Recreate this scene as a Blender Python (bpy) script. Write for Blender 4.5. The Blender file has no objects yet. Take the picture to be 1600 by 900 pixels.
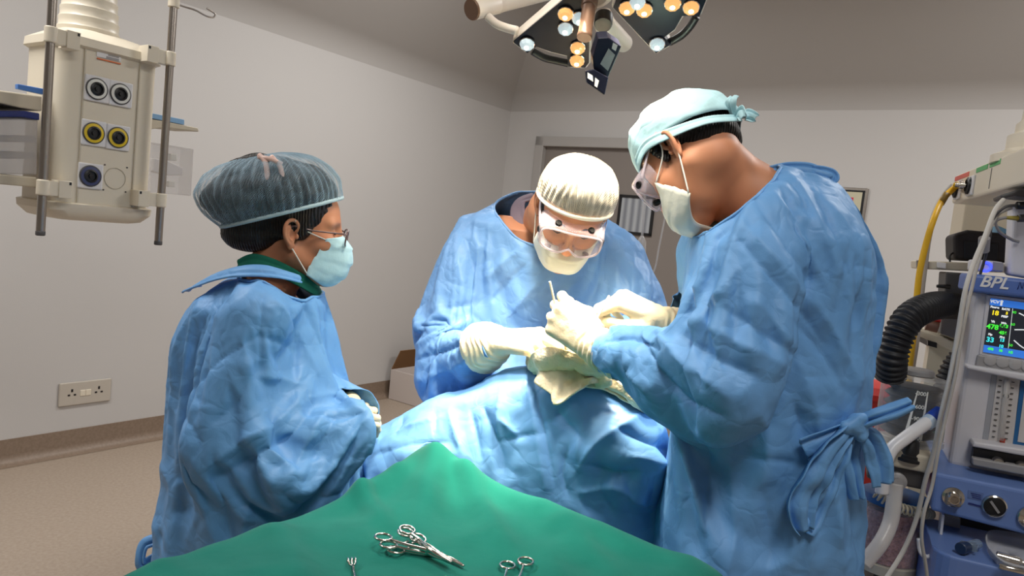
import bpy, bmesh, math, random
import numpy as np
import openvdb
from mathutils import Vector, Matrix
from mathutils.bvhtree import BVHTree
sc = bpy.context.scene
COL = sc.collection
rng = np.random.default_rng(7)
random.seed(7)
A3 = lambda *v: np.array(v, float)

# ------------------------------------------------------------------ camera
FPX = 1150.0; CAMH = 1.45; PITCH = math.radians(4.65); ROLL = math.radians(6.0)
_f = A3(0, math.cos(PITCH), -math.sin(PITCH)); _r0 = A3(1, 0, 0); _u0 = np.cross(_r0, _f)
_r = _r0 * math.cos(ROLL) + _u0 * math.sin(ROLL); _u = _u0 * math.cos(ROLL) - _r0 * math.sin(ROLL)
CAM = A3(0, 0, CAMH)
def ray(px, py): return _f * FPX + _r * (px - 800) + _u * (450 - py)
def P(px, py, Y): d = ray(px, py); return CAM + d * (Y / d[1])          # the point seen there at depth Y
def PZ(px, py, z): d = ray(px, py); return CAM + d * ((z - CAMH) / d[2])  # the point seen there at height z
def PPL(px, py, p0, n): d = ray(px, py); return CAM + d * (np.dot(p0 - CAM, n) / np.dot(d, n))
cd = bpy.data.cameras.new('camera'); cam = bpy.data.objects.new('camera', cd); COL.objects.link(cam)
cd.sensor_width = 36.0; cd.sensor_fit = 'HORIZONTAL'; cd.lens = FPX / 1600 * 36.0; cd.clip_start = 0.02
cam.matrix_world = Matrix([[_r[0], _u[0], -_f[0], 0], [_r[1], _u[1], -_f[1], 0], [_r[2], _u[2], -_f[2], CAMH], [0, 0, 0, 1]])
sc.camera = cam

# ------------------------------------------------------------------ objects
def tag(o, label=None, cat=None, group=None, kind=None):
    if label: o['label'] = label
    if cat: o['category'] = cat
    if group: o['group'] = group
    if kind: o['kind'] = kind
    return o
def empty(name, loc, label=None, cat=None, group=None):
    o = bpy.data.objects.new(name, None); COL.objects.link(o); o.location = loc; o.empty_display_size = .05
    return tag(o, label, cat, group)
def link(name, me, mat=None, parent=None, smooth=True, mods=()):
    o = bpy.data.objects.new(name, me); COL.objects.link(o)
    if mat is not None:
        for m in (mat if isinstance(mat, (list, tuple)) else [mat]): me.materials.append(m)
    if smooth: me.shade_smooth()
    if parent is not None:
        o.parent = parent
        c, mi = parent, Matrix.Identity(4)
        while c is not None:
            mi = mi @ Matrix.Translation(-Vector(c.location)) if c.type == 'EMPTY' else mi
            c = c.parent
        o.matrix_parent_inverse = mi if parent.type == 'EMPTY' else Matrix.Identity(4)
    for k, kw in mods:
        md = o.modifiers.new(k.lower(), k)
        for a, b in kw.items(): setattr(md, a, b)
    return o
SUB = lambda n=1: ('SUBSURF', dict(levels=n, render_levels=n))
SOL = lambda t, off=0.0: ('SOLIDIFY', dict(thickness=t, offset=off))
BEV = lambda w, s=2: ('BEVEL', dict(width=w, segments=s, limit_method='ANGLE', angle_limit=math.radians(35), harden_normals=False))
def pym(verts, faces):
    me = bpy.data.meshes.new('m')
    me.from_pydata([tuple(map(float, v)) for v in verts], [], [tuple(int(i) for i in f) for f in faces])
    me.validate(); me.update(); return me

class MB:
    """collects simple shapes into one mesh"""
    def __init__(s): s.v = []; s.f = []; s.m = []
    def add(s, v, f, mi=0):
        n = len(s.v); s.v += [tuple(map(float, p)) for p in v]; s.f += [tuple(int(i) + n for i in q) for q in f]; s.m += [mi] * len(f); return s
    def box(s, c, d, R=None, mi=0):
        c = A3(*c); v = []
        for z in (-1, 1):
            for x, y in ((-1, -1), (1, -1), (1, 1), (-1, 1)):
                p = A3(x * d[0] / 2, y * d[1] / 2, z * d[2] / 2)
                v.append(c + (R @ p if R is not None else p))
        return s.add(v, [(3, 2, 1, 0), (4, 5, 6, 7), (0, 1, 5, 4), (1, 2, 6, 5), (2, 3, 7, 6), (3, 0, 4, 7)], mi)
    def tube(s, pts, r, n=10, closed=False, mi=0, cap=True):
        pts = [A3(*p) for p in pts]; m = len(pts)
        rr = r if hasattr(r, '__len__') else [r] * m
        T = []
        for i in range(m):
            a = pts[(i + 1) % m] if closed or i < m - 1 else pts[i]; b = pts[i - 1] if closed or i > 0 else pts[i]
            t = a - b; T.append(t / (np.linalg.norm(t) + 1e-12))
        up = A3(0, 0, 1) if abs(T[0][2]) < .9 else A3(1, 0, 0)
        N = np.cross(T[0], up); N /= np.linalg.norm(N); v = []
        for i in range(m):
            N = N - T[i] * np.dot(N, T[i]); N /= np.linalg.norm(N) + 1e-12; B = np.cross(T[i], N)
            for k in range(n):
                a = 2 * math.pi * k / n; v.append(pts[i] + (N * math.cos(a) + B * math.sin(a)) * rr[i])
        f = []
        for i in range(m if closed else m - 1):
            j = (i + 1) % m
            for k in range(n): f.append((i * n + k, i * n + (k + 1) % n, j * n + (k + 1) % n, j * n + k))
        if cap and not closed: f += [tuple(range(n))[::-1], tuple((m - 1) * n + k for k in range(n))]
        return s.add(v, f, mi)
    def lathe(s, o, ax, prof, n=24, mi=0):
        """prof: (radius, height along ax)"""
        o = A3(*o); ax = A3(*ax); ax /= np.linalg.norm(ax)
        u = np.cross(ax, A3(0, 0, 1) if abs(ax[2]) < .9 else A3(1, 0, 0)); u /= np.linalg.norm(u); w = np.cross(ax, u); v = []
        for r, h in prof:
            for k in range(n):
                a = 2 * math.pi * k / n; v.append(o + ax * h + (u * math.cos(a) + w * math.sin(a)) * r)
        f = []
        for i in range(len(prof) - 1):
            for k in range(n): f.append((i * n + k, i * n + (k + 1) % n, (i + 1) * n + (k + 1) % n, (i + 1) * n + k))
        f += [tuple(range(n))[::-1], tuple((len(prof) - 1) * n + k for k in range(n))]
        return s.add(v, f, mi)
    def prism(s, poly, o, u, w, t, mi=0):
        """poly in (u,w) from o, extruded by vector t"""
        o, u, w, t = A3(*o), A3(*u), A3(*w), A3(*t); n = len(poly)
        a = [o + u * x + w * y for x, y in poly]; v = a + [p + t for p in a]
        f = [tuple(range(n))[::-1], tuple(range(n, 2 * n))] + [(i, (i + 1) % n, n + (i + 1) % n, n + i) for i in range(n)]
        return s.add(v, f, mi)
    def build(s, name, mat, parent=None, smooth=False, mods=()):
        me = bpy.data.meshes.new(name); me.from_pydata(s.v, [], s.f); me.validate()
        mats = mat if isinstance(mat, (list, tuple)) else [mat]
        if len(mats) > 1 and len(me.polygons) == len(s.m): me.polygons.foreach_set('material_index', s.m)
        bm = bmesh.new(); bm.from_mesh(me); bmesh.ops.recalc_face_normals(bm, faces=bm.faces); bm.to_mesh(me); bm.free()
        o = link(name, me, mats, parent, smooth, mods)
        if smooth == 'auto':
            o.data.shade_smooth(); o.data.set_sharp_from_angle(angle=math.radians(35))
        return o
def catmull(pts, n=8, closed=False):
    pts = [A3(*p) for p in pts]; m = len(pts); out = []
    for i in range(m if closed else m - 1):
        g = lambda k: pts[k % m] if closed else pts[min(max(k, 0), m - 1)]
        p0, p1, p2, p3 = g(i - 1), g(i), g(i + 1), g(i + 2)
        for j in range(n):
            t = j / n
            out.append(.5 * (2 * p1 + (p2 - p0) * t + (2 * p0 - 5 * p1 + 4 * p2 - p3) * t * t + (3 * p1 - p0 - 3 * p2 + p3) * t ** 3))
    if not closed: out.append(pts[-1])
    return out
def frame(fwd, up):
    x = A3(*fwd); x /= np.linalg.norm(x); z = A3(*up); z = z - x * np.dot(x, z); z /= np.linalg.norm(z)
    return np.column_stack([x, np.cross(z, x), z])

# ------------------------------------------------------------------ signed distance fields
class Field:
    def __init__(s, lo, hi, h):
        s.lo = A3(*lo); s.h = h; s.n = np.maximum(np.ceil((A3(*hi) - s.lo) / h).astype(int) + 1, 4)
        s.a = np.full(s.n, 1.0, np.float32)
    def sub(s, lo, hi, m):
        i0 = np.clip(np.floor((np.asarray(lo) - m - s.lo) / s.h).astype(int), 0, s.n - 1)
        i1 = np.clip(np.ceil((np.asarray(hi) + m - s.lo) / s.h).astype(int) + 1, i0 + 1, s.n)
        ax = [(s.lo[k] + s.h * np.arange(i0[k], i1[k])).astype(np.float32) for k in range(3)]
        return tuple(slice(i0[k], i1[k]) for k in range(3)), ax[0][:, None, None], ax[1][None, :, None], ax[2][None, None, :]
    def put(s, sl, d, k, op):
        a = s.a[sl]
        if op == 'u':
            if k > 0:
                q = np.maximum(k - np.abs(a - d), 0) / k; s.a[sl] = np.minimum(a, d) - q * q * k * .25
            else: s.a[sl] = np.minimum(a, d)
        else:
            if k > 0:
                q = np.maximum(k - np.abs(a + d), 0) / k; s.a[sl] = np.maximum(a, -d) + q * q * k * .25
            else: s.a[sl] = np.maximum(a, -d)
    def cap(s, a, b, ra, rb=None, k=.02, op='u'):
        rb = ra if rb is None else rb; a = A3(*a); b = A3(*b); R = max(ra, rb)
        sl, X, Y, Z = s.sub(np.minimum(a, b) - R, np.maximum(a, b) + R, k + .035)
        ba = b - a; L = float(ba @ ba) + 1e-12
        h = np.clip(((X - a[0]) * ba[0] + (Y - a[1]) * ba[1] + (Z - a[2]) * ba[2]) / L, 0, 1)
        d = np.sqrt((X - a[0] - ba[0] * h) ** 2 + (Y - a[1] - ba[1] * h) ** 2 + (Z - a[2] - ba[2] * h) ** 2) - (ra + (rb - ra) * h)
        s.put(sl, d.astype(np.float32), k, op); return s
    def ell(s, c, rad, R=None, k=.02, op='u'):
        c = A3(*c); rad = A3(*rad); R = np.eye(3) if R is None else R
        ext = np.sqrt(((R * rad) ** 2).sum(1))
        sl, X, Y, Z = s.sub(c - ext, c + ext, k + .035)
        q = [(X - c[0]) * R[0, i] + (Y - c[1]) * R[1, i] + (Z - c[2]) * R[2, i] for i in range(3)]
        k0 = np.sqrt((q[0] / rad[0]) ** 2 + (q[1] / rad[1]) ** 2 + (q[2] / rad[2]) ** 2)
        k1 = np.sqrt((q[0] / rad[0] ** 2) ** 2 + (q[1] / rad[1] ** 2) ** 2 + (q[2] / rad[2] ** 2) ** 2) + 1e-6
        s.put(sl, (k0 * (k0 - 1) / k1).astype(np.float32), k, op); return s
    def loft(s, sl_, k=.03, e=2.3):
        """horizontal rounded slices: (z, cx, cy, rx, ry[, angle])"""
        S = np.array(sorted([tuple(x) + (0,) * (6 - len(x)) for x in sl_]), float)
        R = max(S[:, 3].max(), S[:, 4].max())
        sl, X, Y, Z = s.sub([S[:, 1].min() - R, S[:, 2].min() - R, S[0, 0]], [S[:, 1].max() + R, S[:, 2].max() + R, S[-1, 0]], k + .035)
        z = Z.ravel(); g = [np.interp(z, S[:, 0], S[:, i]).astype(np.float32)[None, None, :] for i in range(1, 6)]
        ca, sa = np.cos(g[4]), np.sin(g[4]); dx, dy = X - g[0], Y - g[1]
        u = np.abs(dx * ca + dy * sa) / g[2]; v = np.abs(-dx * sa + dy * ca) / g[3]
        d = ((u ** e + v ** e) ** (1 / e) - 1) * np.minimum(g[2], g[3])
        d = np.maximum(d, np.maximum(Z - S[-1, 0], S[0, 0] - Z))
        s.put(sl, d.astype(np.float32), k, 'u'); return s
    def prims(s, L, k=.012, grow=0.0):
        for p in L:
            if p[0] == 'c': s.cap(p[1], p[2], p[3] + grow, p[4] + grow, p[5] if len(p) > 5 else k)
            else: s.ell(p[1], A3(*p[2]) + grow, p[3], p[4] if len(p) > 4 else k)
        return s
    def blur(s, n=1):
        for _ in range(n):
            for ax in range(3):
                a = s.a; b = a.copy()
                i = [slice(None)] * 3; j = [slice(None)] * 3; m = [slice(None)] * 3
                i[ax] = slice(0, -2); j[ax] = slice(2, None); m[ax] = slice(1, -1)
                b[tuple(m)] = .25 * a[tuple(i)] + .5 * a[tuple(m)] + .25 * a[tuple(j)]; s.a = b
        return s
    def mesh(s):
        g = openvdb.FloatGrid(1.0); g.copyFromArray(np.minimum(s.a, 1.0)); g.transform = openvdb.createLinearTransform(voxelSize=s.h)
        p, t, q = g.convertToPolygons(isovalue=0.0, adaptivity=0.0)
        v = np.asarray(p, float) + s.lo; q = np.asarray(q, int)
        # outward faces
        a, b, c = v[q[:, 0]], v[q[:, 1]], v[q[:, 2]]
        if np.einsum('ij,ij->', np.cross(b - a, c - a), a - v.mean(0)) < 0: q = q[:, ::-1]
        return v, q
    def samp(s, p):
        t = (p - s.lo) / s.h; t = np.clip(t, 0, np.array(s.n) - 1.001); i = t.astype(int); f = t - i; o = 0
        for dx in (0, 1):
            for dy in (0, 1):
                for dz in (0, 1):
                    w = (f[:, 0] if dx else 1 - f[:, 0]) * (f[:, 1] if dy else 1 - f[:, 1]) * (f[:, 2] if dz else 1 - f[:, 2])
                    o = o + w * s.a[i[:, 0] + dx, i[:, 1] + dy, i[:, 2] + dz]
        return o
    def grad(s, p):
        e = s.h; g = np.stack([s.samp(p + e * A3(*v)) - s.samp(p - e * A3(*v)) for v in ((1, 0, 0), (0, 1, 0), (0, 0, 1))], 1)
        return g / (np.linalg.norm(g, axis=1, keepdims=True) + 1e-9)

def cut(v, q, keep, biggest=True):
    """drop vertices where keep is False; keep the biggest connected sheet"""
    q = q[keep[q].all(1)]
    if biggest and len(q):
        lab = np.arange(len(v))
        while True:
            m = lab[q].min(1); old = lab.copy()
            np.minimum.at(lab, q.ravel(), np.repeat(m, 4)); lab = lab[lab]
            if (lab == old).all(): break
        ids, cnt = np.unique(lab[q[:, 0]], return_counts=True); q = q[lab[q[:, 0]] == ids[cnt.argmax()]]
    use = np.unique(q); mp = np.full(len(v), -1); mp[use] = np.arange(len(use))
    return v[use], mp[q]
def edges_of(q):
    k = q.shape[1]; e = np.concatenate([q[:, [i, (i + 1) % k]] for i in range(k)]); e.sort(1)
    u, c = np.unique(e, axis=0, return_counts=True); return u, c
def vnormals(v, q):
    n = np.cross(v[q[:, 2]] - v[q[:, 0]], v[q[:, 3]] - v[q[:, 1]]); o = np.zeros_like(v)
    for i in range(4): np.add.at(o, q[:, i], n)
    return o / (np.linalg.norm(o, axis=1, keepdims=True) + 1e-12)
def relax(v, q, n, lam=.5, fix=None):
    e, c = edges_of(q); N = len(v); i = np.r_[e[:, 0], e[:, 1]]; j = np.r_[e[:, 1], e[:, 0]]
    d = np.bincount(i, minlength=N); d[d == 0] = 1
    bd = np.zeros(N, bool); bd[e[c == 1].ravel()] = True
    be = e[c == 1]; bi = np.r_[be[:, 0], be[:, 1]]; bj = np.r_[be[:, 1], be[:, 0]]; bdn = np.bincount(bi, minlength=N); bdn[bdn == 0] = 1
    for _ in range(n):
        a = np.stack([np.bincount(i, v[j, k], N) for k in range(3)], 1) / d[:, None]
        b = np.stack([np.bincount(bi, v[bj, k], N) for k in range(3)], 1) / bdn[:, None]
        a[bd] = b[bd]; w = v + (a - v) * lam
        if fix is not None: w[fix] = v[fix]
        v = w
    return v
def vnoise(p, s, seed=0):
    """smooth value noise, -1..1"""
    p = np.asarray(p) / s; i = np.floor(p).astype(np.int64); f = p - i; f = f * f * (3 - 2 * f); o = 0
    def hsh(a): 
        h = (a[:, 0] * 73856093) ^ (a[:, 1] * 19349663) ^ (a[:, 2] * 83492791) ^ (seed * 2654435761 + 12345)
        h = (h ^ (h >> 13)) * 1274126177 & 0xffffffff; h ^= h >> 16; return (h & 0xffff) / 32767.5 - 1
    for dx in (0, 1):
        for dy in (0, 1):
            for dz in (0, 1):
                w = (f[:, 0] if dx else 1 - f[:, 0]) * (f[:, 1] if dy else 1 - f[:, 1]) * (f[:, 2] if dz else 1 - f[:, 2])
                o = o + w * hsh(i + np.array([dx, dy, dz]))
    return o
def crinkle(v, q, axis, sa, sc_, anchor, iters, seed=1, body=None, off=.006, amp=.004, wave=.07, bend=.25, grav=0.0, lim=None):
    """cloth relaxation: the sheet is longer than the shape it hangs on, so it buckles into folds.
    axis: per vertex direction; sa / sc_: extra length along / across it; anchor: how strongly a vertex keeps its place"""
    N = len(v); x0 = v.copy(); e, c = edges_of(q)
    dg = np.concatenate([q[:, [0, 2]], q[:, [1, 3]]])
    E = np.concatenate([e, dg])
    d = v[E[:, 1]] - v[E[:, 0]]; L = np.linalg.norm(d, axis=1); dn = d / L[:, None]
    ax = axis[E[:, 0]] + axis[E[:, 1]]; ax /= np.linalg.norm(ax, axis=1, keepdims=True) + 1e-9
    cs = np.einsum('ij,ij->i', dn, ax) ** 2
    f = lambda s_: (s_[E[:, 0]] + s_[E[:, 1]]) / 2 if hasattr(s_, '__len__') else s_
    rest = L * (1 + f(sa) * cs + f(sc_) * (1 - cs)); st = np.r_[np.ones(len(e)), np.full(len(dg), .4)]
    i, j = E[:, 0], E[:, 1]; cnt = np.bincount(i, st, N) + np.bincount(j, st, N) + 1e-9
    ei = np.r_[e[:, 0], e[:, 1]]; ej = np.r_[e[:, 1], e[:, 0]]; deg = np.bincount(ei, minlength=N)
    nn = vnormals(v, q)
    # stretched noise: creases run across the direction in which the cloth is too long
    warp = v + np.stack([vnoise(v, .09, seed + k) for k in range(3)], 1) * .02
    x = v + nn * (vnoise(warp, wave, seed + 5) + .5 * vnoise(warp, wave * .45, seed + 9))[:, None] * amp
    bd = np.zeros(N, bool); bd[e[c == 1].ravel()] = True
    vel = np.zeros_like(x)
    for it in range(iters):
        d = x[j] - x[i]; l = np.linalg.norm(d, axis=1) + 1e-9
        g = d * ((l - rest) / l * .5 * st)[:, None]
        acc = np.stack([np.bincount(i, g[:, k], N) - np.bincount(j, g[:, k], N) for k in range(3)], 1) / cnt[:, None] * 1.9
        lap = np.stack([np.bincount(ei, x[ej, k], N) for k in range(3)], 1) / np.maximum(deg, 1)[:, None] - x
        lap[bd] = 0
        l2 = np.stack([np.bincount(ei, lap[ej, k], N) for k in range(3)], 1) / np.maximum(deg, 1)[:, None] - lap
        l2[bd] = 0
        step = acc - bend * l2 + anchor[:, None] * (x0 - x)
        if grav: step[:, 2] -= grav
        vel = .6 * vel + .4 * step; x = x + vel
        if lim is not None:
            dd = x - x0; m = np.linalg.norm(dd, axis=1); s_ = np.minimum(1, lim / (m + 1e-9)); x = x0 + dd * s_[:, None]
        if body is not None and it % 4 == 3:
            s_ = body.samp(x); w = s_ < off
            if w.any(): x[w] += body.grad(x[w]) * (off - s_[w])[:, None]
    return x
def cloth_sim(v, q, pin, bodies, frames=40, mass=.25, tens=12, comp=12, bend=1.2, shear=4, quality=5, shrink=0.0, shr=None, selfc=False, damp=2.0, dist=.006, pinst=1.0, scale_rest=1.0, grav=1.0):
    """hang a mesh as cloth on collision bodies for some frames and return the settled vertices"""
    import time; t0 = time.time()
    me = pym(v, q); o = bpy.data.objects.new('cloth_tmp', me); COL.objects.link(o)
    g = o.vertex_groups.new(name='pin')
    lv = np.round(pin, 2)
    for val in np.unique(lv):
        if val > 0: g.add(np.nonzero(lv == val)[0].tolist(), float(val), 'REPLACE')
    cols = []
    for bv_, bq_ in bodies:
        bo = bpy.data.objects.new('col_tmp', pym(bv_, bq_)); COL.objects.link(bo); bo.modifiers.new('c', 'COLLISION')
        bo.collision.thickness_outer = dist; bo.collision.cloth_friction = 12; cols.append(bo)
    md = o.modifiers.new('cloth', 'CLOTH'); s = md.settings
    s.quality = quality; s.mass = mass; s.air_damping = 1.0; s.bending_model = 'ANGULAR'
    s.tension_stiffness = tens; s.compression_stiffness = comp; s.shear_stiffness = shear; s.bending_stiffness = bend
    s.tension_damping = damp; s.compression_damping = damp; s.shear_damping = damp; s.bending_damping = .5
    s.vertex_group_mass = 'pin'; s.pin_stiffness = pinst; s.shrink_min = -shrink; s.effector_weights.gravity = grav
    if shr is not None:
        g2 = o.vertex_groups.new(name='shr'); lv = np.round(shr, 2)
        for val in np.unique(lv): g2.add(np.nonzero(lv == val)[0].tolist(), float(val), 'REPLACE')
        s.vertex_group_shrink = 'shr'; s.shrink_max = shrink
    c = md.collision_settings; c.use_collision = bool(bodies); c.collision_quality = 2; c.distance_min = dist; c.use_self_collision = selfc; c.self_distance_min = .004
    sc.frame_start = 1; sc.frame_end = frames + 1; md.point_cache.frame_start = 1; md.point_cache.frame_end = frames + 1
    for f in range(1, frames + 1): sc.frame_set(f)
    dg = bpy.context.evaluated_depsgraph_get(); ev = o.evaluated_get(dg); em = ev.to_mesh()
    x = np.zeros(len(em.vertices) * 3); em.vertices.foreach_get('co', x); x = x.reshape(-1, 3).copy(); ev.to_mesh_clear()
    for b in [o] + cols:
        m_ = b.data; bpy.data.objects.remove(b); bpy.data.meshes.remove(m_)
    sc.frame_set(1)
    print('cloth', len(v), 'verts', frames, 'frames', round(time.time() - t0, 1), 's  moved', round(float(np.abs(x - v).max()), 3))
    return x

def subdivide(v, q):
    """one smooth subdivision step"""
    o = bpy.data.objects.new('sub_tmp', pym(v, q)); COL.objects.link(o); m = o.modifiers.new('s', 'SUBSURF'); m.levels = m.render_levels = 1
    em = o.evaluated_get(bpy.context.evaluated_depsgraph_get()).to_mesh(); x = np.zeros(len(em.vertices) * 3); em.vertices.foreach_get('co', x)
    f = np.zeros(len(em.loops), int); em.loops.foreach_get('vertex_index', f); me = o.data; bpy.data.objects.remove(o); bpy.data.meshes.remove(me)
    return x.reshape(-1, 3), f.reshape(-1, 4)
def sculpt(v, q, strokes=(), ridged=(), seed=0, keep=None):
    """finer mesh with creases pressed in. strokes: (height, width, [pixels]) traced on the surface; ridged: (height, size, stretch)"""
    v, q = subdivide(v, q); n = vnormals(v, q); bv_ = BVHTree.FromPolygons([Vector(p) for p in v], [tuple(int(i) for i in f) for f in q]); d = np.zeros(len(v))
    for a, s, st in ridged:
        wv = v + np.stack([vnoise(v, s * 1.6, seed + 70 + k) for k in range(3)], 1) * s * .45
        d += a * (np.abs(vnoise(wv * A3(*st), s, seed + 11)) - np.abs(vnoise(wv * A3(*st) + 9.7, s, seed + 12))) * (.6 + .6 * vnoise(v, s * 2.5, seed + 31))
    for a, w, px in strokes:
        pts = []
        for x, y, _ in catmull([(x, y, 0) for x, y in px], 6):
            r = ray(x, y); r = r / np.linalg.norm(r); h = bv_.ray_cast(Vector(CAM), Vector(r))
            if h[0] is not None and (not pts or np.linalg.norm(A3(*h[0]) - pts[-1]) < .12): pts.append(A3(*h[0]))
        if len(pts) < 2: continue
        p = np.array(pts); m = len(p) - 1; lo, hi = p.min(0) - 5 * w, p.max(0) + 5 * w; idx = np.nonzero(((v > lo) & (v < hi)).all(1))[0]; best = np.full(len(idx), 9.0); tt = np.zeros(len(idx)); V_ = v[idx]
        for k in range(m):
            b = p[k + 1] - p[k]; h = np.clip((V_ - p[k]) @ b / (b @ b + 1e-12), 0, 1); e = np.linalg.norm(V_ - p[k] - h[:, None] * b, axis=1); c = e < best; best[c] = e[c]; tt[c] = (k + h[c]) / m
        d[idx] += a * np.exp(-best / w) * np.sin(math.pi * np.clip(.08 + .84 * tt, 0, 1)) ** .7
    if keep is not None: d *= keep(v)
    return v + n * d[:, None], q
# ------------------------------------------------------------------ materials
def lin(r, g, b):
    return tuple((c / 12.92 if c <= .04045 else ((c + .055) / 1.055) ** 2.4) for c in (r / 255, g / 255, b / 255)) + (1,)
def mat(name, rgb, rough=.5, metal=0.0, spec=.5, bump=None, noise=None, emit=None, sheen=0, sss=0, coat=0, trans=None):
    """rgb: sRGB 0-255. bump: list of (scale, strength, kind). noise: (scale, rgb2, detail) colour variation"""
    m = bpy.data.materials.new(name); m.use_nodes = True; nt = m.node_tree; N = nt.nodes; L = nt.links
    b = N['Principled BSDF']; b.inputs['Base Color'].default_value = lin(*rgb); b.inputs['Roughness'].default_value = rough
    b.inputs['Metallic'].default_value = metal; b.inputs['Specular IOR Level'].default_value = spec
    if sheen: b.inputs['Sheen Weight'].default_value = sheen; b.inputs['Sheen Roughness'].default_value = .4
    if sss:
        b.inputs['Subsurface Weight'].default_value = sss; b.inputs['Subsurface Radius'].default_value = (.9, .35, .2); b.inputs['Subsurface Scale'].default_value = .006
    if coat: b.inputs['Coat Weight'].default_value = coat; b.inputs['Coat Roughness'].default_value = .1
    if emit: b.inputs['Emission Color'].default_value = lin(*emit[0]); b.inputs['Emission Strength'].default_value = emit[1]
    tc = N.new('ShaderNodeTexCoord')
    if noise:
        t = N.new('ShaderNodeTexNoise'); t.inputs['Scale'].default_value = noise[0]; t.inputs['Detail'].default_value = noise[2] if len(noise) > 2 else 4
        L.new(tc.outputs['Object'], t.inputs['Vector'])
        r = N.new('ShaderNodeValToRGB'); r.color_ramp.elements[0].position = .35; r.color_ramp.elements[1].position = .65
        r.color_ramp.elements[0].color = lin(*rgb); r.color_ramp.elements[1].color = lin(*noise[1])
        L.new(t.outputs['Fac'], r.inputs['Fac']); L.new(r.outputs['Color'], b.inputs['Base Color'])
    prev = None
    for s, k, kind in (bump or []):
        bp = N.new('ShaderNodeBump'); bp.inputs['Strength'].default_value = k; bp.inputs['Distance'].default_value = .01
        if kind == 'noise':
            t = N.new('ShaderNodeTexNoise'); t.inputs['Scale'].default_value = s; t.inputs['Detail'].default_value = 3; o = t.outputs['Fac']
            L.new(tc.outputs['Object'], t.inputs['Vector'])
        elif kind == 'crease':      # flat facets that meet in sharp folds
            w = N.new('ShaderNodeTexNoise'); w.inputs['Scale'].default_value = s * .6; L.new(tc.outputs['Object'], w.inputs['Vector'])
            mx = N.new('ShaderNodeMix'); mx.data_type = 'VECTOR'; mx.inputs[0].default_value = .12
            L.new(tc.outputs['Object'], mx.inputs[4]); L.new(w.outputs['Color'], mx.inputs[5])
            t = N.new('ShaderNodeTexVoronoi'); t.feature = 'F2'; t.inputs['Scale'].default_value = s; L.new(mx.outputs[1], t.inputs['Vector'])
            t2 = N.new('ShaderNodeTexVoronoi'); t2.feature = 'F1'; t2.inputs['Scale'].default_value = s; L.new(mx.outputs[1], t2.inputs['Vector'])
            sb = N.new('ShaderNodeMath'); sb.operation = 'SUBTRACT'; L.new(t.outputs['Distance'], sb.inputs[0]); L.new(t2.outputs['Distance'], sb.inputs[1])
            sm = N.new('ShaderNodeMath'); sm.operation = 'MINIMUM'; L.new(sb.outputs[0], sm.inputs[0]); sm.inputs[1].default_value = .35; o = sm.outputs[0]
        else:
            t = N.new('ShaderNodeTexWave'); t.inputs['Scale'].default_value = s; t.inputs['Distortion'].default_value = 2; o = t.outputs['Fac']
            L.new(tc.outputs['Object'], t.inputs['Vector'])
        L.new(o, bp.inputs['Height'])
        if prev: L.new(prev.outputs['Normal'], bp.inputs['Normal'])
        prev = bp
    if prev: L.new(prev.outputs['Normal'], b.inputs['Normal'])
    return m
def clear(name, rgb, alpha, rough=.08, lines=None, spec=.5, gloss=None):
    """a see-through film: part of the light passes, the rest meets a surface. lines: (scale, strength, direction)"""
    m = mat(name, rgb, rough, spec=spec); nt = m.node_tree; N = nt.nodes; L = nt.links; b = N['Principled BSDF']
    out = N['Material Output']; tr = N.new('ShaderNodeBsdfTransparent'); mx = N.new('ShaderNodeMixShader')
    L.new(tr.outputs[0], mx.inputs[1]); L.new(b.outputs[0], mx.inputs[2]); L.new(mx.outputs[0], out.inputs['Surface'])
    if gloss:      # clear plastic: edges and grazing views show more
        fr = N.new('ShaderNodeLayerWeight'); fr.inputs['Blend'].default_value = gloss
        mr = N.new('ShaderNodeMapRange'); mr.inputs['To Min'].default_value = alpha; mr.inputs['To Max'].default_value = min(1, alpha + .6)
        L.new(fr.outputs['Facing'], mr.inputs['Value']); L.new(mr.outputs[0], mx.inputs[0])
    else: mx.inputs[0].default_value = alpha
    return m, mx, b
M = {}
CRS = [(9, .35, 'crease'), (26, .12, 'noise')]
M['gown'] = mat('gown_blue', (104, 158, 212), .52, spec=.38, bump=[(9, .5, 'crease'), (21, .22, 'crease'), (500, .05, 'noise')])
M['gown2'] = mat('gown_blue_far', (112, 158, 210), .5, spec=.38, bump=[(10, .45, 'crease'), (24, .2, 'crease'), (500, .05, 'noise')])
M['drape'] = mat('drape_blue', (112, 166, 222), .48, spec=.42, bump=[(8, .45, 'crease'), (20, .18, 'crease')])
M['green'] = mat('green_cotton', (24, 116, 102), .9, spec=.12, sheen=.2, noise=(14, (30, 124, 109)), bump=[(900, .22, 'noise'), (14, .2, 'noise')])
M['greendark'] = mat('scrub_green', (20, 92, 76), .85, spec=.2)
M['skin_f'] = mat('skin_brown', (188, 130, 98), .5, spec=.35, sss=.12, noise=(9, (178, 120, 90)))
M['skin_m'] = mat('skin_tan', (196, 138, 104), .5, spec=.35, sss=.12, noise=(9, (188, 128, 96)))
M['hair'] = mat('black_hair', (22, 19, 19), .42, spec=.4, bump=[(60, .6, 'wave')])
M['glove'] = mat('latex_glove', (234, 220, 186), .42, spec=.4, sss=.1, bump=[(70, .14, 'noise'), (220, .08, 'noise')])
M['gauze'] = mat('cream_gauze', (240, 226, 194), .9, spec=.1, bump=[(160, .25, 'noise'), (40, .25, 'noise')])
M['mask'] = mat('mask_blue', (176, 212, 222), .8, spec=.15, sheen=.1, bump=[(60, .1, 'noise')])
M['maskw'] = mat('mask_white', (214, 216, 204), .8, spec=.15, bump=[(60, .1, 'noise')])
M['white'] = mat('white_loop', (225, 224, 216), .7)
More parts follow.
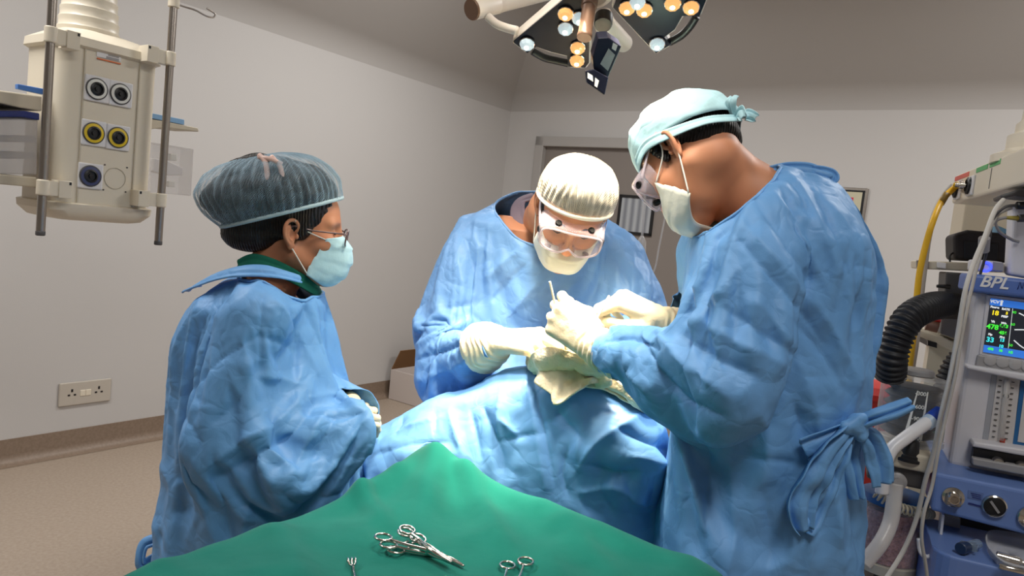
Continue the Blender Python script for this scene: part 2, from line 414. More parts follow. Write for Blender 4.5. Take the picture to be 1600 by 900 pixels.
M['capblue'] = mat('tie_cap_blue', (176, 214, 222), .75, spec=.2, bump=[(14, .4, 'crease'), (60, .12, 'noise')])
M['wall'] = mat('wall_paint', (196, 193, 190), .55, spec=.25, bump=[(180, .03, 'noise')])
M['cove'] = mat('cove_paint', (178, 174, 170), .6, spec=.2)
M['floor'] = mat('vinyl_floor', (170, 155, 140), .45, spec=.35, noise=(70, (160, 144, 128), 8), bump=[(90, .04, 'noise')])
M['base'] = mat('baseboard_vinyl', (138, 120, 104), .45, spec=.4, noise=(70, (128, 110, 94), 8))
M['vent'] = mat('vent_black', (14, 14, 15), .6, spec=.1)
M['cream'] = mat('cream_plastic', (222, 212, 192), .38, spec=.45)
M['creamd'] = mat('cream_plastic_dull', (198, 188, 168), .5, spec=.35)
M['whitep'] = mat('white_plastic', (224, 222, 222), .35, spec=.5)
M['greyp'] = mat('grey_plastic', (150, 148, 148), .4, spec=.4)
M['dgrey'] = mat('dark_grey_plastic', (74, 72, 72), .45, spec=.4)
M['black'] = mat('black_plastic', (22, 22, 24), .4, spec=.45)
M['rubber'] = mat('black_rubber', (28, 28, 31), .5, spec=.35)
M['steel'] = mat('brushed_steel', (168, 160, 152), .32, metal=1.0, bump=[(300, .05, 'noise')])
M['chrome'] = mat('chrome', (205, 200, 192), .16, metal=1.0)
M['blue'] = mat('machine_blue', (104, 132, 190), .4, spec=.45)
M['blued'] = mat('machine_blue_dark', (84, 112, 178), .4, spec=.45)
M['machw'] = mat('machine_white', (206, 204, 208), .4, spec=.45)
M['navy'] = mat('navy_lid', (30, 44, 112), .4)
M['bluetray'] = mat('blue_tray', (70, 122, 196), .45)
M['yellow'] = mat('yellow_hose', (222, 172, 24), .45)
M['red'] = mat('red_plastic', (186, 34, 30), .45)
M['brown'] = mat('cardboard_brown', (128, 96, 66), .85, spec=.15)
M['boxw'] = mat('carton_white', (206, 196, 190), .8, spec=.2)
M['door'] = mat('door_grey', (134, 126, 120), .5, spec=.3)
M['doorf'] = mat('door_frame_grey', (168, 164, 160), .45, spec=.35)
M['lampblk'] = mat('lamp_black_glass', (22, 24, 36), .28, spec=.10)
M['lampw'] = mat('lamp_white', (226, 216, 204), .35, spec=.4)
M['bronze'] = mat('handle_bronze', (112, 84, 66), .42, metal=.25)
M['white_e'] = mat('cable_white', (204, 200, 192), .5)
# ------------------------------------------------------------------ room shell
TH = math.radians(34.55)
RX = A3(math.cos(TH), -math.sin(TH), 0); RY = A3(math.sin(TH), math.cos(TH), 0); UP = A3(0, 0, 1)
LW = -4.06                                           # left wall plane: p.RX = LW
corner = PPL(784, 310, RX * LW, RX)
BW = float(corner @ RY)                              # back wall plane: p.RY = BW
RW, FW = LW + 7.2, BW - 9.6
W = lambda x, y, z: RX * x + RY * y + UP * z         # room coordinates to world
RR = np.column_stack([RX, RY, UP])
CZ, COVE = 3.24, 2.60
def slab(name, c, d, m, kind='structure'):
    return tag(MB().box(W(*c), d, RR).build(name, m), kind=kind)
cx, cy, dx, dy = (LW + RW) / 2, (BW + FW) / 2, RW - LW, BW - FW
slab('floor', (cx, cy, -.05), (dx + .4, dy + .4, .1), M['floor'])
slab('ceiling', (cx, cy, CZ + .05), (dx + .4, dy + .4, .1), M['wall'])
slab('wall_left', (LW - .05, cy, CZ / 2), (.1, dy + .2, CZ), M['wall'])
slab('wall_right', (RW + .05, cy, CZ / 2), (.1, dy + .2, CZ), M['wall'])
slab('wall_back', (cx, BW + .05, CZ / 2), (dx + .2, .1, CZ), M['wall'])
slab('wall_front', (cx, FW - .05, CZ / 2), (dx + .2, .1, CZ), M['wall'])
# sloped cove panels between walls and ceiling, with a soft bend where they leave the wall
def cove(name, axis, sgn, at, lo, hi):
    pr = []
    for i in range(9):                               # bend of 8 cm radius
        a = math.radians(52) * i / 8; r = .22
        pr.append((r * (1 - math.cos(a)), COVE - .09 + r * math.sin(a)))
    x1, z1 = pr[-1]; k = (CZ + .02 - z1); pr += [(x1 + k * math.tan(math.radians(52)), CZ + .02), (0, CZ + .02)]
    mb = MB()
    o = (W(at, lo, 0), RX * sgn, UP, RY * (hi - lo)) if axis == 'x' else (W(lo, at, 0), RY * sgn, UP, RX * (hi - lo))
    mb.prism(pr, *o)
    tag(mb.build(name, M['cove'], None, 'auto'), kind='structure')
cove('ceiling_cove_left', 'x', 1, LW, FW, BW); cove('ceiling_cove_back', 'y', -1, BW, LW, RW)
# baseboards: vinyl turned up the wall with a hollow foot
def baseb(name, axis, sgn, at, lo, hi):
    pr = [(0, .13), (.006, .13), (.008, .05)] + [(.008 + .05 * (1 - math.cos(a)), .05 - .05 * math.sin(a) + .0) for a in np.linspace(.2, math.pi / 2, 6)] + [(0, 0)]
    o = (W(at, lo, 0.001), RX * sgn, UP, RY * (hi - lo)) if axis == 'x' else (W(lo, at, 0.001), RY * sgn, UP, RX * (hi - lo))
    tag(MB().prism(pr, *o).build(name, M['base'], None, 'auto'), kind='structure')
baseb('baseboard_left', 'x', 1, LW, FW, BW)

# door in the back wall
pL = PPL(836, 300, RY * BW, RY); pT = PPL(900, 216, RY * BW, RY)
dl, dt = float(pL @ RX), float(pT[2])
dr = dl + 1.75
mb = MB(); fw = .085
mb.box(W(dl + fw / 2, BW - .03, dt / 2), (fw, .1, dt), RR); mb.box(W(dr - fw / 2, BW - .03, dt / 2), (fw, .1, dt), RR)
mb.box(W((dl + dr) / 2, BW - .03, dt - fw / 2), (dr - dl, .1, fw), RR)
d1 = tag(mb.build('door_1', M['doorf'], None, False, [BEV(.006)]), kind='structure')
MB().box(W((dl + dr) / 2, BW - .012, (dt - fw) / 2), (dr - dl - 2 * fw, .03, dt - fw), RR).build('door_leaf', M['door'], d1)
wa, wb = PPL(971, 306, RY * (BW - .03), RY), PPL(1016, 367, RY * (BW - .03), RY)
wx0, wx1, wz1, wz0 = float(wa @ RX), float(wb @ RX), float(wa[2]), float(wb[2])
mb = MB()
for s_ in (0, 1):
    mb.box(W(wx0 + (wx1 - wx0) * s_, BW - .032, (wz0 + wz1) / 2), (.022, .02, wz1 - wz0 + .022), RR)
    mb.box(W((wx0 + wx1) / 2, BW - .032, wz0 + (wz1 - wz0) * s_), (wx1 - wx0 + .022, .02, .022), RR)
mb.build('window_frame', M['black'], d1)
def striped():
    m = mat('vision_panel_glass', (150, 154, 160), .2, spec=.6); nt = m.node_tree
    t = nt.nodes.new('ShaderNodeTexWave'); t.inputs['Scale'].default_value = 5; t.inputs['Distortion'].default_value = .6
    tc = nt.nodes.new('ShaderNodeTexCoord'); mp = nt.nodes.new('ShaderNodeMapping'); mp.inputs['Rotation'].default_value[2] = TH
    r = nt.nodes.new('ShaderNodeValToRGB'); r.color_ramp.elements[0].color = lin(124, 128, 136); r.color_ramp.elements[1].color = lin(176, 180, 184)
    nt.links.new(tc.outputs['Object'], mp.inputs[0]); nt.links.new(mp.outputs[0], t.inputs['Vector']); nt.links.new(t.outputs['Fac'], r.inputs[0])
    nt.links.new(r.outputs[0], nt.nodes['Principled BSDF'].inputs['Base Color']); return m
MB().box(W((wx0 + wx1) / 2, BW - .03, (wz0 + wz1) / 2), (wx1 - wx0, .008, wz1 - wz0), RR).build('vision_panel', striped(), d1)
tag(bpy.data.objects['door_leaf'], 'grey door leaf'); tag(bpy.data.objects['window_frame'], 'black rim of the small vision panel')
baseb('baseboard_back', 'y', -1, BW, dr, RW); baseb('baseboard_corner', 'y', -1, BW, LW, dl)

# ------------------------------------------------------------------ light the room has
def area(name, c, size, energy, col, rot=None):
    l = bpy.data.lights.new(name, 'AREA'); l.shape = 'RECTANGLE'; l.size, l.size_y = size; l.energy = energy; l.color = col
    o = bpy.data.objects.new(name, l); COL.objects.link(o); o.location = Vector(c); o.rotation_euler = (0, 0, -TH); return o
for i, (x, y, e) in enumerate([(LW + 1.6, BW - 2.2, 46), (LW + 1.5, BW - 5.4, 52), (LW + 4.4, BW - 2.0, 60), (LW + 4.6, BW - 5.4, 34)]):
    area('ceiling_panel_light', W(x, y, CZ - .02), (.6, 1.2), e, (1.0, .98, .955))
def spot(name, loc, to, energy, col, ang, rad, blend=.5):
    l = bpy.data.lights.new(name, 'SPOT'); l.energy = energy; l.color = col; l.spot_size = math.radians(ang); l.spot_blend = blend; l.shadow_soft_size = rad
    o = bpy.data.objects.new(name, l); COL.objects.link(o); o.location = Vector(loc)
    o.rotation_euler = (Vector(to) - Vector(loc)).to_track_quat('-Z', 'Y').to_euler(); return o
w = bpy.data.worlds.new('world'); sc.world = w; w.use_nodes = True
w.node_tree.nodes['Background'].inputs[0].default_value = (.5, .5, .52, 1); w.node_tree.nodes['Background'].inputs[1].default_value = .1
vs = sc.view_settings; sc.display_settings.display_device = 'sRGB'; vs.view_transform = 'Standard'; vs.look = 'None'; vs.gamma = 1; vs.use_curve_mapping = False
vs.exposure = 0.0
# ------------------------------------------------------------------ people: shared builders
def ear_mesh(R, o, side, sc_=1.0):
    F = Field((-.034, -.016, -.046), (.028, .022, .046), .001)
    F.ell((-.006, 0, 0), (.015, .0035, .027), None, .004)
    hx = [(.006, .002, .004), (.0105, .006, .013), (.009, .008, .022), (.002, .009, .030), (-.009, .010, .0315), (-.018, .010, .024), (-.0215, .010, .012), (-.020, .009, -.002), (-.015, .008, -.013), (-.009, .006, -.021)]
    for a, b in zip(catmull(hx, 3)[:-1], catmull(hx, 3)[1:]): F.cap(a, b, .0034, .0034, .003)
    an = [(-.002, .004, .020), (-.011, .007, .016), (-.014, .007, .004), (-.011, .007, -.008), (-.003, .005, -.014)]
    for a, b in zip(catmull(an, 3)[:-1], catmull(an, 3)[1:]): F.cap(a, b, .0032, .0032, .004)
    F.ell((-.003, .004, -.026), (.008, .0045, .0095), None, .006)
    F.ell((.009, .004, -.005), (.0045, .004, .006), None, .004)
    F.ell((-.001, .007, -.002), (.0075, .007, .0105), None, .003, 's')
    F.ell((-.004, .008, .019), (.007, .004, .005), None, .003, 's')
    v, q = F.mesh(); v = v * sc_
    a = math.radians(22); rz = np.array([[math.cos(a), math.sin(a), 0], [-math.sin(a), math.cos(a), 0], [0, 0, 1]])
    v = v @ rz.T; v[:, 1] += .073; v[:, 0] += -.004
    if side < 0: v[:, 1] *= -1; q = q[:, ::-1]
    return v @ R.T + o, q

def head_mesh(R, o, neck, female=False):
    """neck: world points (pos, radius) from below the skull down into the collar"""
    Ri = np.linalg.inv(R).T; loc = lambda p: (A3(*p) - o) @ Ri
    nl = [(loc(p), r / np.linalg.norm(R[:, 0])) for p, r in neck]
    lo = np.minimum(A3(-.13, -.1, -.16), np.min([p - r for p, r in nl], 0) - .01); hi = np.maximum(A3(.15, .1, .155), np.max([p + r for p, r in nl], 0) + .01)
    F = Field(lo, hi, .0022); w = .94 if female else 1.0
    F.ell((-.008, 0, .045), (.098, .075 * w, .086)); F.ell((.044, 0, .035), (.050, .062 * w, .062), None, .03)
    F.ell((.038, 0, -.04), (.056, .057 * w, .078), None, .03)
    for s in (1, -1):
        F.cap((.0, s * .057 * w, -.045), (.074, s * .018, -.098), .017, .015, .03)
        F.cap((.087, s * .012, .031), (.077, s * .046, .028), .009, .0075, .016)
        F.ell((.064, s * .041, -.020), (.024, .022, .02), None, .03)
        F.ell((.106, s * .032, .010), (.021, .019, .0125), None, .014, 's')
    for s in (1, -1):
        F.ell((.0765, s * .031, .010), (.0128, .0135, .0122), None, .003)
        F.ell((.102, s * .0115, -.030), (.011, .0075, .009), None, .006)
    F.ell((.084, 0, -.100), (.020, .022, .018), None, .02)
    F.cap((.091, 0, .024), (.112, 0, -.022), .0072, .0092, .012); F.ell((.1135, 0, -.026), (.0125, .012, .0108), None, .008)
    for s in (1, -1): F.ell((.107, s * .0062, -.0395), (.005, .0036, .004), None, .002, 's')
    F.ell((.094, 0, -.061), (.012, .024, .0072), None, .008); F.ell((.092, 0, -.074), (.012, .02, .008), None, .006)
    F.cap((.108, -.018, -.0675), (.108, .018, -.0675), .0022, .0022, .002, 's')
    pr = (A3(-.022, 0, -.035), .060 if not female else .054)
    for p, r in nl: F.cap(pr[0], p, pr[1], r, .03); pr = (p, r)
    v, q = F.mesh(); V = [v @ R.T + o]; Q = [q]; n = len(v)
    for s in (1, -1):
        ev, eq = ear_mesh(R, o, s); V.append(ev); Q.append(eq + n); n += len(ev)
    return np.concatenate(V), np.concatenate(Q)

def hand(o, R, curl, thumb, spread=(6, 1, -4, -10), s=1.0):
    """capsules of a hand. R columns: fingers, thumb side, back of the hand"""
    T = lambda p: A3(*o) + R @ (A3(*p) * s); L = []
    mcp = [(.090, .028, .003), (.094, .007, .006), (.089, -.014, .004), (.080, -.033, -.001)]
    ln = [(.045, .026, .021), (.049, .030, .022), (.045, .028, .021), (.035, .021, .019)]
    L.append(('e', T((.03, 0, 0)), A3(.036, .030, .0165) * s, R, .015))
    for i in range(4):
        L.append(('c', T((.012, mcp[i][1] * .55, 0)), T(mcp[i]), .0155 * s, .0125 * s, .012))
        a = 0.0; p = A3(*mcp[i]); sp = math.radians(spread[i]); rr = (.0102, .0105, .0098, .0086)[i]
        for k in range(3):
            a += math.radians(curl[i][k]); d = A3(math.cos(a) * math.cos(sp), math.sin(sp) * max(math.cos(a), .0), -math.sin(a)); d /= np.linalg.norm(d)
            n = p + d * ln[i][k]; L.append(('c', T(p), T(n), (rr - .0006 * k) * s, (rr - .0006 * (k + 1)) * s, .004 if k else .006)); p = n
    t = [A3(*x) for x in thumb]; r = (.0165, .0125, .0108, .0092)
    for k in range(3): L.append(('c', T(t[k]), T(t[k + 1]), r[k] * s, r[k + 1] * s, .012 if k == 0 else .005))
    return L

def glove(name, parent, prims, arm, cutat=None, m='glove', wr=.0012):
    """arm: [(point, radius)...] from the wrist back; the open cuff ends at the last point"""
    pts = [p for c in prims for p in ((c[1], c[2]) if c[0] == 'c' else (c[1],))] + [a[0] for a in arm]
    F = Field(np.min(pts, 0) - .08, np.max(pts, 0) + .08, .0018)
    for i in range(len(arm) - 1): F.cap(arm[i][0], arm[i + 1][0], arm[i][1], arm[i + 1][1], .02)
    e, d = A3(*arm[-1][0]), A3(*arm[-1][0]) - A3(*arm[-2][0]); d /= np.linalg.norm(d)
    F.cap(e, e + d * .03, arm[-1][1], arm[-1][1] * 1.05, .01)
    F.prims(prims)
    v, q = F.mesh(); nn = vnormals(v, q)
    # wrinkled latex round the wrist and cuff
    a0 = A3(*arm[0][0]); t = (v - a0) @ d; wgt = np.clip((t + .03) / .03, 0, 1) * np.clip((np.dot(e - a0, d) - t + .03) / .03, 0, 1)
    v = v + nn * (wgt * wr * (np.sin(t * 420 + 5 * vnoise(v, .03, 3)) + .6 * vnoise(v, .012, 4)))[:, None]
    v = v + nn * (.0006 * vnoise(v, .012, 8))[:, None]
    v, q = cut(v, q, ((v - e) @ d) < 0)
    return link(name, pym(v, q), M[m], parent)

def seg_axis(v, segs):
    """direction of the nearest segment"""
    best = np.full(len(v), 9.0); ax = np.zeros_like(v)
    for a, b, r in segs:
        a, b = A3(*a), A3(*b); ba = b - a; h = np.clip((v - a) @ ba / (ba @ ba), 0, 1); d = np.linalg.norm(v - a - h[:, None] * ba, axis=1) - r
        m = d < best; best[m] = d[m]; ax[m] = ba / np.linalg.norm(ba)
    return ax, best

def cap_surf(R, o, cx, a, b, z0, tilt, H, bulge=(0, 0), shift=(0, 0), pleats=60, amp=.002, nt=40, ez=.9, seed=0, gather=.012, rim=.004, amp2=0, fe=.75):
    """gathered cap on the head frame: elliptical brim, dome above. bulge (front, back)"""
    nth = pleats * 6; th = np.linspace(0, 2 * math.pi, nth, endpoint=False); t = np.linspace(0, 1, nt) ** .9
    TH_, TT = np.meshgrid(th, t, indexing='ij')
    sb_, sf_ = np.cos(TT * math.pi / 2) ** .75, np.cos(TT * math.pi / 2) ** fe; wf = (.5 + .5 * np.cos(TH_)) ** 1.5; s = sb_ * (1 - wf) + sf_ * wf; h = np.sin(TT * math.pi / 2) ** ez * H
    bk = .5 - .5 * np.cos(TH_); bl = (bulge[0] * (1 - bk) + bulge[1] * bk) * np.sin(math.pi * np.clip(TT, 0, 1) ** .62)
    ph = TH_ * pleats + 2.2 * vnoise(np.stack([np.cos(TH_).ravel() * 3, np.sin(TH_).ravel() * 3, TT.ravel() * 2], 1), .8, seed).reshape(TT.shape)
    pl = np.abs(np.sin(ph / 2)) * 2 - 1; env = np.sin(math.pi * np.clip(TT, 0.02, 1) ** .5) ** .6
    rad = s + bl
    x = cx + a * np.cos(TH_) * rad + shift[0] * TT; y = b * np.sin(TH_) * rad; z = z0 + tilt * np.cos(TH_) * s + h + shift[1] * TT
    c = A3(cx, 0, z0 + H * .35); dv = np.stack([x, y, z], -1) - c; dv /= np.linalg.norm(dv, axis=-1, keepdims=True)
    nz = vnoise(np.stack([x.ravel(), y.ravel(), z.ravel()], 1), .022, seed + 3).reshape(TT.shape)
    disp = amp * pl * env + amp2 * nz * env
    p = np.stack([x, y, z], -1) + dv * disp[..., None]
    p = p.reshape(-1, 3) @ R.T + o
    i, j = np.meshgrid(np.arange(nth), np.arange(nt - 1), indexing='ij'); i2 = (i + 1) % nth
    f = np.stack([i * nt + j, i2 * nt + j, i2 * nt + j + 1, i * nt + j + 1], -1).reshape(-1, 4)
    brim = [o + R @ A3(cx + a * math.cos(k) * 1.0, b * math.sin(k) * 1.0, z0 + tilt * math.cos(k)) for k in np.linspace(0, 2 * math.pi, 72, endpoint=False)]
    return p, f, brim

def mask_surf(R, o, half=.070, top=.0, nt=36, nv=30, fold=.0022, droop=0.0, wide=1.0, zr=(.004, -.120)):
    """pleated face mask from the nose bridge to below the chin"""
    prof = np.array(catmull([(x, z, 0) for x, z in ((.1085, .004), (.122, -.014), (.1335, -.034), (.134, -.058), (.129, -.082), (.119, -.103), (.100, -.122), (.078, -.128))], 8))
    if zr[0] < -.02: prof[:, 0] -= .013 * np.clip((.13 + prof[:, 1]) / .09, 0, 1)      # pulled down under the nose
    prof[:, 1] = zr[1] + (prof[:, 1] + .128) / .132 * (zr[0] - zr[1])
    u = np.linspace(-1, 1, nt); sarc = np.linspace(0, 1, nv); k = np.linspace(0, len(prof) - 1, nv)
    px = np.interp(k, np.arange(len(prof)), prof[:, 0]); pz = np.interp(k, np.arange(len(prof)), prof[:, 1])
    V = np.zeros((nt, nv, 3))
    for i, uu in enumerate(u):
        a = abs(uu); e = a ** 2.6
        sx = .032 + .040 * (1 - sarc) ** 1.3; sz = -.004 - .086 * sarc - .012 * droop        # the side edge near the ear
        V[i, :, 0] = px * (1 - e) + sx * e
        V[i, :, 1] = np.sign(uu) * half * wide * (a ** .72)
        V[i, :, 2] = (pz + top) * (1 - a ** 2.4) + sz * a ** 2.4
        pl = (np.mod(sarc * 4.0, 1.0) - .5) * fold * 2; V[i, :, 0] += pl * (1 - .5 * a)
    p = V.reshape(-1, 3); p[:, 0] += .0012 * vnoise(p, .02, 2)
    i, j = np.meshgrid(np.arange(nt - 1), np.arange(nv - 1), indexing='ij')
    f = np.stack([i * nv + j, (i + 1) * nv + j, (i + 1) * nv + j + 1, i * nv + j + 1], -1).reshape(-1, 4)
    cor = [o + R @ V[i_, j_] for i_ in (0, -1) for j_ in (1, -2)]
    return p @ R.T + o, f, cor

def strip(path, width, normal, thick=0.0, wav=0.0, seed=0, n=10, fold=0.0):
    """a ribbon along path; width and normal per control point"""
    P_ = np.array(catmull(path, n)); m = len(P_)
    ws = np.interp(np.linspace(0, 1, m), np.linspace(0, 1, len(width)), width)
    nr = np.array([np.interp(np.linspace(0, 1, m), np.linspace(0, 1, len(normal)), [A3(*q)[k] for q in normal]) for k in range(3)]).T
    T = np.gradient(P_, axis=0); T /= np.linalg.norm(T, axis=1, keepdims=True); B = np.cross(T, nr); B /= np.linalg.norm(B, axis=1, keepdims=True)
    nrm = np.cross(B, T); k = 11; u = np.linspace(-1, 1, k); V = np.zeros((m, k, 3))
    for c, uu in enumerate(u):
        V[:, c] = P_ + B * (ws / 2 * uu)[:, None] + nrm * (fold * math.sin(uu * 5.5 + seed) + fold * .6 * math.cos(uu * 9 + seed * 2))
    p = V.reshape(-1, 3)
    if wav: p = p + np.repeat(nrm, k, 0) * (wav * vnoise(p, .03, seed))[:, None]
    i, j = np.meshgrid(np.arange(m - 1), np.arange(k - 1), indexing='ij')
    return p, np.stack([i * k + j, (i + 1) * k + j, (i + 1) * k + j + 1, i * k + j + 1], -1).reshape(-1, 4)

def goggles(parent, R, o, m_side, strap=True):
    """clear surgical goggles: lens box with round black vents, on the head frame"""
    T = lambda p: o + R @ A3(*p)
    n = 96; th = np.linspace(0, 2 * math.pi, n, endpoint=False)
    def outline(w, h, e, cz, notch):
        c, s = np.cos(th), np.sin(th); y = w * np.sign(c) * np.abs(c) ** (2 / e); z = cz + h * np.sign(s) * np.abs(s) ** (2 / e)
        return y, z + notch * np.exp(-(y / .014) ** 2) * (s < 0)
    rings = []
    # (half width, half height, exponent, centre z, nose notch, x at middle, wrap)
    for w_, h_, cz, nt_, x0, wr in ((.074, .036, .010, .020, .088, .034), (.075, .037, .010, .020, .096, .034), (.0745, .0365, .008, .018, .118, .020), (.0735, .0355, .007, .018, .126, .016), (.070, .032, .007, .018, .128, .015)):
        y, z = outline(w_, h_, 3.6, cz, nt_); x = x0 - wr * (y / .074) ** 2
        rings.append(np.stack([x, y, z], 1))
    mb = MB(); v = np.concatenate(rings); f = []
    for i in range(len(rings) - 1):
        for k in range(n): f.append((i * n + k, i * n + (k + 1) % n, (i + 1) * n + (k + 1) % n, (i + 1) * n + k))
    mb.add(v @ R.T + o, f); fr = mb.build('goggle_frame', M['clearp'], parent, True, [SOL(.0022)])
    tag(fr, 'clear side walls of the goggles')
    y, z = outline(.070, .032, 3.6, .007, .018); V = [T((.1285, 0, .010))] + [T((.1285 - .015 * (a / .074) ** 2, a, b)) for a, b in zip(y, z)]
    V2 = []
    for s in (.33, .66, 1.0): V2 += [T((.1285 - .015 * (a * s / .074) ** 2, a * s, .010 + (b - .010) * s)) for a, b in zip(y, z)]
    f = [(0, 1 + k, 1 + (k + 1) % n) for k in range(n)] + [(1 + i * n + k, 1 + (i + 1) * n + k, 1 + (i + 1) * n + (k + 1) % n, 1 + i * n + (k + 1) % n) for i in range(2) for k in range(n)]
    ln = MB().add([V[0]] + V2, f).build('goggle_lens', M['lens'], parent, True)
    rim = MB().tube([T((.127 - .015 * (a / .074) ** 2, a, b)) for a, b in zip(y, z)], .0024, 8, True); rim.build('lens_rim', M['clearrim'], parent, True)
    for (x, yy, zz, nx, ny, nz) in ((.108, .038, .045, .2, 0, 1), (.108, -.038, .045, .2, 0, 1), (.098, .0725, .010, .25, 1, 0), (.098, -.0725, .010, .25, -1, 0), (.104, .045, -.029, .2, 0, -1), (.104, -.045, -.029, .2, 0, -1)):
        a = R @ A3(nx, ny, nz); c = T((x, yy, zz))
        MB().lathe(c, a, [(.0078, -.001), (.0078, .003), (.0068, .0048), (.005, .0048), (.0045, .004)], 18).build('vent', M['vent'], parent, 'auto')
    return fr
# see-through things
M['clearp'], _, _ = clear('clear_plastic_wall', (206, 194, 204), .09, .06, gloss=.30)
M['clearrim'], _, _ = clear('clear_plastic_rim', (216, 204, 212), .42, .05, gloss=.5)
M['lens'], _, _ = clear('clear_lens', (206, 198, 204), .04, .03, gloss=.18)
def net(name, rgb, lo, hi, scale, dist=3.0, axis=0, rough=.6):
    """pleated see-through net cap"""
    m, mx, b = clear(name, rgb, .5, rough, spec=.3); nt = m.node_tree; N = nt.nodes; L = nt.links
    uv = N.new('ShaderNodeTexCoord'); mp = N.new('ShaderNodeMapping'); mp.inputs['Rotation'].default_value = (0, 0, axis)
    w = N.new('ShaderNodeTexWave'); w.inputs['Scale'].default_value = scale; w.inputs['Distortion'].default_value = dist; w.inputs['Detail'].default_value = 2; w.inputs['Detail Scale'].default_value = 1.5
    L.new(uv.outputs['UV'], mp.inputs[0]); L.new(mp.outputs[0], w.inputs['Vector'])
    n = N.new('ShaderNodeTexNoise'); n.inputs['Scale'].default_value = 30; L.new(uv.outputs['Object'], n.inputs['Vector'])
    ad = N.new('ShaderNodeMath'); ad.operation = 'MULTIPLY'; L.new(w.outputs['Fac'], ad.inputs[0]); L.new(n.outputs['Fac'], ad.inputs[1])
    lw = N.new('ShaderNodeLayerWeight'); lw.inputs['Blend'].default_value = .45
    p2 = N.new('ShaderNodeMath'); p2.operation = 'MULTIPLY_ADD'; L.new(lw.outputs['Facing'], p2.inputs[0]); p2.inputs[1].default_value = .55; L.new(ad.outputs[0], p2.inputs[2])
    r = N.new('ShaderNodeMapRange'); r.inputs['From Min'].default_value = .05; r.inputs['From Max'].default_value = .75; r.inputs['To Min'].default_value = lo; r.inputs['To Max'].default_value = hi
    L.new(p2.outputs[0], r.inputs['Value']); L.new(r.outputs[0], mx.inputs[0]); return m
def setuv(o, uvs):
    """per vertex uv"""
    ly = o.data.uv_layers.new(name='uv'); idx = np.zeros(len(o.data.loops), int); o.data.loops.foreach_get('vertex_index', idx)
    ly.data.foreach_set('uv', np.asarray(uvs, float)[idx].ravel())
def legs(F, hip, feet, r=.085):
    for h, ft in zip(hip, feet):
        h, ft = A3(*h), A3(*ft); k = (h + ft + A3(0, 0, .08)) / 2 + A3(.0, 0, 0)
        F.cap(h, k, r, r * .66, .03); F.cap(k, ft + A3(0, 0, .08), r * .64, .04, .02)
def shoe(parent, p, d):
    p, d = A3(*p), A3(*d) / np.linalg.norm(d); F = Field(p - .2, p + .2, .005)
    F.cap(p + A3(0, 0, .045), p + d * .13 + A3(0, 0, .035), .045, .036, .02); F.cap(p - d * .04 + A3(0, 0, .05), p + A3(0, 0, .07), .042, .045, .02)
    v, q = F.mesh(); v[:, 2] = np.maximum(v[:, 2], .002); return link('shoe', pym(v, q), M['whitep'], parent)

GOWN_FIELDS = []
def gown(name, parent, loft, caps, cuts, segs, mt, bodyF=None, h=.0095, sa=.05, sc_=.10, anch=.03, iters=140, seed=1, amp=.006, wave=.075, bend=.35, ell=(), tune=None, k=.03, sub=1, grav=0.0, lim=.035, sim=None, bodies=(), strokes=(), ridged=((.010, .085, (1, 1, .7)), (.0045, .038, (1, 1, .8)))):
    """loose gown: rounded torso slices and sleeve capsules run together, opened at neck, cuffs and hem, then relaxed as cloth that is too long"""
    L = np.array([x[:5] for x in loft], float); R = L[:, 3:5].max(1)
    lo = np.r_[(L[:, 1] - R).min(), (L[:, 2] - R).min(), L[:, 0].min()]; hi = np.r_[(L[:, 1] + R).max(), (L[:, 2] + R).max(), L[:, 0].max()]
    for a, b, ra, rb in caps:
        for p, r in ((a, ra), (b, rb)): lo = np.minimum(lo, A3(*p) - r); hi = np.maximum(hi, A3(*p) + r)
    F = Field(lo - .05, hi + .05, h); F.loft(loft, .03)
    for a, b, ra, rb in caps: F.cap(a, b, ra, rb, k)
    for c, r_, R_ in ell: F.ell(c, r_, R_, .05)
    F.blur(1); GOWN_FIELDS.append(F)
    v, q = F.mesh(); keep = np.ones(len(v), bool)
    for p, d, r in cuts:        # open where beyond the plane (p, d) and within r of p
        p, d = A3(*p), A3(*d) / np.linalg.norm(d); keep &= ~((((v - p) @ d) > 0) & (np.linalg.norm(v - p, axis=1) < r))
    v, q = cut(v, q, keep); v = relax(v, q, 3)
    ax, _ = seg_axis(v, segs)
    ps, pc, pa = np.full(len(v), sa), np.full(len(v), sc_), np.full(len(v), anch)
    e, c = edges_of(q); bd = np.unique(e[c == 1])
    for p, d, r in cuts:
        w = np.exp(-(np.abs((v - A3(*p)) @ (A3(*d) / np.linalg.norm(d))) / .03) ** 2) * (np.linalg.norm(v - A3(*p), axis=1) < r); pa += w * .15; ps *= 1 - .8 * w; pc *= 1 - .5 * w
    if tune: ps, pc, pa = tune(v, ps, pc, pa)
    if sim:
        pin = np.zeros(len(v)); 
        for p, d, r in cuts[:sim.pop('npin', 3)]:
            pin = np.maximum(pin, np.exp(-(np.abs((v - A3(*p)) @ (A3(*d) / np.linalg.norm(d))) / .025) ** 2) * (np.linalg.norm(v - A3(*p), axis=1) < r))
        pf = sim.pop('pinf', None)
        if pf: pin = np.maximum(pin, pf(v))
        v = v + vnormals(v, q) * (amp * vnoise(v, wave, seed))[:, None]
        x = cloth_sim(v, q, pin, bodies, **sim)
    else: x = crinkle(v, q, ax, ps, pc, pa, iters, seed, bodyF, .012, amp, wave, bend, grav, lim)
    x2, q2 = sculpt(x, q, strokes, ridged, seed); o = link(name, pym(x2, q2), mt, parent, True, [SOL(.0016)]); return o, x, q
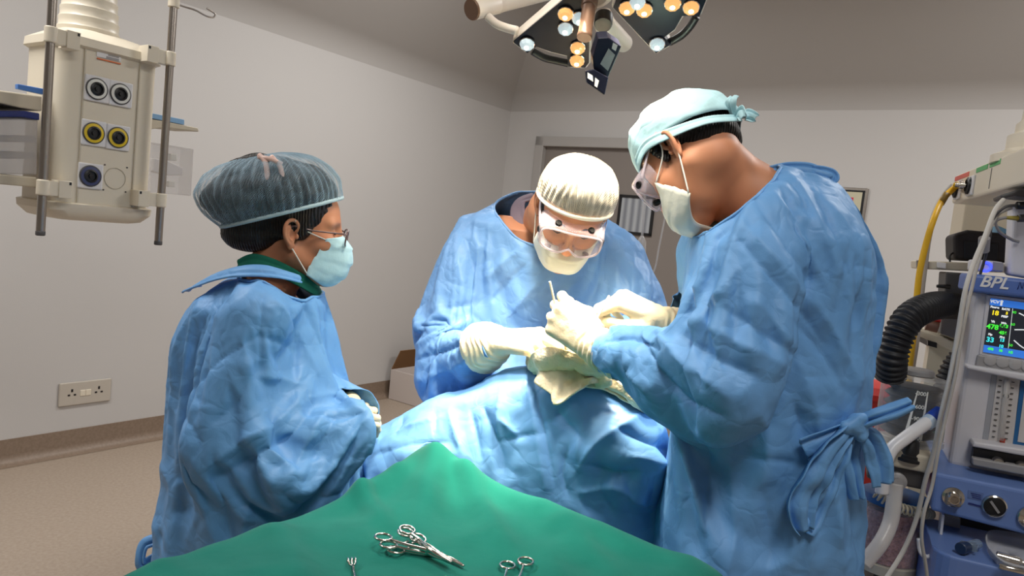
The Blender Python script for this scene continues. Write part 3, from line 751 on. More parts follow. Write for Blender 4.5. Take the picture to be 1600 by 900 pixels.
def rim_tube(o_name, x, q, near, rad, m, parent, r=.003):
    """rolled hem round the opening nearest to a point"""
    e, c = edges_of(q); be = e[c == 1]; nb = {}
    for a, b in be: nb.setdefault(a, []).append(b); nb.setdefault(b, []).append(a)
    st = min(nb, key=lambda i: np.linalg.norm(x[i] - A3(*near))); lp = [st]; prev = None
    while True:
        n = [k for k in nb[lp[-1]] if k != prev]
        if not n: break
        prev = lp[-1]
        if n[0] == st: break
        lp.append(n[0])
        if len(lp) > 5000: break
    p = x[lp]
    for _ in range(4): p = (np.roll(p, 1, 0) + 2 * p + np.roll(p, -1, 0)) / 4
    return link(o_name, MBm(MB().tube(p[::2], r, 6, True)), m, parent)
def MBm(mb):
    me = bpy.data.meshes.new('m'); me.from_pydata(mb.v, [], mb.f); me.validate(); return me
# ------------------------------------------------------------------ the woman on the left
wo = empty('person', (-.50, 1.52, 0), 'person in blue gown and translucent bouffant cap standing sideways with folded arms', 'person')
def sl(py, l, r, Yc, ry, z=None, ang=0):
    k = .105 * (r - l) / 2; a, b = P(l, py - k, Yc), P(r, py + k, Yc); c = (a + b) / 2
    return (float(c[2]) if z is None else z, float(c[0]), Yc, float(abs(b[0] - a[0])) / 2, ry, ang)
def hframe(fwd, back, left=False):
    R = frame(fwd, back)
    if left: R = R.copy(); R[:, 1] *= -1
    return R
hoW = P(461, 363, 1.57); RW_ = frame((1, .28, .01), (.0, -.03, 1)) * .92
neckW = [(P(420, 440, 1.565), .054), (P(405, 480, 1.56), .075)]
hv, hq = head_mesh(RW_, hoW, neckW, True)
shW, elW, wrW = P(402, 490, 1.42), P(330, 690, 1.375), P(530, 668, 1.44)
shF, elF, wrF = P(440, 480, 1.72), P(480, 660, 1.74), P(540, 640, 1.52)
bw = Field((-.85, 1.25, 0), (-.15, 1.95, 1.35), .012)
bw.loft([sl(440, 370, 450, 1.57, .09), sl(480, 320, 490, 1.57, .15), sl(540, 290, 505, 1.57, .14), sl(680, 300, 500, 1.57, .13), sl(780, 290, 500, 1.57, .16)], .03)
for a, b, ra, rb in ((shW, elW, .05, .04), (elW, wrW, .04, .028), (shF, elF, .05, .04), (elF, wrF, .04, .028)): bw.cap(a, b, ra, rb)
legs(bw, [(-.52, 1.48, .88), (-.52, 1.66, .88)], [(-.52, 1.48, 0), (-.50, 1.68, 0)])
bv, bq = bw.mesh()
link('body', pym(np.concatenate([hv, bv - .014 * vnormals(bv, bq)]), np.concatenate([hq, bq + len(hv)])), M['skin_f'], wo)
for p in ((-.52, 1.48, 0), (-.50, 1.68, 0)): shoe(wo, p, (1, 0, 0))
# gown
lw = [sl(428, 374, 470, 1.57, .085), sl(440, 345, 488, 1.57, .14), sl(458, 305, 503, 1.57, .185), sl(490, 272, 515, 1.57, .20), sl(540, 258, 528, 1.57, .20), sl(600, 264, 540, 1.57, .19),
      sl(680, 258, 548, 1.56, .19), sl(760, 249, 552, 1.55, .20), sl(870, 240, 560, 1.55, .22), sl(1000, 232, 570, 1.55, .23), sl(1130, 225, 575, 1.55, .24)]
cpW = [(P(412, 488, 1.44), P(345, 590, 1.40), .085, .088), (P(345, 590, 1.40), P(338, 668, 1.375), .088, .082), (P(338, 668, 1.375), P(430, 690, 1.37), .085, .088), (P(430, 690, 1.37), P(560, 668, 1.46), .086, .060),
       (P(450, 490, 1.70), P(480, 640, 1.73), .08, .08), (P(480, 640, 1.73), P(560, 642, 1.575), .075, .052)]
zb = sl(1120, 225, 575, 1.55, .24)[0]
cutsW = [(P(425, 434, 1.57), A3(.25, 0, 1), .13), ((-.5, 1.55, zb), (0, 0, -1), .6), (P(574, 666, 1.47), P(560, 668, 1.46) - P(430, 690, 1.37), .095), (P(567, 643, 1.565), P(560, 642, 1.575) - P(480, 640, 1.73), .075)]
sgW = [((-.48, 1.57, 1.35), (-.48, 1.57, .4), .2)] + [(a, b, max(r, s)) for a, b, r, s in cpW]
def tnW(v, ps, pc, pa):
    el = np.exp(-(np.linalg.norm(v - elW, axis=1) / .16) ** 2); ps += .10 * el
    low = np.clip((1.0 - v[:, 2]) / .3, 0, 1); ps *= 1 - .7 * low; pc += .05 * low
    return ps, pc, pa
SW = [(-.006, .006, [(410, 442), (409, 500), (405, 578)]), (-.006, .006, [(405, 525), (370, 545), (339, 567), (286, 622)]), (-.005, .006, [(407, 526), (440, 536), (462, 552)]), (-.016, .012, [(456, 490), (466, 540), (458, 585)]), (.010, .014, [(405, 586), (440, 592), (474, 606)]),
      (.014, .018, [(476, 612), (440, 655), (380, 690), (318, 735)]), (-.014, .014, [(492, 628), (455, 680), (400, 712), (345, 745)]), (.012, .016, [(512, 640), (480, 690), (455, 745)]), (-.010, .012, [(528, 640), (505, 690), (480, 735)]), (.010, .012, [(480, 625), (525, 618), (565, 640)]), (-.012, .010, [(470, 640), (520, 650), (566, 645)]),
      (.010, .016, [(312, 468), (285, 520), (268, 580)]), (-.010, .014, [(335, 460), (310, 520), (284, 600)]), (.008, .014, [(360, 455), (335, 520), (306, 585)]), (-.008, .012, [(390, 590), (360, 640), (330, 660)]), (.010, .016, [(300, 722), (318, 790), (339, 850)]), (-.012, .014, [(330, 740), (352, 800), (362, 860)]), (.008, .014, [(395, 770), (380, 820), (385, 860)]), (-.008, .012, [(440, 770), (470, 790), (540, 768)]), (.008, .012, [(430, 470), (460, 510), (500, 590)]), (-.008, .012, [(470, 470), (505, 540), (520, 600)]), (-.006, .008, [(284, 640), (310, 690), (300, 715)])]
gW, gx, gq = gown('gown', wo, lw, cpW, cutsW, sgW, M['gown'], None, seed=11, amp=.005, wave=.09, h=.0105, sim=dict(frames=36, shrink=.035, bend=6, comp=25, npin=4), bodies=[(bv, bq)], strokes=SW)
rim_tube('neckline_hem', gx, gq, P(425, 430, 1.45), .1, M['gown'], wo, .0035)
# scrub collar showing above the gown
v, f = strip([P(372, 417, 1.50), P(395, 409, 1.49), P(430, 418, 1.50), P(470, 438, 1.53), P(494, 452, 1.57), P(500, 452, 1.64)], [.03, .034, .03, .028, .03, .03], [(-.3, -1, .5)] * 3 + [(.3, -1, .5), (1, -.6, .4), (1, 0, .4)], n=8, fold=.0008)
link('scrub_collar', pym(v, f), M['greendark'], wo, True, [SOL(.004)])
# stand-off back flap of the gown collar
v, f = strip([P(470, 436, 1.50), P(420, 424, 1.44), P(370, 424, 1.43), P(330, 434, 1.47), P(303, 447, 1.53), P(300, 452, 1.62)], [.02, .03, .035, .045, .05, .04], [(.2, -1, .7), (.1, -1, .8), (0, -.8, 1), (-.2, -.7, 1), (-.5, -.4, 1), (-.7, .2, 1)], n=8, fold=.0015)
link('gown_collar', pym(v, f), M['gown'], wo, True, [SOL(.002)])
# back edge of the gown with hanging tie
v, f = strip([P(262, 520, 1.60), P(256, 620, 1.60), P(250, 720, 1.60), P(246, 820, 1.60), P(236, 900, 1.60), P(225, 1040, 1.60)], [.03, .05, .06, .06, .06, .06], [(-1, -.3, 0)] * 6, n=8, fold=.004)
v, f = strip([P(249, 842, 1.55), P(226, 850, 1.54), P(219, 870, 1.53), P(222, 884, 1.53), P(245, 874, 1.55), P(262, 868, 1.57)], [.026, .024, .022, .024, .030, .03], [(0, -1, .3)] * 6, n=8, fold=.003)
link('gown_tie', pym(v, f), M['gown'], wo, True, [SOL(.0025)])
# hair
F = Field((-.20, -.12, -.12), (.13, .12, .20), .0035); w_ = .94
F.ell((-.012, 0, .050), (.106, .083, .096)); F.ell((-.066, 0, .085), (.112, .088, .088), None, .04); F.ell((-.085, 0, .00), (.055, .062, .05), None, .04); F.ell((-.115, 0, -.012), (.044, .05, .036), None, .03)
F.cap((.03, .066, .06), (.018, .069, .002), .012, .006, .02); F.cap((.03, -.066, .06), (.018, -.069, .002), .012, .006, .02)
F.ell((.105, 0, -.02), (.062, .12, .088), None, .02, 's')
v, q = F.mesh(); v = v + vnormals(v, q) * (.0016 * vnoise(v * A3(.35, 1, 1), .008, 4) + .003 * vnoise(v, .03, 2))[:, None]
link('hair', pym(v @ RW_.T + hoW, q), M['hair'], wo)
for s in (1, -1): MB().tube([hoW + RW_ @ A3(*p) for p in ((.0935, s * .014, .0335), (.092, s * .026, .037), (.084, s * .040, .034), (.074, s * .048, .029))], [.0018, .0026, .0022, .0008], 6).build('eyebrow', M['hair'], wo, True)
for s in (1, -1): MB().tube([hoW + RW_ @ A3(*p) for p in ((.0865, s * .020, .006), (.0905, s * .030, .0045), (.087, s * .041, .006))], [.0008, .0014, .0007], 6).build('eyelash', M['hair'], wo, True)
pv, pf, _ = cap_surf(RW_, hoW, -.031, .122, .091, .046, .044, .120, bulge=(.0, .40), shift=(-.045, -.020), pleats=10, amp=.001, seed=6, amp2=.006, ez=.8, fe=1.25, nt=30)
link('hair_bun', pym(pv, pf), M['hair'], wo)
# bouffant cap
M['netW'] = net('bouffant_net', (160, 188, 204), .04, .60, 34, 6.0, .55)
pv, pf, brim = cap_surf(RW_, hoW, -.030, .130, .098, .044, .046, .145, bulge=(.0, .42), shift=(-.045, -.020), pleats=46, amp=.0030, seed=3, amp2=.004, ez=.8, fe=1.25)
o = link('bouffant_cap', pym(pv, pf), M['netW'], wo); lv = (pv - hoW) @ RW_; setuv(o, np.stack([lv[:, 0] * 4, lv[:, 2] * 4 + lv[:, 1]], 1))
MB().tube(brim, .0042, 8, True).build('cap_band', mat('cap_band', (168, 192, 200), .7), wo, True)
mb = MB()
for a, b, c in (((-.085, -.058, .165), (-.070, -.074, .150), (-.062, -.090, .112)), ((-.060, -.058, .165), (-.038, -.076, .142), (-.030, -.091, .095)), ((-.085, -.060, .160), (-.060, -.074, .158), (-.036, -.072, .150))):
    mb.tube(catmull([hoW + RW_ @ A3(*p) for p in (a, b, c)], 5), .0055, 8)
mb.build('hair_clip', mat('clip_pale', (214, 180, 168), .35), wo, True)
# mask
mv, mf, cor = mask_surf(RW_, hoW, .064, zr=(.002, -.120))
link('face_mask', pym(mv, mf), M['mask'], wo, True, [SOL(.0018)])
E_ = lambda *p: hoW + RW_ @ A3(*p)
for s, c0, c1 in ((-1, cor[0], cor[1]), (1, cor[2], cor[3])):
    MB().tube(catmull([c0, E_(.020, s * .074, .012), E_(-.006, s * .081, .030), E_(-.020, s * .086, .018), E_(-.016, s * .084, -.012), E_(.0, s * .078, -.035), c1], 6), .0014, 6).build('ear_loop', M['white'], wo, True)
# glasses
mb = MB(); ml = MB()
for s in (1, -1):
    ring = []
    for k in range(28):
        a = 2 * math.pi * k / 28; y = .033 + .026 * math.copysign(abs(math.cos(a)) ** .7, math.cos(a)); z = -.002 + .0175 * math.copysign(abs(math.sin(a)) ** .75, math.sin(a))
        ring.append(E_(.119 - .006 * (abs(y) / .06) ** 2 + z * .10, s * y, z))
    mb.tube(ring, .0016, 6, True); ml.add(ring, [tuple(range(28))])
    mb.tube(catmull([E_(.113, s * .060, .008), E_(.100, s * .071, .010), E_(.04, s * .076, .012), (E_(-.005, s * .078, .018)), E_(-.018, s * .076, -.002)], 5), .0019, 6)
mb.tube([E_(.1185, -.008, .004), E_(.121, 0, .006), E_(.1185, .008, .004)], .0016, 6)
gl = mb.build('glasses', mat('glasses_frame', (92, 62, 58), .3, spec=.6), wo, True); ml.build('glasses_lens', M['lens'], gl, True)
MB().tube([E_(.0 - .001, -.0795 + .0, .030), E_(.002, -.088, .034), E_(.001, -.0905, .028)], .0009, 6).build('ear_ring', M['chrome'], wo, True)
# gloved hands: the left one grips the right forearm, its knuckles just past the folded sleeves
hp = hand(P(550, 632, 1.555), hframe((.30, -.70, -.65), (.55, .35, .75), True), [(25, 45, 30)] * 4, [(.02, .03, -.012), (.05, .045, -.02), (.078, .04, -.028), (.10, .03, -.03)], s=.85)
glove('glove', wo, hp, [(P(545, 632, 1.575), .028), (P(528, 638, 1.61), .030)])
hp = hand(P(525, 662, 1.50), hframe((.55, .75, .15), (.2, -.5, .85)), [(30, 35, 20)] * 4, [(.02, .03, -.012), (.05, .04, -.02), (.078, .036, -.028), (.10, .03, -.03)], s=.85)
glove('glove', wo, hp, [(P(520, 664, 1.48), .028), (P(490, 672, 1.45), .030)])
# ------------------------------------------------------------------ surgeon in the middle, bowed over the patient, seen from the front
mo = empty('person', (.06, 2.03, 0), 'surgeon in white net cap and clear goggles bowing forward, facing the camera', 'person')
hoM = P(893, 331, 1.76); RM = frame((-.02, -.76, -.65), (.13, -.62, .75))
neckM = [(P(866, 332, 1.85), .060), (P(858, 350, 1.93), .066), (P(853, 400, 2.0), .075)]
hv, hq = head_mesh(RM, hoM, neckM)
shM, elM, wrM = P(735, 400, 1.93), P(690, 560, 1.84), P(775, 537, 1.665)
shN, elN, wrN = P(965, 405, 1.93), P(1005, 525, 1.86), P(915, 545, 1.70)
bm_ = Field((-.5, 1.4, 0), (.6, 2.3, 1.6), .012)
bm_.loft([sl(335, 775, 930, 1.97, .06), sl(360, 725, 975, 1.97, .11), sl(420, 715, 978, 1.98, .13), sl(520, 715, 970, 2.02, .13), sl(640, 700, 950, 2.06, .13), sl(760, 710, 950, 2.07, .15)], .03)
for a, b, ra, rb in ((shM, elM, .062, .05), (elM, wrM, .05, .032), (shN, elN, .062, .05), (elN, wrN, .05, .032)): bm_.cap(a, b, ra, rb)
legs(bm_, [(-.02, 2.06, .88), (.15, 2.06, .88)], [(-.03, 2.06, 0), (.16, 2.08, 0)])
bv, bq = bm_.mesh(); link('body', pym(np.concatenate([hv, bv - .014 * vnormals(bv, bq)]), np.concatenate([hq, bq + len(hv)])), M['skin_m'], mo)
for p in ((-.03, 2.06, 0), (.16, 2.08, 0)): shoe(mo, p, (0, -1, 0))
lm = [sl(296, 800, 915, 1.96, .075), sl(312, 788, 925, 1.96, .09), sl(330, 755, 955, 1.97, .12), sl(352, 712, 990, 1.97, .15), sl(400, 692, 1000, 1.97, .17), sl(460, 690, 995, 1.98, .18), sl(540, 690, 985, 2.02, .18), sl(620, 655, 968, 2.05, .18), sl(760, 645, 975, 2.06, .19), sl(930, 640, 985, 2.06, .20)]
zm = sl(920, 640, 985, 2.06, .2)[0]
cpM = [(P(728, 395, 1.93), P(690, 480, 1.89), .085, .085), (P(690, 480, 1.89), P(686, 558, 1.84), .085, .075), (P(686, 558, 1.84), P(775, 537, 1.66), .072, .040),
       (P(972, 400, 1.93), P(1000, 460, 1.90), .085, .082), (P(1000, 460, 1.90), P(1010, 525, 1.85), .082, .07), (P(1010, 525, 1.85), P(915, 545, 1.70), .068, .052)]
cutsM = [(P(853, 322, 1.95), A3(0, -.62, 1), .13), ((.06, 2.06, zm), (0, 0, -1), .6), (P(778, 537, 1.655), P(775, 537, 1.66) - P(686, 558, 1.84), .09), (P(912, 545, 1.695), P(915, 545, 1.70) - P(1010, 525, 1.85), .09)]
SM = [(-.005, .006, [(704, 353), (706, 433), (695, 490)]), (-.018, .012, [(727, 371), (742, 429), (742, 500)]), (.010, .014, [(715, 400), (722, 450), (716, 500)]), (-.010, .010, [(691, 482), (722, 478), (750, 470)]), (.012, .012, [(652, 540), (690, 520), (740, 498)]), (-.012, .010, [(656, 560), (700, 545), (748, 520)]), (.010, .010, [(664, 590), (705, 575), (750, 548)]), (-.008, .008, [(740, 491), (762, 509)]),
      (.010, .014, [(811, 392), (784, 412), (758, 436)]), (-.008, .012, [(830, 405), (795, 440), (770, 470)]), (.008, .014, [(870, 428), (835, 450), (790, 500)]), (-.005, .006, [(949, 384), (946, 420), (947, 455)]), (.010, .012, [(975, 398), (998, 430), (1011, 469)]), (-.010, .012, [(960, 400), (980, 440), (990, 480)]), (-.008, .012, [(690, 380), (668, 430), (655, 480)]), (.008, .012, [(670, 420), (655, 470), (650, 520)]), (-.010, .014, [(700, 600), (690, 640), (680, 690)]), (.010, .014, [(670, 590), (662, 640), (655, 690)])]
gM, gx, gq = gown('gown', mo, lm, cpM, cutsM, [], M['gown2'], strokes=SM, seed=5, amp=.005, wave=.09, h=.0105, sim=dict(frames=34, shrink=.035, bend=6, comp=25, npin=4), bodies=[(bv, bq)])
rim_tube('neckline_hem', gx, gq, P(852, 345, 1.90), .1, M['gown2'], mo, .0035)
v, f = strip([P(836, 306, 1.99), P(812, 316, 1.96), P(810, 338, 1.915), P(826, 366, 1.885), P(852, 384, 1.875), P(900, 380, 1.88), P(930, 352, 1.92)], [.03, .04, .045, .04, .03, .03, .03], [(-.3, -.6, .5), (-.6, -.7, .5), (-.5, -1, .3), (-.3, -1, .4), (0, -1, .5), (.3, -1, .5), (.5, -1, .5)], n=8, fold=.001)
link('scrub_collar', pym(v, f), mat('scrub_mauve', (128, 112, 124), .8), mo, True, [SOL(.004)])
T = lambda *p: hoM + RM @ A3(*p)
def short_hair(name, R, o, m, line=.0, low=-.115):
    F = Field((-.14, -.1, -.1), (.12, .1, .16), .003); F.ell((-.010, 0, .046), (.101, .0775, .089)); F.ell((-.05, 0, -.01), (.048, .062, .055), None, .03)
    F.cap((.028, .070, .05), (.022, .0705, -.005), .008, .005, .015); F.cap((.028, -.070, .05), (.022, -.0705, -.005), .008, .005, .015)
    F.ell((.105, 0, -.03 - line), (.072, .12, .105), None, .015, 's'); F.ell((-.02, 0, low), (.16, .12, .07), None, .02, 's')
    v, q = F.mesh(); v = v + vnormals(v, q) * (.0012 * vnoise(v * A3(.4, 1, 1), .006, 4))[:, None]
    return link('hair', pym(v @ R.T + o, q), M['hair'], m)
short_hair('hair', RM, hoM, mo, .022)
pv, pf, _ = cap_surf(RM, hoM, -.009, .105, .084, .038, .036, .099, bulge=(.0, .06), shift=(-.012, 0), pleats=12, amp=.001, seed=9, amp2=.002, nt=26)
link('hair_top', pym(pv, pf), M['hair'], mo)
M['netM'] = net('pleated_net', (216, 210, 194), .16, .80, 13, 3.0, .0)
pv, pf, brim = cap_surf(RM, hoM, -.008, .112, .090, .030, .040, .112, bulge=(.03, .10), shift=(-.012, .0), pleats=34, amp=.0016, seed=8, amp2=.002)
o = link('net_cap', pym(pv, pf), M['netM'], mo); lv = (pv - hoM) @ RM; setuv(o, np.stack([np.arctan2(lv[:, 1], (.115 - lv[:, 0]) * .6 + lv[:, 2] * .6 - .01) * .75, lv[:, 0] * .4], 1))
MB().tube(brim, .0045, 8, True).build('cap_band', mat('cap_band_white', (222, 220, 206), .7), mo, True)
def brows(R, o, parent):
    T = lambda *p: o + R @ A3(*p); 
    for s in (1, -1):
        MB().tube([T(.098, s * .012, .030), T(.0965, s * .026, .035), T(.088, s * .041, .032), T(.077, s * .050, .026)], [.0022, .0034, .003, .001], 6).build('eyebrow', M['hair'], parent, True)
        MB().tube([T(.0865, s * .020, .0045), T(.0905, s * .031, .0025), T(.0865, s * .042, .0045)], [.0008, .0016, .0007], 6).build('eyelash', M['hair'], parent, True)
brows(RM, hoM, mo)
mv, mf, cor = mask_surf(RM, hoM, .070, zr=(-.034, -.108))
link('face_mask', pym(mv, mf), M['maskw'], mo, True, [SOL(.0018)])
def loops(R, o, cor, parent):
    T = lambda *p: o + R @ A3(*p)
    for s, c0, c1 in ((-1, cor[0], cor[1]), (1, cor[2], cor[3])):
        MB().tube(catmull([c0, T(.022, s * .076, .004), T(.0, s * .083, .032), T(-.016, s * .088, .026), T(-.018, s * .088, -.008), T(-.004, s * .080, -.034), c1], 6), .0016, 6).build('ear_loop', M['white'], parent, True)
loops(RM, hoM, cor, mo)
goggles(mo, RM, hoM, 1)
for s in (1, -1):
    v, f = strip([T(.085, s * .074, .014), T(.04, s * .0795, .020), T(.0, s * .082, .034), T(-.05, s * .080, .045)], [.014, .012, .012, .012], [RM @ A3(0, s, .1)] * 4, n=6)
    link('goggle_strap', pym(v, f), M['clearrim'], mo, True, [SOL(.0015)])
hp = hand(wrM + A3(.004, -.004, .008), hframe(P(875, 538, 1.60) - wrM, (-.1, -.45, .85)), [(28, 42, 22), (34, 46, 26), (38, 48, 28), (42, 48, 28)], [(.02, .028, -.014), (.052, .046, -.028), (.085, .040, -.038), (.112, .028, -.042)], s=1.04)
glove('glove', mo, hp, [(wrM, .033), (P(765, 540, 1.685), .050), (P(752, 545, 1.71), .059)])
hp = hand(wrN + A3(0, 0, .012), hframe(P(850, 548, 1.60) - wrN, (.1, -.45, .85), True), [(40, 40, 25)] * 4, [(.02, .028, -.014), (.052, .046, -.028), (.085, .040, -.038), (.112, .028, -.042)])
glove('glove', mo, hp, [(wrN, .033), (P(935, 541, 1.74), .042), (P(950, 540, 1.765), .047)])

# ------------------------------------------------------------------ surgeon on the right, seen from behind and the side
ro = empty('person', (.50, 1.42, 0), 'tall surgeon in light blue tie cap and goggles, gown tied behind, bending over the patient', 'person')
hoR = P(1086, 246, 1.45); RR_ = frame((-.42, .42, -.80), (-.35, .55, .60)) * .97
neckR = [(P(1140, 285, 1.445), .058), (P(1180, 318, 1.44), .068), (P(1215, 355, 1.43), .085)]
hv, hq = head_mesh(RR_, hoR, neckR)
shR, elR, wrR = P(1185, 415, 1.27), P(1155, 572, 1.22), P(940, 548, 1.455)
shS, elS, wrS = P(1120, 390, 1.62), P(1110, 530, 1.70), P(1038, 505, 1.63)
br_ = Field((-.05, 1.0, 0), (.9, 1.9, 1.75), .012)
br_.loft([sl(285, 1190, 1290, 1.43, .06), sl(320, 1135, 1315, 1.43, .12), sl(370, 1108, 1335, 1.43, .165), sl(430, 1095, 1338, 1.43, .16), sl(520, 1085, 1335, 1.43, .14), sl(640, 1085, 1325, 1.43, .14), sl(780, 1085, 1325, 1.43, .16), sl(860, 1090, 1320, 1.43, .15)], .03)
for a, b, ra, rb in ((shR, elR, .066, .055), (elR, wrR, .055, .032), (shS, elS, .066, .052), (elS, wrS, .052, .032)): br_.cap(a, b, ra, rb)
legs(br_, [(.46, 1.34, .86), (.46, 1.52, .86)], [(.44, 1.32, 0), (.46, 1.55, 0)], .095)
bv, bq = br_.mesh(); link('body', pym(np.concatenate([hv, bv - .014 * vnormals(bv, bq)]), np.concatenate([hq, bq + len(hv)])), M['skin_m'], ro)
for p in ((.44, 1.32, 0), (.46, 1.55, 0)): shoe(ro, p, (-1, 0.2, 0))
lr = [sl(262, 1195, 1275, 1.43, .065), sl(285, 1158, 1305, 1.43, .12), sl(318, 1118, 1335, 1.43, .175), sl(360, 1092, 1352, 1.43, .205), sl(430, 1072, 1362, 1.43, .205), sl(500, 1064, 1362, 1.43, .19), sl(600, 1060, 1352, 1.43, .18), sl(700, 1056, 1346, 1.43, .18), sl(800, 1052, 1352, 1.43, .19), sl(900, 1050, 1358, 1.43, .20), sl(1100, 1042, 1365, 1.43, .21), sl(1290, 1036, 1372, 1.43, .22)]
zr = sl(1280, 1036, 1372, 1.43, .22)[0]
cpR = [(P(1190, 405, 1.27), P(1178, 490, 1.23), .10, .10), (P(1178, 490, 1.23), P(1158, 568, 1.21), .10, .082), (P(1158, 568, 1.21), P(1045, 566, 1.33), .082, .064), (P(1045, 566, 1.33), P(945, 550, 1.45), .064, .044),
       (P(1115, 395, 1.62), P(1105, 525, 1.69), .09, .08), (P(1105, 525, 1.69), P(1064, 510, 1.65), .07, .05)]
cutsR = [(P(1148, 308, 1.43), A3(-.75, 0, .66), .16), ((.5, 1.43, zr), (0, 0, -1), .6), (P(942, 549, 1.455), P(945, 550, 1.45) - P(1045, 566, 1.33), .085), (P(1062, 509, 1.648), P(1064, 510, 1.65) - P(1105, 525, 1.69), .085)]
SR = [(-.005, .006, [(1182, 267), (1160, 310), (1142, 360)]), (-.007, .007, [(1142, 360), (1200, 427), (1253, 489), (1290, 540)]), (.010, .014, [(1225, 262), (1270, 330), (1310, 420)]), (-.010, .012, [(1245, 262), (1292, 335), (1325, 430)]), (.008, .012, [(1200, 290), (1250, 370), (1290, 450)]), (-.008, .010, [(1180, 310), (1225, 375), (1270, 440)]), (.009, .012, [(1160, 350), (1215, 410), (1262, 470)]),
      (-.010, .012, [(1130, 335), (1105, 380), (1082, 420)]), (.010, .012, [(1120, 380), (1098, 430), (1076, 480)]), (-.009, .010, [(1110, 430), (1085, 480), (1065, 520)]), (.012, .014, [(1150, 420), (1110, 480), (1070, 520)]),
      (.014, .012, [(955, 520), (985, 506), (1020, 512)]), (-.012, .008, [(950, 535), (990, 528), (1030, 545)]), (.012, .010, [(975, 545), (985, 580), (1010, 615)]), (-.014, .010, [(1000, 530), (1030, 580), (1080, 630), (1130, 650)]), (.014, .014, [(1030, 525), (1075, 570), (1140, 620)]), (-.012, .012, [(1060, 520), (1120, 560), (1190, 590)]), (.012, .014, [(1090, 500), (1150, 535), (1225, 570)]), (-.010, .012, [(1130, 480), (1190, 520), (1250, 560)]), (.008, .012, [(1180, 470), (1230, 530), (1260, 600)]), (-.010, .014, [(1240, 500), (1290, 560), (1320, 610)]), (.010, .014, [(1270, 470), (1310, 530), (1335, 590)]),
      (-.014, .010, [(1242, 630), (1252, 660), (1258, 692)]), (.010, .012, [(1262, 610), (1276, 650), (1280, 690)]), (-.006, .007, [(1150, 712), (1205, 718), (1260, 728)]), (.008, .014, [(1190, 650), (1200, 700), (1195, 760)]), (-.012, .016, [(1100, 690), (1110, 760), (1100, 850)]), (.012, .018, [(1140, 720), (1150, 800), (1140, 890)]), (-.010, .016, [(1190, 760), (1205, 830), (1200, 890)]), (.010, .014, [(1300, 760), (1310, 830), (1320, 890)]), (-.012, .012, [(1335, 700), (1340, 780), (1345, 880)]), (.012, .016, [(1265, 820), (1262, 860), (1258, 895)]), (-.008, .012, [(1335, 345), (1340, 430), (1338, 510)])]
gR, gx, gq = gown('gown', ro, lr, cpR, cutsR, [], M['gown'], strokes=SR, seed=21, amp=.005, wave=.09, h=.011, sim=dict(frames=34, shrink=.035, bend=6, comp=25, npin=4), bodies=[(bv, bq)])
rim_tube('neckline_hem', gx, gq, P(1180, 310, 1.43), .1, M['gown'], ro, .0035)
T = lambda *p: hoR + RR_ @ A3(*p)
short_hair('hair', RR_, hoR, ro, 0, -.104); brows(RR_, hoR, ro)
pv, pf, brim = cap_surf(RR_, hoR, -.006, .109, .086, .030, .038, .118, bulge=(.04, .09), shift=(-.010, 0), pleats=9, amp=.002, seed=4, amp2=.005)
link('tie_cap', pym(pv, pf), M['capblue'], ro, True, [SOL(.0015)])
v, f = strip([T(.106, 0, .060), T(.080, .066, .050), T(.030, .088, .046), T(-.03, .088, .008), T(-.085, .060, -.020), T(-.114, .0, -.028)], [.022, .024, .024, .022, .02, .02], [RR_ @ A3(*n) for n in ((1, 0, .3), (.5, 1, .2), (.2, 1, .2), (-.3, 1, .1), (-1, .5, 0), (-1, 0, 0))], n=10, fold=.0012)
link('cap_tie', pym(v, f), M['capblue'], ro, True, [SOL(.0015)])
for k, (a, b, c) in enumerate((((-.110, .006, -.018), (-.128, .022, -.004), (-.138, .014, .004)), ((-.110, .004, -.024), (-.126, .020, -.036), (-.124, .028, -.056)), ((-.108, 0, -.020), (-.122, -.020, -.020), (-.130, -.016, -.046)))):
    v, f = strip([T(*a), T(*b), T(*c)], [.010, .024, .018], [RR_ @ A3(0, 1, .2)] * 3, n=8, fold=.0025, seed=k)
    link('cap_tie', pym(v, f), M['capblue'], ro, True, [SOL(.0015)])
mv, mf, cor = mask_surf(RR_, hoR, .070, zr=(-.048, -.126), droop=1.0)
link('face_mask', pym(mv, mf), M['maskw'], ro, True, [SOL(.0018)]); loops(RR_, hoR, cor, ro)
goggles(ro, RR_, hoR, -1)
for s in (1, -1):
    v, f = strip([T(.085, s * .074, .014), T(.055, s * .079, .028), T(.01, s * .085, .046), T(-.04, s * .085, .040)], [.007, .006, .006, .006], [RR_ @ A3(0, s, .1)] * 4, n=6)
    link('goggle_strap', pym(v, f), M['clearrim'], ro, True, [SOL(.0015)])
# near (left) hand: fist round a slim instrument, thumb on top
hp = hand(P(926, 538, 1.475), hframe(P(862, 480, 1.515) - P(926, 538, 1.475), (-.42, -.80, .35), True), [(52, 62, 34), (62, 68, 40), (66, 70, 42), (70, 70, 42)], [(.018, .026, -.014), (.054, .040, -.030), (.086, .032, -.044), (.112, .020, -.050)], s=1.05)
glove('glove', ro, hp, [(P(930, 541, 1.472), .032), (P(945, 548, 1.455), .038), (P(975, 562, 1.42), .042)], wr=.0022)
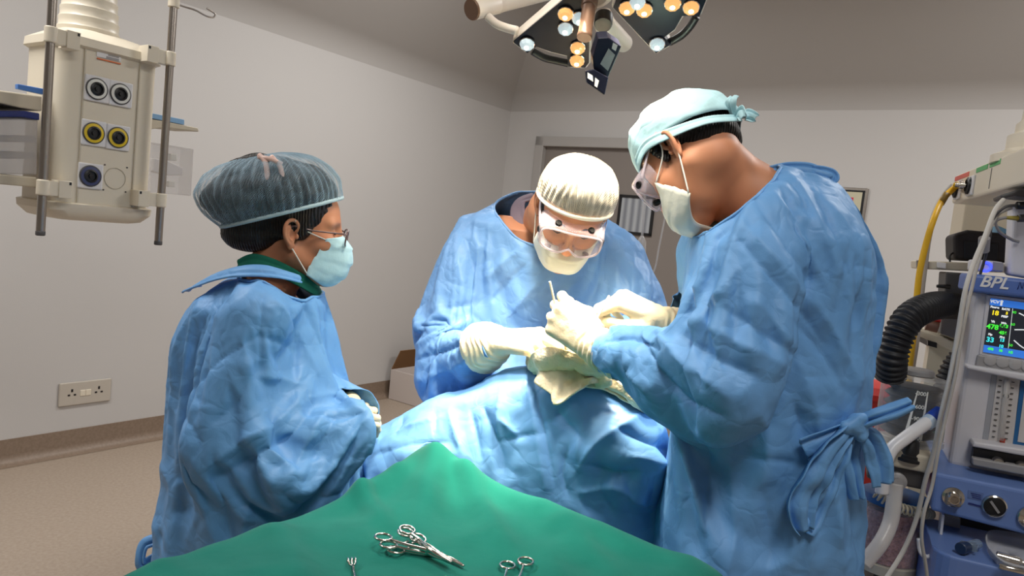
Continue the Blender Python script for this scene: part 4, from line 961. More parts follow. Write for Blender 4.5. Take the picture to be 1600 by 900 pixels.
# far (right) hand: pen grip
hp = hand(P(1030, 498, 1.635), hframe((-.93, .05, .32), (.18, -.42, .86)), [(48, 62, 28), (56, 66, 30), (62, 62, 30), (66, 60, 30)], [(.02, .030, -.014), (.056, .046, -.022), (.090, .038, -.036), (.112, .024, -.050)], s=1.08)
glove('glove', ro, hp, [(P(1036, 502, 1.635), .033), (P(1054, 511, 1.645), .039), (P(1090, 522, 1.675), .042)])
for k, pts in enumerate(([P(1196, 268, 1.41), P(1230, 262, 1.40), P(1262, 263, 1.39), P(1282, 270, 1.39), P(1298, 280, 1.39)], [P(1268, 265, 1.39), P(1290, 270, 1.385), P(1301, 276, 1.385), P(1296, 288, 1.385)])):
    v, f = strip(pts, [.016, .022, .024, .022, .012], [(-.1, -1, .5)] * len(pts), n=8, fold=.0025, seed=k)
    link('collar_tie', pym(v, f), M['gown'], ro, True, [SOL(.002)])
# back panel edge standing off, and the tie at the waist
v, f = strip([P(1325, 320, 1.52), P(1352, 390, 1.54), P(1362, 440, 1.55), P(1360, 500, 1.55), P(1352, 570, 1.54), P(1345, 650, 1.52)], [.02, .06, .085, .07, .05, .03], [(.3, -1, .1)] * 6, n=8, fold=.005, wav=.004)
link('gown_back_flap', pym(v, f), M['gown'], ro, True, [SOL(.002)])
Yk = 1.30
def ribbon(pts, w, name='gown_tie', n=(.2, -1, .1), fold=.004, seed=1):
    v, f = strip(pts, w, [n] * len(pts), n=8, fold=fold, wav=.006, seed=seed); return link(name, pym(v, f), M['gown'], ro, True, [SOL(.002)])
ribbon([P(1256, 705, 1.25), P(1290, 688, 1.25), P(1318, 672, 1.26), P(1336, 664, 1.27)], [.055, .04, .03, .02], fold=.005)
ribbon([P(1332, 664, 1.26), P(1302, 700, 1.24), P(1272, 745, 1.235), P(1250, 790, 1.235), P(1256, 830, 1.235)], [.022, .04, .055, .06, .03], fold=.008, seed=2)
ribbon([P(1256, 830, 1.24), P(1272, 800, 1.25), P(1295, 750, 1.255), P(1322, 690, 1.265)], [.03, .045, .04, .02], fold=.006, seed=3)
ribbon([P(1335, 664, 1.26), P(1365, 652, 1.25), P(1395, 642, 1.25), P(1424, 630, 1.25)], [.022, .026, .028, .022], fold=.005, n=(.3, -.8, .6), seed=4)
ribbon([P(1340, 668, 1.27), P(1362, 690, 1.27), P(1375, 722, 1.27), P(1380, 758, 1.27)], [.022, .045, .052, .045], fold=.007, seed=5)
ribbon([P(1336, 670, 1.28), P(1330, 710, 1.28), P(1335, 750, 1.28), P(1340, 780, 1.28)], [.02, .035, .03, .02], fold=.006, seed=6)
F = Field(P(1335, 664, 1.26) - .06, P(1335, 664, 1.26) + .06, .0025); F.ell(P(1335, 664, 1.262), (.024, .018, .016), frame((1, 0, .5), (0, 0, 1)))
F.cap(P(1322, 668, 1.25), P(1345, 652, 1.255), .011, .009, .008); F.cap(P(1338, 655, 1.26), P(1346, 678, 1.26), .01, .012, .008)
v, q = F.mesh(); v = v + vnormals(v, q) * (.003 * vnoise(v, .014, 3))[:, None]; link('tie_knot', pym(v, q), M['gown'], ro)
# ------------------------------------------------------------------ operating table, patient drape
ot = empty('operating_table', (-.02, 1.68, 0), 'operating table hidden under the blue surgical drape', 'operating table')
MB().box((-.02, 1.68, .78), (.40, .20, .07)).build('table_top', M['black'], ot, False, [BEV(.02, 3)])
MB().box((-.02, 1.68, .44), (.18, .14, .62)).build('column', M['steel'], ot, False, [BEV(.01)])
MB().box((-.02, 1.70, .07), (.36, .24, .12)).build('base', M['whitep'], ot, False, [BEV(.03, 3)])
def drape_field(g, h):
    F = Field((-.50, 1.2, .08), (.58, 2.0, 1.3), h)
    F.cap(P(590, 760, 1.70), P(700, 695, 1.69), .085 + g, .105 + g, .03); F.cap(P(700, 695, 1.69), P(812, 640, 1.66), .105 + g, .09 + g, .05); F.cap(P(812, 640, 1.66), P(880, 636, 1.64), .085 + g, .08 + g, .05)
    F.cap(P(880, 632, 1.64), P(985, 700, 1.56), .085 + g, .09 + g, .06)
    F.loft([(.14, .05, 1.68, .40 + g, .175 + g), (.80, .04, 1.68, .375 + g, .160 + g), (.92, .01, 1.68, .28 + g, .12 + g)], .10)
    F.cap((.37, 1.60, .16), (.35, 1.60, .84), .09 + g, .08 + g, .06)
    return F
bv, bq = drape_field(-.012, .014).mesh()
F = drape_field(.012, .0095).blur(2); v, q = F.mesh(); v, q = cut(v, q, v[:, 2] > .20); v = relax(v, q, 2)
pin = np.zeros(len(v)); v = v + vnormals(v, q) * (.010 * vnoise(v * A3(1, 1, .45), .07, 31))[:, None]
x = cloth_sim(v, q, pin, [(bv, bq)], frames=30, shrink=.05, bend=8.0, comp=25)
SD = [(-.008, .006, [(830, 584), (848, 660), (868, 764)]), (.008, .012, [(820, 586), (836, 660), (852, 764)]), (-.012, .010, [(756, 636), (780, 692), (788, 736)]), (.012, .012, [(784, 616), (778, 660), (782, 700)]), (.010, .008, [(784, 656), (796, 668), (810, 682)]), (-.008, .008, [(784, 690), (812, 682), (850, 676)]), (-.006, .006, [(680, 640), (680, 678)]), (-.006, .006, [(640, 632), (628, 654), (620, 680)]), (.010, .012, [(700, 640), (712, 680), (722, 710)]), (-.010, .012, [(735, 640), (745, 680), (752, 720)]),
      (.022, .022, [(1000, 650), (935, 692), (902, 735)]), (-.024, .020, [(960, 668), (1010, 690), (1048, 705)]), (.020, .018, [(985, 712), (1028, 722), (1048, 770)]), (-.022, .018, [(920, 725), (960, 742), (1000, 735)]), (.014, .014, [(905, 770), (960, 760), (1010, 790)]), (-.012, .012, [(890, 690), (880, 740), (890, 780)]), (.012, .014, [(915, 650), (905, 690), (900, 720)]), (-.010, .010, [(870, 640), (890, 665), (912, 685)]), (.010, .010, [(600, 690), (640, 668), (690, 650)]), (-.008, .010, [(585, 712), (640, 694), (700, 690)])]
for _ in range(6):     # keep the drape clear of the gowns that lean on it
    for F_ in GOWN_FIELDS:
        ins = ((x > F_.lo + .01) & (x < F_.lo + F_.h * (F_.n - 1) - .01)).all(1); s_ = np.full(len(x), 1.0); s_[ins] = F_.samp(x[ins]); w = s_ < .022
        if w.any(): x[w] += F_.grad(x[w]) * np.minimum(.022 - s_[w], .03)[:, None]
ka, kl, kr = PZ(676, 699, .990), PZ(214, 898, .935), PZ(1098, 888, .935)     # and of the trolley in front
f1, f2 = (kl - ka)[:2], (kr - ka)[:2]; f1 /= np.linalg.norm(f1); f2 /= np.linalg.norm(f2); ab_ = np.linalg.solve(np.column_stack([f1, f2]), (x[:, :2] - ka[:2]).T); over_ = np.clip(np.minimum(ab_[0], ab_[1]) + .085, 0, None) * (x[:, 2] < .96) * (ab_[0] < .66) * (ab_[1] < .60)
x[:, :2] -= over_[:, None] * (f1 + f2)
x = relax(x, q, 2, .4)
x, q = sculpt(x, q, SD, ((.012, .10, (1, 1, .7)), (.005, .04, (1, 1, .8))), 77)
dr = tag(link('surgical_drape', pym(x, q), M['drape'], None, True, [SOL(.0016)]), 'blue surgical drape covering the patient on the operating table', 'drape')
drape_bvh = BVHTree.FromPolygons([Vector(p) for p in x], [tuple(int(i) for i in f) for f in q])
def hit(px, py, bvh=None):
    d = ray(px, py); d = d / np.linalg.norm(d); r = (bvh or drape_bvh).ray_cast(Vector(CAM), Vector(d)); return None if r[0] is None else (A3(*r[0]), A3(*r[1]))
# crumpled cream gauze cloths lying on the drape: a sheet draped on its mound
def gauze(name, poly, label, seed, lift=.008, n=46, m=34, amp=.012):
    """poly: top edge, bottom edge as pixel paths"""
    top, bot = (np.array(catmull([(a, b, 0) for a, b in e], 10))[:, :2] for e in poly)
    tt = lambda e, k: np.stack([np.interp(np.linspace(0, len(e) - 1, k), np.arange(len(e)), e[:, c]) for c in (0, 1)], 1)
    A, B = tt(top, n), tt(bot, n); V = np.zeros((n, m, 3)); last = None
    for i in range(n):
        for j in range(m):
            pxy = A[i] + (B[i] - A[i]) * j / (m - 1); h_ = hit(*pxy)
            if h_ is None or (last is not None and abs(h_[0][1] - last) > .12): p = P(pxy[0], pxy[1], last if last else 1.6); nr = A3(0, -.5, .85)
            else: p, nr = h_; last = p[1]
            V[i, j] = p + nr * lift
    f = [(i * m + j, (i + 1) * m + j, (i + 1) * m + j + 1, i * m + j + 1) for i in range(n - 1) for j in range(m - 1)]
    p = V.reshape(-1, 3); fq = np.array(f); p = relax(p, fq, 6, .4); nn = vnormals(p, fq)
    if nn[:, 1].mean() > 0: nn = -nn
    r1 = 1 - np.abs(vnoise(p * A3(1, 1, .6), .05, seed)); r2 = 1 - np.abs(vnoise(p, .022, seed + 1))
    edge = np.minimum(np.minimum(np.repeat(np.arange(n), m), n - 1 - np.repeat(np.arange(n), m)) / 4, 1)
    p = p + nn * ((.004 + amp * r1 ** 2 + amp * .45 * r2 ** 2) * (.35 + .65 * edge))[:, None]
    o = link(name, pym(p, f), M['gauze'], None, True, [SUB(1), SOL(.005, 0)]); return tag(o, label, 'gauze', 'gauze cloths on the drape')
gauze('gauze_cloth', ([(824, 572), (850, 548), (895, 556), (935, 580), (948, 600)], [(846, 598), (868, 628), (884, 633), (905, 620), (938, 612)]), 'crumpled cream gauze cloth heaped on the mound of the blue drape, below the hands', 41, .014, amp=.022)
gauze('gauze_cloth', ([(905, 585), (945, 582), (985, 612), (1015, 636)], [(900, 612), (940, 616), (985, 640), (1012, 645)]), 'flat cream gauze cloth trailing along the drape towards the right surgeon', 57, .006, amp=.010)

# ------------------------------------------------------------------ instrument table under green cotton
K_, L_, R_ = PZ(676, 699, .990), PZ(214, 898, .935), PZ(1098, 888, .935)
e1, e2 = L_ - K_, R_ - K_; e1[2] = e2[2] = 0; l1, l2 = np.linalg.norm(e1), np.linalg.norm(e2)
TZ = .930
it = empty('instrument_table', ((K_ + (e1 + e2) / 2)[0], (K_ + (e1 + e2) / 2)[1], 0), 'steel instrument trolley hidden under the green cotton cloth', 'trolley')
K0 = A3(K_[0], K_[1], 0); tp = lambda a, b, z: K0 + e1 * a + e2 * b + A3(0, 0, z)
mb = MB(); i4 = [(.04, .04), (.96, .04), (.96, .96), (.04, .96)]
mb.add([tp(a, b, TZ - .03) for a, b in i4] + [tp(a, b, TZ - .008) for a, b in i4], [(3, 2, 1, 0), (4, 5, 6, 7)] + [(k, (k + 1) % 4, 4 + (k + 1) % 4, 4 + k) for k in range(4)])
mb.build('table_top', M['steel'], it)
mb = MB(); mb.add([tp(a, b, .22) for a, b in i4] + [tp(a, b, .235) for a, b in i4], [(3, 2, 1, 0), (4, 5, 6, 7)] + [(k, (k + 1) % 4, 4 + (k + 1) % 4, 4 + k) for k in range(4)]); mb.build('shelf', M['steel'], it)
for a, b in ((.08, .08), (.92, .08), (.92, .92), (.08, .92)):
    lg = MB().tube([tp(a, b, .08), tp(a, b, TZ - .03)], .0125, 12).build('leg', M['steel'], it, 'auto')
    MB().lathe(tp(a, b, .037) - e2 / l2 * .012, e2, [(.036, 0), (.037, .004), (.037, .020), (.036, .024)], 20).build('castor', M['rubber'], lg, 'auto')
# cloth: top, then over the edges and down
n1, n2 = 150, 150
ua, ub = np.linspace(-.36, l1 + .30, n1), np.linspace(-.36, l2 + .36, n2); U, Vv = np.meshgrid(ua, ub, indexing='ij')
def over(d):    # distance past an edge -> (out, down)
    r = .035; s = np.clip(d, 0, None); a = np.clip(s / r, 0, math.pi / 2); return np.where(d < 0, d, r * np.sin(a) * 1.0), np.where(d < 0, 0, r * (1 - np.cos(a)) + np.clip(s - r * math.pi / 2, 0, None))
o1, d1_ = over(-U); o2, d2_ = over(U - l1); o3, d3_ = over(-Vv); o4, d4_ = over(Vv - l2)
ou = np.where(U < 0, -o1, np.where(U > l1, l1 + o2, U)); ov = np.where(Vv < 0, -o3, np.where(Vv > l2, l2 + o4, Vv))
dn = np.sqrt((np.maximum(d1_, d2_)) ** 2 + (np.maximum(d3_, d4_)) ** 2)
flare = .06 * dn; ou = ou + flare * ((U > l1) * 1.0 - (U < 0)); ov = ov + flare * ((Vv > l2) * 1.0 - (Vv < 0))
p2 = np.stack([U.ravel(), Vv.ravel(), 0 * U.ravel()], 1)
z = TZ - dn
G = lambda cu, cv, su, sv, a, rot=0: a * np.exp(-(((U - cu) * math.cos(rot) + (Vv - cv) * math.sin(rot)) / su) ** 2 - ((-(U - cu) * math.sin(rot) + (Vv - cv) * math.cos(rot)) / sv) ** 2)
z = z + G(.0, .0, .11, .16, .042) + G(.015, .24, .035, .26, .018) + G(.17, .0, .09, .030, .020)
# ridges that run from the far corner into the middle, and ripples across the top
def ridge(p, q_, w, a):
    p, q_ = A3(*p), A3(*q_); d = q_ - p; h = np.clip(((U - p[0]) * d[0] + (Vv - p[1]) * d[1]) / (d @ d), 0, 1); dist = np.hypot(U - p[0] - h * d[0], Vv - p[1] - h * d[1])
    return a * np.exp(-(dist / w) ** 2) * (1 - .75 * h)
z = z + ridge((.03, .03), (.27, .20), .028, .027) + ridge((.02, .10), (.20, .34), .022, .019) + ridge((.20, .0), (.26, .12), .018, .021) + ridge((.10, .0), (.15, .14), .02, .010) + ridge((.40, .02), (.50, .22), .028, .013) + ridge((.05, .34), (.16, .52), .03, .014)
rp = (1 - 2 * np.abs(vnoise(p2 * A3(1, .8, 0) + A3(0, 0, 3), .13, 61))).reshape(U.shape) * .008 + vnoise(p2 * A3(1, .6, 0) + A3(0, 0, 9), .045, 62).reshape(U.shape) * .0018
flat = np.exp(-((U - .50) / .2) ** 2 - ((Vv - .28) / .2) ** 2)
z = z + np.clip(rp * (1 - .75 * flat), -.004, 1) + .004
sw = np.clip(dn / .15, 0, 1); sk = .018 * sw * np.sin((U + Vv * 1.3) * 38 + 3 * vnoise(p2, .15, 5).reshape(U.shape))
ou = ou + sk * ((U > l1) * 1.0 - (U < 0)); ov = ov + sk * ((Vv > l2) * 1.0 - (Vv < 0))
E1, E2 = e1 / l1, e2 / l2
pts = K0 + ou[..., None] * E1 + ov[..., None] * E2; pts[..., 2] = z; pts = pts.reshape(-1, 3)
i, j = np.meshgrid(np.arange(n1 - 1), np.arange(n2 - 1), indexing='ij')
gq_ = np.stack([i * n2 + j, i * n2 + j + 1, (i + 1) * n2 + j + 1, (i + 1) * n2 + j], -1).reshape(-1, 4)
tag(link('green_cloth', pym(pts, gq_), M['green'], None, True, [SUB(1), SOL(.003, -1)]), 'green cotton cloth spread over the instrument trolley in the foreground', 'cloth')
green_bvh = BVHTree.FromPolygons([Vector(p) for p in pts], [tuple(int(k) for k in f) for f in gq_])
gpt = lambda px, py: hit(px, py, green_bvh)[0]

# ------------------------------------------------------------------ instruments on the green cloth
def ringed(name, tip, rings, label, cat, curve=.0, lift=.004, joint=.42, parts=True, group=None, box=True):
    """a ringed instrument: two crossing shafts with finger rings; tip and rings are points on the cloth"""
    tip, ra, rb = A3(*tip), A3(*rings[0]), A3(*rings[1]); up = A3(0, 0, 1); ax = (ra + rb) / 2 - tip; Ln = np.linalg.norm(ax); ax /= Ln; sd = np.cross(up, ax); sd /= np.linalg.norm(sd)
    root = empty(name, tuple(tip + up * 0), label, cat, group); jt = tip + ax * Ln * joint + up * lift
    rr = .0115
    for k, (rg, s) in enumerate(((ra, 1), (rb, -1))):
        mb = MB(); c = rg + up * (lift + .0022 * k); off = c - jt; inn = c - off / np.linalg.norm(off) * rr
        th = np.linspace(0, 2 * math.pi, 29)[:-1]; u = off / np.linalg.norm(off); w = np.cross(up, u); w /= np.linalg.norm(w)
        mb.tube([c + u * math.cos(t) * rr * 1.12 + w * math.sin(t) * rr for t in th], .0021, 8, True)
        path = catmull([inn, jt + (inn - jt) * .55 + sd * s * .0035 * (1 if np.dot(off, sd) * s > 0 else -1), jt + up * .0016 * (k - .5) * 2, tip + ax * Ln * joint * .5 - sd * s * .0018 + sd * curve * .3 + up * lift, tip - sd * s * .0012 + sd * curve + up * lift], 8)
        mb.tube(path, list(np.interp(np.linspace(0, 1, len(path)), [0, .3, .55, .62, 1], [.0019, .0024, .0034, .0036, .0013])), 8)
        if k == 0: mb.lathe(jt - up * .003, up, [(.0032, 0), (.0035, .001), (.0035, .007), (.0028, .008)], 12)
        if box: mb.box(jt + (inn - jt) * .62 + sd * np.sign(np.dot(off, sd)) * -.004, (.010, .003, .0026), np.column_stack([sd, ax, up]))
        mb.build('handle_half', M['chrome'], root, True)
    return root
ringed('hemostat', gpt(706, 898), (gpt(597, 860), gpt(634, 850)), 'steel forceps lying nearest the camera in the bunch on the green cloth', 'forceps', .004, .021)
ringed('hemostat', gpt(700, 893), (gpt(606, 866), gpt(632, 848)), 'steel forceps between two others in the bunch on the green cloth', 'forceps', -.003, .015)
ringed('hemostat', gpt(727, 889), (gpt(618, 868), gpt(652, 852)), 'steel forceps with curved tips, farthest of the bunch on the green cloth', 'forceps', .010, .009)
ringed('scissors', gpt(775, 985), (gpt(792, 893), gpt(820, 889)), 'steel scissors on the green cloth, only their two finger rings in the photo', 'scissors', 0, .010, box=False)
rk = empty('rake_retractor', tuple(gpt(545, 898)), 'small steel rake retractor with curved prongs on the green cloth', 'retractor')
a, b = gpt(550, 894) + A3(0, 0, .010), gpt(566, 960) + A3(0, 0, .008); d = b - a; d /= np.linalg.norm(d); s_ = np.cross(d, A3(0, 0, 1)); s_ /= np.linalg.norm(s_)
MB().tube([a, a + d * .06, b], [.0022, .0032, .0036], 8).build('shaft', M['chrome'], rk, True)
for k in (-1, 0, 1):
    a2 = a - d * .010 + s_ * .0052 * k
    MB().tube(catmull([a, a - d * .004 + s_ * .004 * k, a2 + A3(0, 0, .003), a2 - d * .008 + A3(0, 0, .003), a2 - d * .011 + A3(0, 0, -.001), a2 - d * .009 + A3(0, 0, -.004)], 4), [.0016] * 20 + [.0008], 6).build('prong', M['chrome'], rk, True)
# slim instruments held by the surgeon on the right
for nm, a, b, c, lab in (('probe', P(859, 440, 1.512), P(866, 470, 1.518), P(884, 545, 1.54), 'slim pale instrument rising upright from the surgeon\'s gloved fist'),
                         ('probe', P(952, 462, 1.60), P(940, 484, 1.59), P(925, 512, 1.575), 'slim pale instrument pointing down from the right surgeon\'s far gloved hand')):
    r_ = empty(nm, tuple(b), lab, 'instrument'); MB().tube([a, b, c], [.0024, .0026, .0022], 10).build('shaft', M['gauze'], r_, 'auto'); MB().tube([c, c + (c - b) * .25], [.0012, .0005], 8).build('tip', M['chrome'], r_, 'auto')
# ------------------------------------------------------------------ helpers for things drawn on a plane in the room
class Pl:
    """a plane in the room through p0 with unit normal n (towards the viewer); pixels are cast onto it"""
    def __init__(s, p0, n): s.p0 = A3(*p0); s.n = A3(*n) / np.linalg.norm(n); s.u = np.cross(UP, s.n); s.u /= np.linalg.norm(s.u); s.w = np.cross(s.n, s.u); s.R = np.column_stack([s.u, s.w, s.n])
    def at(s, px, py, o=0.0): return PPL(px, py, s.p0 + s.n * o, s.n)
    def poly(s, mb, pts, o, t, mi=0, raw=False):
        """pixel outline at offset o in front of the plane, thickness t backwards"""
        a = [s.at(x, y, o) for x, y in pts] if not raw else pts; n = len(a); v = a + [p - s.n * t for p in a]
        f = [tuple(range(n)), tuple(range(n, 2 * n))[::-1]] + [(i, (i + 1) % n, n + (i + 1) % n, n + i) for i in range(n)]
        return mb.add(v, f, mi)
    def box(s, mb, px0, py0, px1, py1, o, t, mi=0, dw=0, dh=0):
        """upright box from its top left pixel to its bottom right pixel"""
        a, b = s.at(px0, py0, o), s.at(px1, py1, o); w, h = (b - a) @ s.u + dw, (a - b) @ s.w + dh; c = (a + b) / 2 - s.n * t / 2
        return mb.box(c, (abs(w), abs(h), t), s.R, mi)
def text_mesh(txt, size, bold=0.0, shear=0.0):
    cu = bpy.data.curves.new('t', 'FONT'); cu.body = txt; cu.size = size; cu.align_x = 'CENTER'; cu.align_y = 'CENTER'; cu.offset = bold; cu.shear = shear; cu.extrude = .0004
    o = bpy.data.objects.new('t', cu); COL.objects.link(o); me = bpy.data.meshes.new_from_object(o.evaluated_get(bpy.context.evaluated_depsgraph_get())); bpy.data.objects.remove(o); return me
def text(name, txt, pl, px, py, size, m, parent, o=.001, bold=0.0, shear=0.0, rot=0.0, c=None):
    me = text_mesh(txt, size, bold, shear); R = pl.R
    if rot: ca, sa = math.cos(rot), math.sin(rot); R = R @ np.array([[ca, -sa, 0], [sa, ca, 0], [0, 0, 1]])
    p = pl.at(px, py, o) if c is None else c
    v = np.array([x.co[:] for x in me.vertices]) @ R.T + p
    for a, b in zip(me.vertices, v): a.co = b
    return link(name, me, m, parent, False)

# ------------------------------------------------------------------ ceiling pendant on the left
pp = Pl(P(160, 200, 2.25), RX)
pe = empty('ceiling_pendant', tuple(pp.at(160, 335, -.1)), 'cream ceiling pendant with round gas outlets and two steel rods', 'medical pendant')
mb = MB()
a, b = pp.at(95, 60), pp.at(245, 310); zt, zb_ = float(a[2]), float(pp.at(90, 322)[2]); ul, ur = float((pp.at(90, 190) - pp.p0) @ pp.u), float((pp.at(243, 210) - pp.p0) @ pp.u)
ucs = lambda u_, z_, o: pp.p0 + pp.u * u_ + UP * (z_ - pp.p0[2]) + pp.n * o
um, uw, D = (ul + ur) / 2, (ur - ul) / 2, .24
def rrect(w, d, r, n=6):
    out = []
    for cx_, cy_, a0 in ((w - r, d - r, 0), (-(w - r), d - r, 90), (-(w - r), -(d - r), 180), (w - r, -(d - r), 270)):
        for k in range(n + 1):
            a = math.radians(a0 + 90 * k / n); out.append((cx_ + r * math.cos(a), cy_ + r * math.sin(a)))
    return out
def stack(mb, secs, mi=0):
    """rounded sections: (u half, depth half, corner, z)"""
    n = 28; v = []
    for w, d, r, z_ in secs: v += [ucs(um + x, z_, y - D / 2) for x, y in rrect(w, d, r)]
    f = [(i * n + k, i * n + (k + 1) % n, (i + 1) * n + (k + 1) % n, (i + 1) * n + k) for i in range(len(secs) - 1) for k in range(n)] + [tuple(range(n))[::-1], tuple((len(secs) - 1) * n + k for k in range(n))]
    return mb.add(v, f, mi)
stack(MBB := MB(), [(uw, D / 2, .035, zb_), (uw, D / 2, .035, zt)]); MBB.build('body', M['cream'], pe, 'auto')
stack(MBB := MB(), [(uw * .72, D / 2 * .75, .03, zb_ - .040), (uw * .92, D / 2 * .94, .04, zb_ - .034), (uw + .012, D / 2 + .012, .045, zb_ - .010), (uw + .014, D / 2 + .014, .045, zb_ + .010), (uw + .004, D / 2 + .004, .038, zb_ + .014)]); MBB.build('bottom_cap', M['cream'], pe, 'auto')
stack(MBB := MB(), [(uw + .004, D / 2 + .004, .038, zt - .012), (uw + .014, D / 2 + .014, .045, zt - .006), (uw + .012, D / 2 + .012, .045, zt + .018), (uw * .8, D / 2 * .84, .05, zt + .045), (uw * .42, D / 2 * .55, .05, zt + .058)]); MBB.build('top_cap', M['cream'], pe, 'auto')
prof = [(.085, 0)]
for k in range(7): prof += [(.086 - .003 * k, .012 + .03 * k), (.082 - .003 * k, .018 + .03 * k), (.082 - .003 * k, .030 + .03 * k)]
prof += [(.06, .24), (.06, CZ - zt - .05)]
MB().lathe(ucs(um - .02, zt + .05, -D / 2), UP, prof, 36).build('ribbed_column', M['cream'], pe, 'auto')
mb = MB()
for s in (-1, 1): pp.poly(mb, [], 0, 0) if False else mb.box(ucs(um + s * uw * .56, (zt + zb_) / 2, .003), (.004, .003, zt - zb_ - .02), np.column_stack([pp.u, pp.n, UP]))
mb.build('panel_seam', M['creamd'], pe)
yel = mat('ring_yellow', (222, 190, 30), .4); blu = mat('ring_blue', (62, 70, 110), .4)
for k, (px, py, rm) in enumerate(((151, 139, None), (188, 147, None), (146, 208, yel), (184, 215, yel), (141, 275, blu))):
    c = pp.at(px, py, .004); pl = MB().box(c, (.072, .076, .010), pp.R).build('gas_outlet', M['whitep'], pe, False, [BEV(.004)])
    c2 = pp.at(px, py, .009)
    MB().lathe(c2, pp.n, [(.032, 0), (.032, .003), (.029, .0045), (.029, .001)], 32).build('outlet_ring', M['dgrey'], pl, 'auto')
    MB().lathe(c2, pp.n, [(.0285, 0), (.0285, .004), (.02, .005), (.02, .001)], 32).build('colour_ring', rm or M['white'], pl, 'auto')
    MB().lathe(c2, pp.n, [(.020, 0), (.020, .007), (.015, .009), (.0145, .003), (.006, .003), (.006, .008), (.0, .008)], 28).build('socket', M['black'], pl, 'auto')
MB().tube([pp.at(180, 279, .0015) + pp.u * .032 * math.cos(t) + pp.w * .032 * math.sin(t) for t in np.linspace(0, 2 * math.pi, 41)[:-1]], .0012, 6, True).build('blank_cover', M['creamd'], pe, True)
for dx, dy in ((-1, -1), (1, -1), (1, 1), (-1, 1)): MB().lathe(pp.at(180, 279, .0) + pp.u * .034 * dx + pp.w * .038 * dy, pp.n, [(.0025, 0), (.0025, .002), (0, .002)], 10).build('screw', M['dgrey'], pe)
lb = MB(); pp.box(lb, 152, 74, 189, 97, .003, .003); lab = lb.build('label_plate', M['whitep'], pe); lb = MB(); pp.box(lb, 152, 92, 189, 99, .0042, .003); tag(lb.build('label_stripe', mat('orange_label', (214, 104, 44), .45), lab), 'orange stripe')
dw_ = MB()
for k in range(3): pp.box(dw_, 172 - 3 * k, 83 + 4 * k, 186, 84.5 + 4 * k, .0036, .001)
dw_.build('label_print', M['greyp'], lab)
# rods with clamps
rods = []
for (xt, yt, xb, yb, ct, cb, top) in ((86, -8, 63, 366, (93, 55), (77, 293), None), (271, 10, 247, 381, (255, 92), (240, 313), 1)):
    b = pp.at(xb, yb, .045); t = b.copy(); t[2] = pp.at(xt, yt, .045)[2]
    if top is None: t[2] += .25
    rd = MB().tube([b, b + UP * .002, t], .0118, 20).build('rod', M['steel'], pe, 'auto')
    MB().lathe(b - UP * .004, UP, [(.010, 0), (.0125, .002), (.0125, .012), (.0118, .013)], 20).build('rod_cap', M['dgrey'], rd, 'auto')
    sgn = 1 if top is None else -1
    for px, py in (ct, cb):
        c = b.copy(); c[2] = pp.at(xb + (xt - xb) * (yb - py) / (yb - yt), py, .045)[2]
        mb = MB(); mb.lathe(c - UP * .022, UP, [(.0145, 0), (.0165, .002), (.0165, .042), (.0145, .044)], 20)
        e = c + pp.u * sgn * .052; mb.box((c + e) / 2 - pp.n * .012, (.055, .030, .042), np.column_stack([pp.u, pp.n, UP])); mb.box(e - pp.n * .02 + pp.u * sgn * .006, (.036, .052, .05), np.column_stack([pp.u, pp.n, UP]))
        cl = mb.build('clamp', M['cream'], pe, 'auto', [BEV(.003)]); MB().box(e + pp.u * sgn * .018 + pp.n * .004 + UP * .018, (.006, .006, .008), np.column_stack([pp.u, pp.n, UP])).build('clamp_screw', M['black'], cl)
    if top: 
        MB().lathe(t - UP * .004, UP, [(.0135, 0), (.017, .002), (.017, .026), (.014, .03), (.006, .034), (.006, .12)], 20).build('rod_head', M['cream'], rd, 'auto')
        h0 = pp.at(286, 10, .045)
        MB().tube(catmull([t + UP * .012, h0, pp.at(305, 16, .05), pp.at(322, 25, .055), pp.at(333, 27, .055), pp.at(336, 22, .05), pp.at(328, 16, .05), pp.at(323, 13, .05)], 5), .0028, 8).build('drip_hook', M['steel'], rd, True)
# shelves behind the rods
ps_ = Pl(pp.p0 - RX * .12, RX)
mb = MB(); ps_.poly(mb, [(-40, 140), (0, 141), (66, 150), (66, 174), (30, 168), (0, 161), (-40, 156)], .1, .30); sh = mb.build('upper_shelf', M['creamd'], pe, False, [BEV(.004)])
mb = MB(); ps_.poly(mb, [(-40, 274), (0, 272), (58, 277), (58, 293), (0, 288), (-40, 286)], .1, .30); mb.build('lower_shelf', M['creamd'], pe, False, [BEV(.004)])
mb = MB(); ps_.poly(mb, [(28, 131), (70, 139), (70, 148), (28, 139)], .09, .02); t_ = tag(mb.build('tray', M['bluetray'], None, False, [BEV(.002)]), 'blue plastic tray lying on the upper shelf of the left pendant', 'tray')
M['bin'], _, _ = clear('bin_plastic', (206, 200, 196), .55, .3)
bn = empty('storage_bin', tuple(ps_.at(20, 275, 0)), 'translucent bin with navy blue lid on the lower shelf of the left pendant', 'storage bin')
mb = MB(); ps_.poly(mb, [(-40, 184), (60, 184), (58, 274), (-40, 270)], .09, .26); mb.build('bin_box', M['bin'], bn, False, [BEV(.006, 3)])
mb = MB(); ps_.poly(mb, [(-40, 171), (0, 173), (38, 173), (62, 177), (62, 188), (36, 183), (0, 183), (-40, 181)], .10, .29); mb.build('bin_lid', M['navy'], bn, False, [BEV(.003)])
for k, py in enumerate((212, 238)):
    mb = MB(); ps_.poly(mb, [(-30, py), (54, py), (54, py + 10), (-30, py + 10)], .06, .15); mb.build('bin_content', M['greyp'], bn, False, [BEV(.004)])
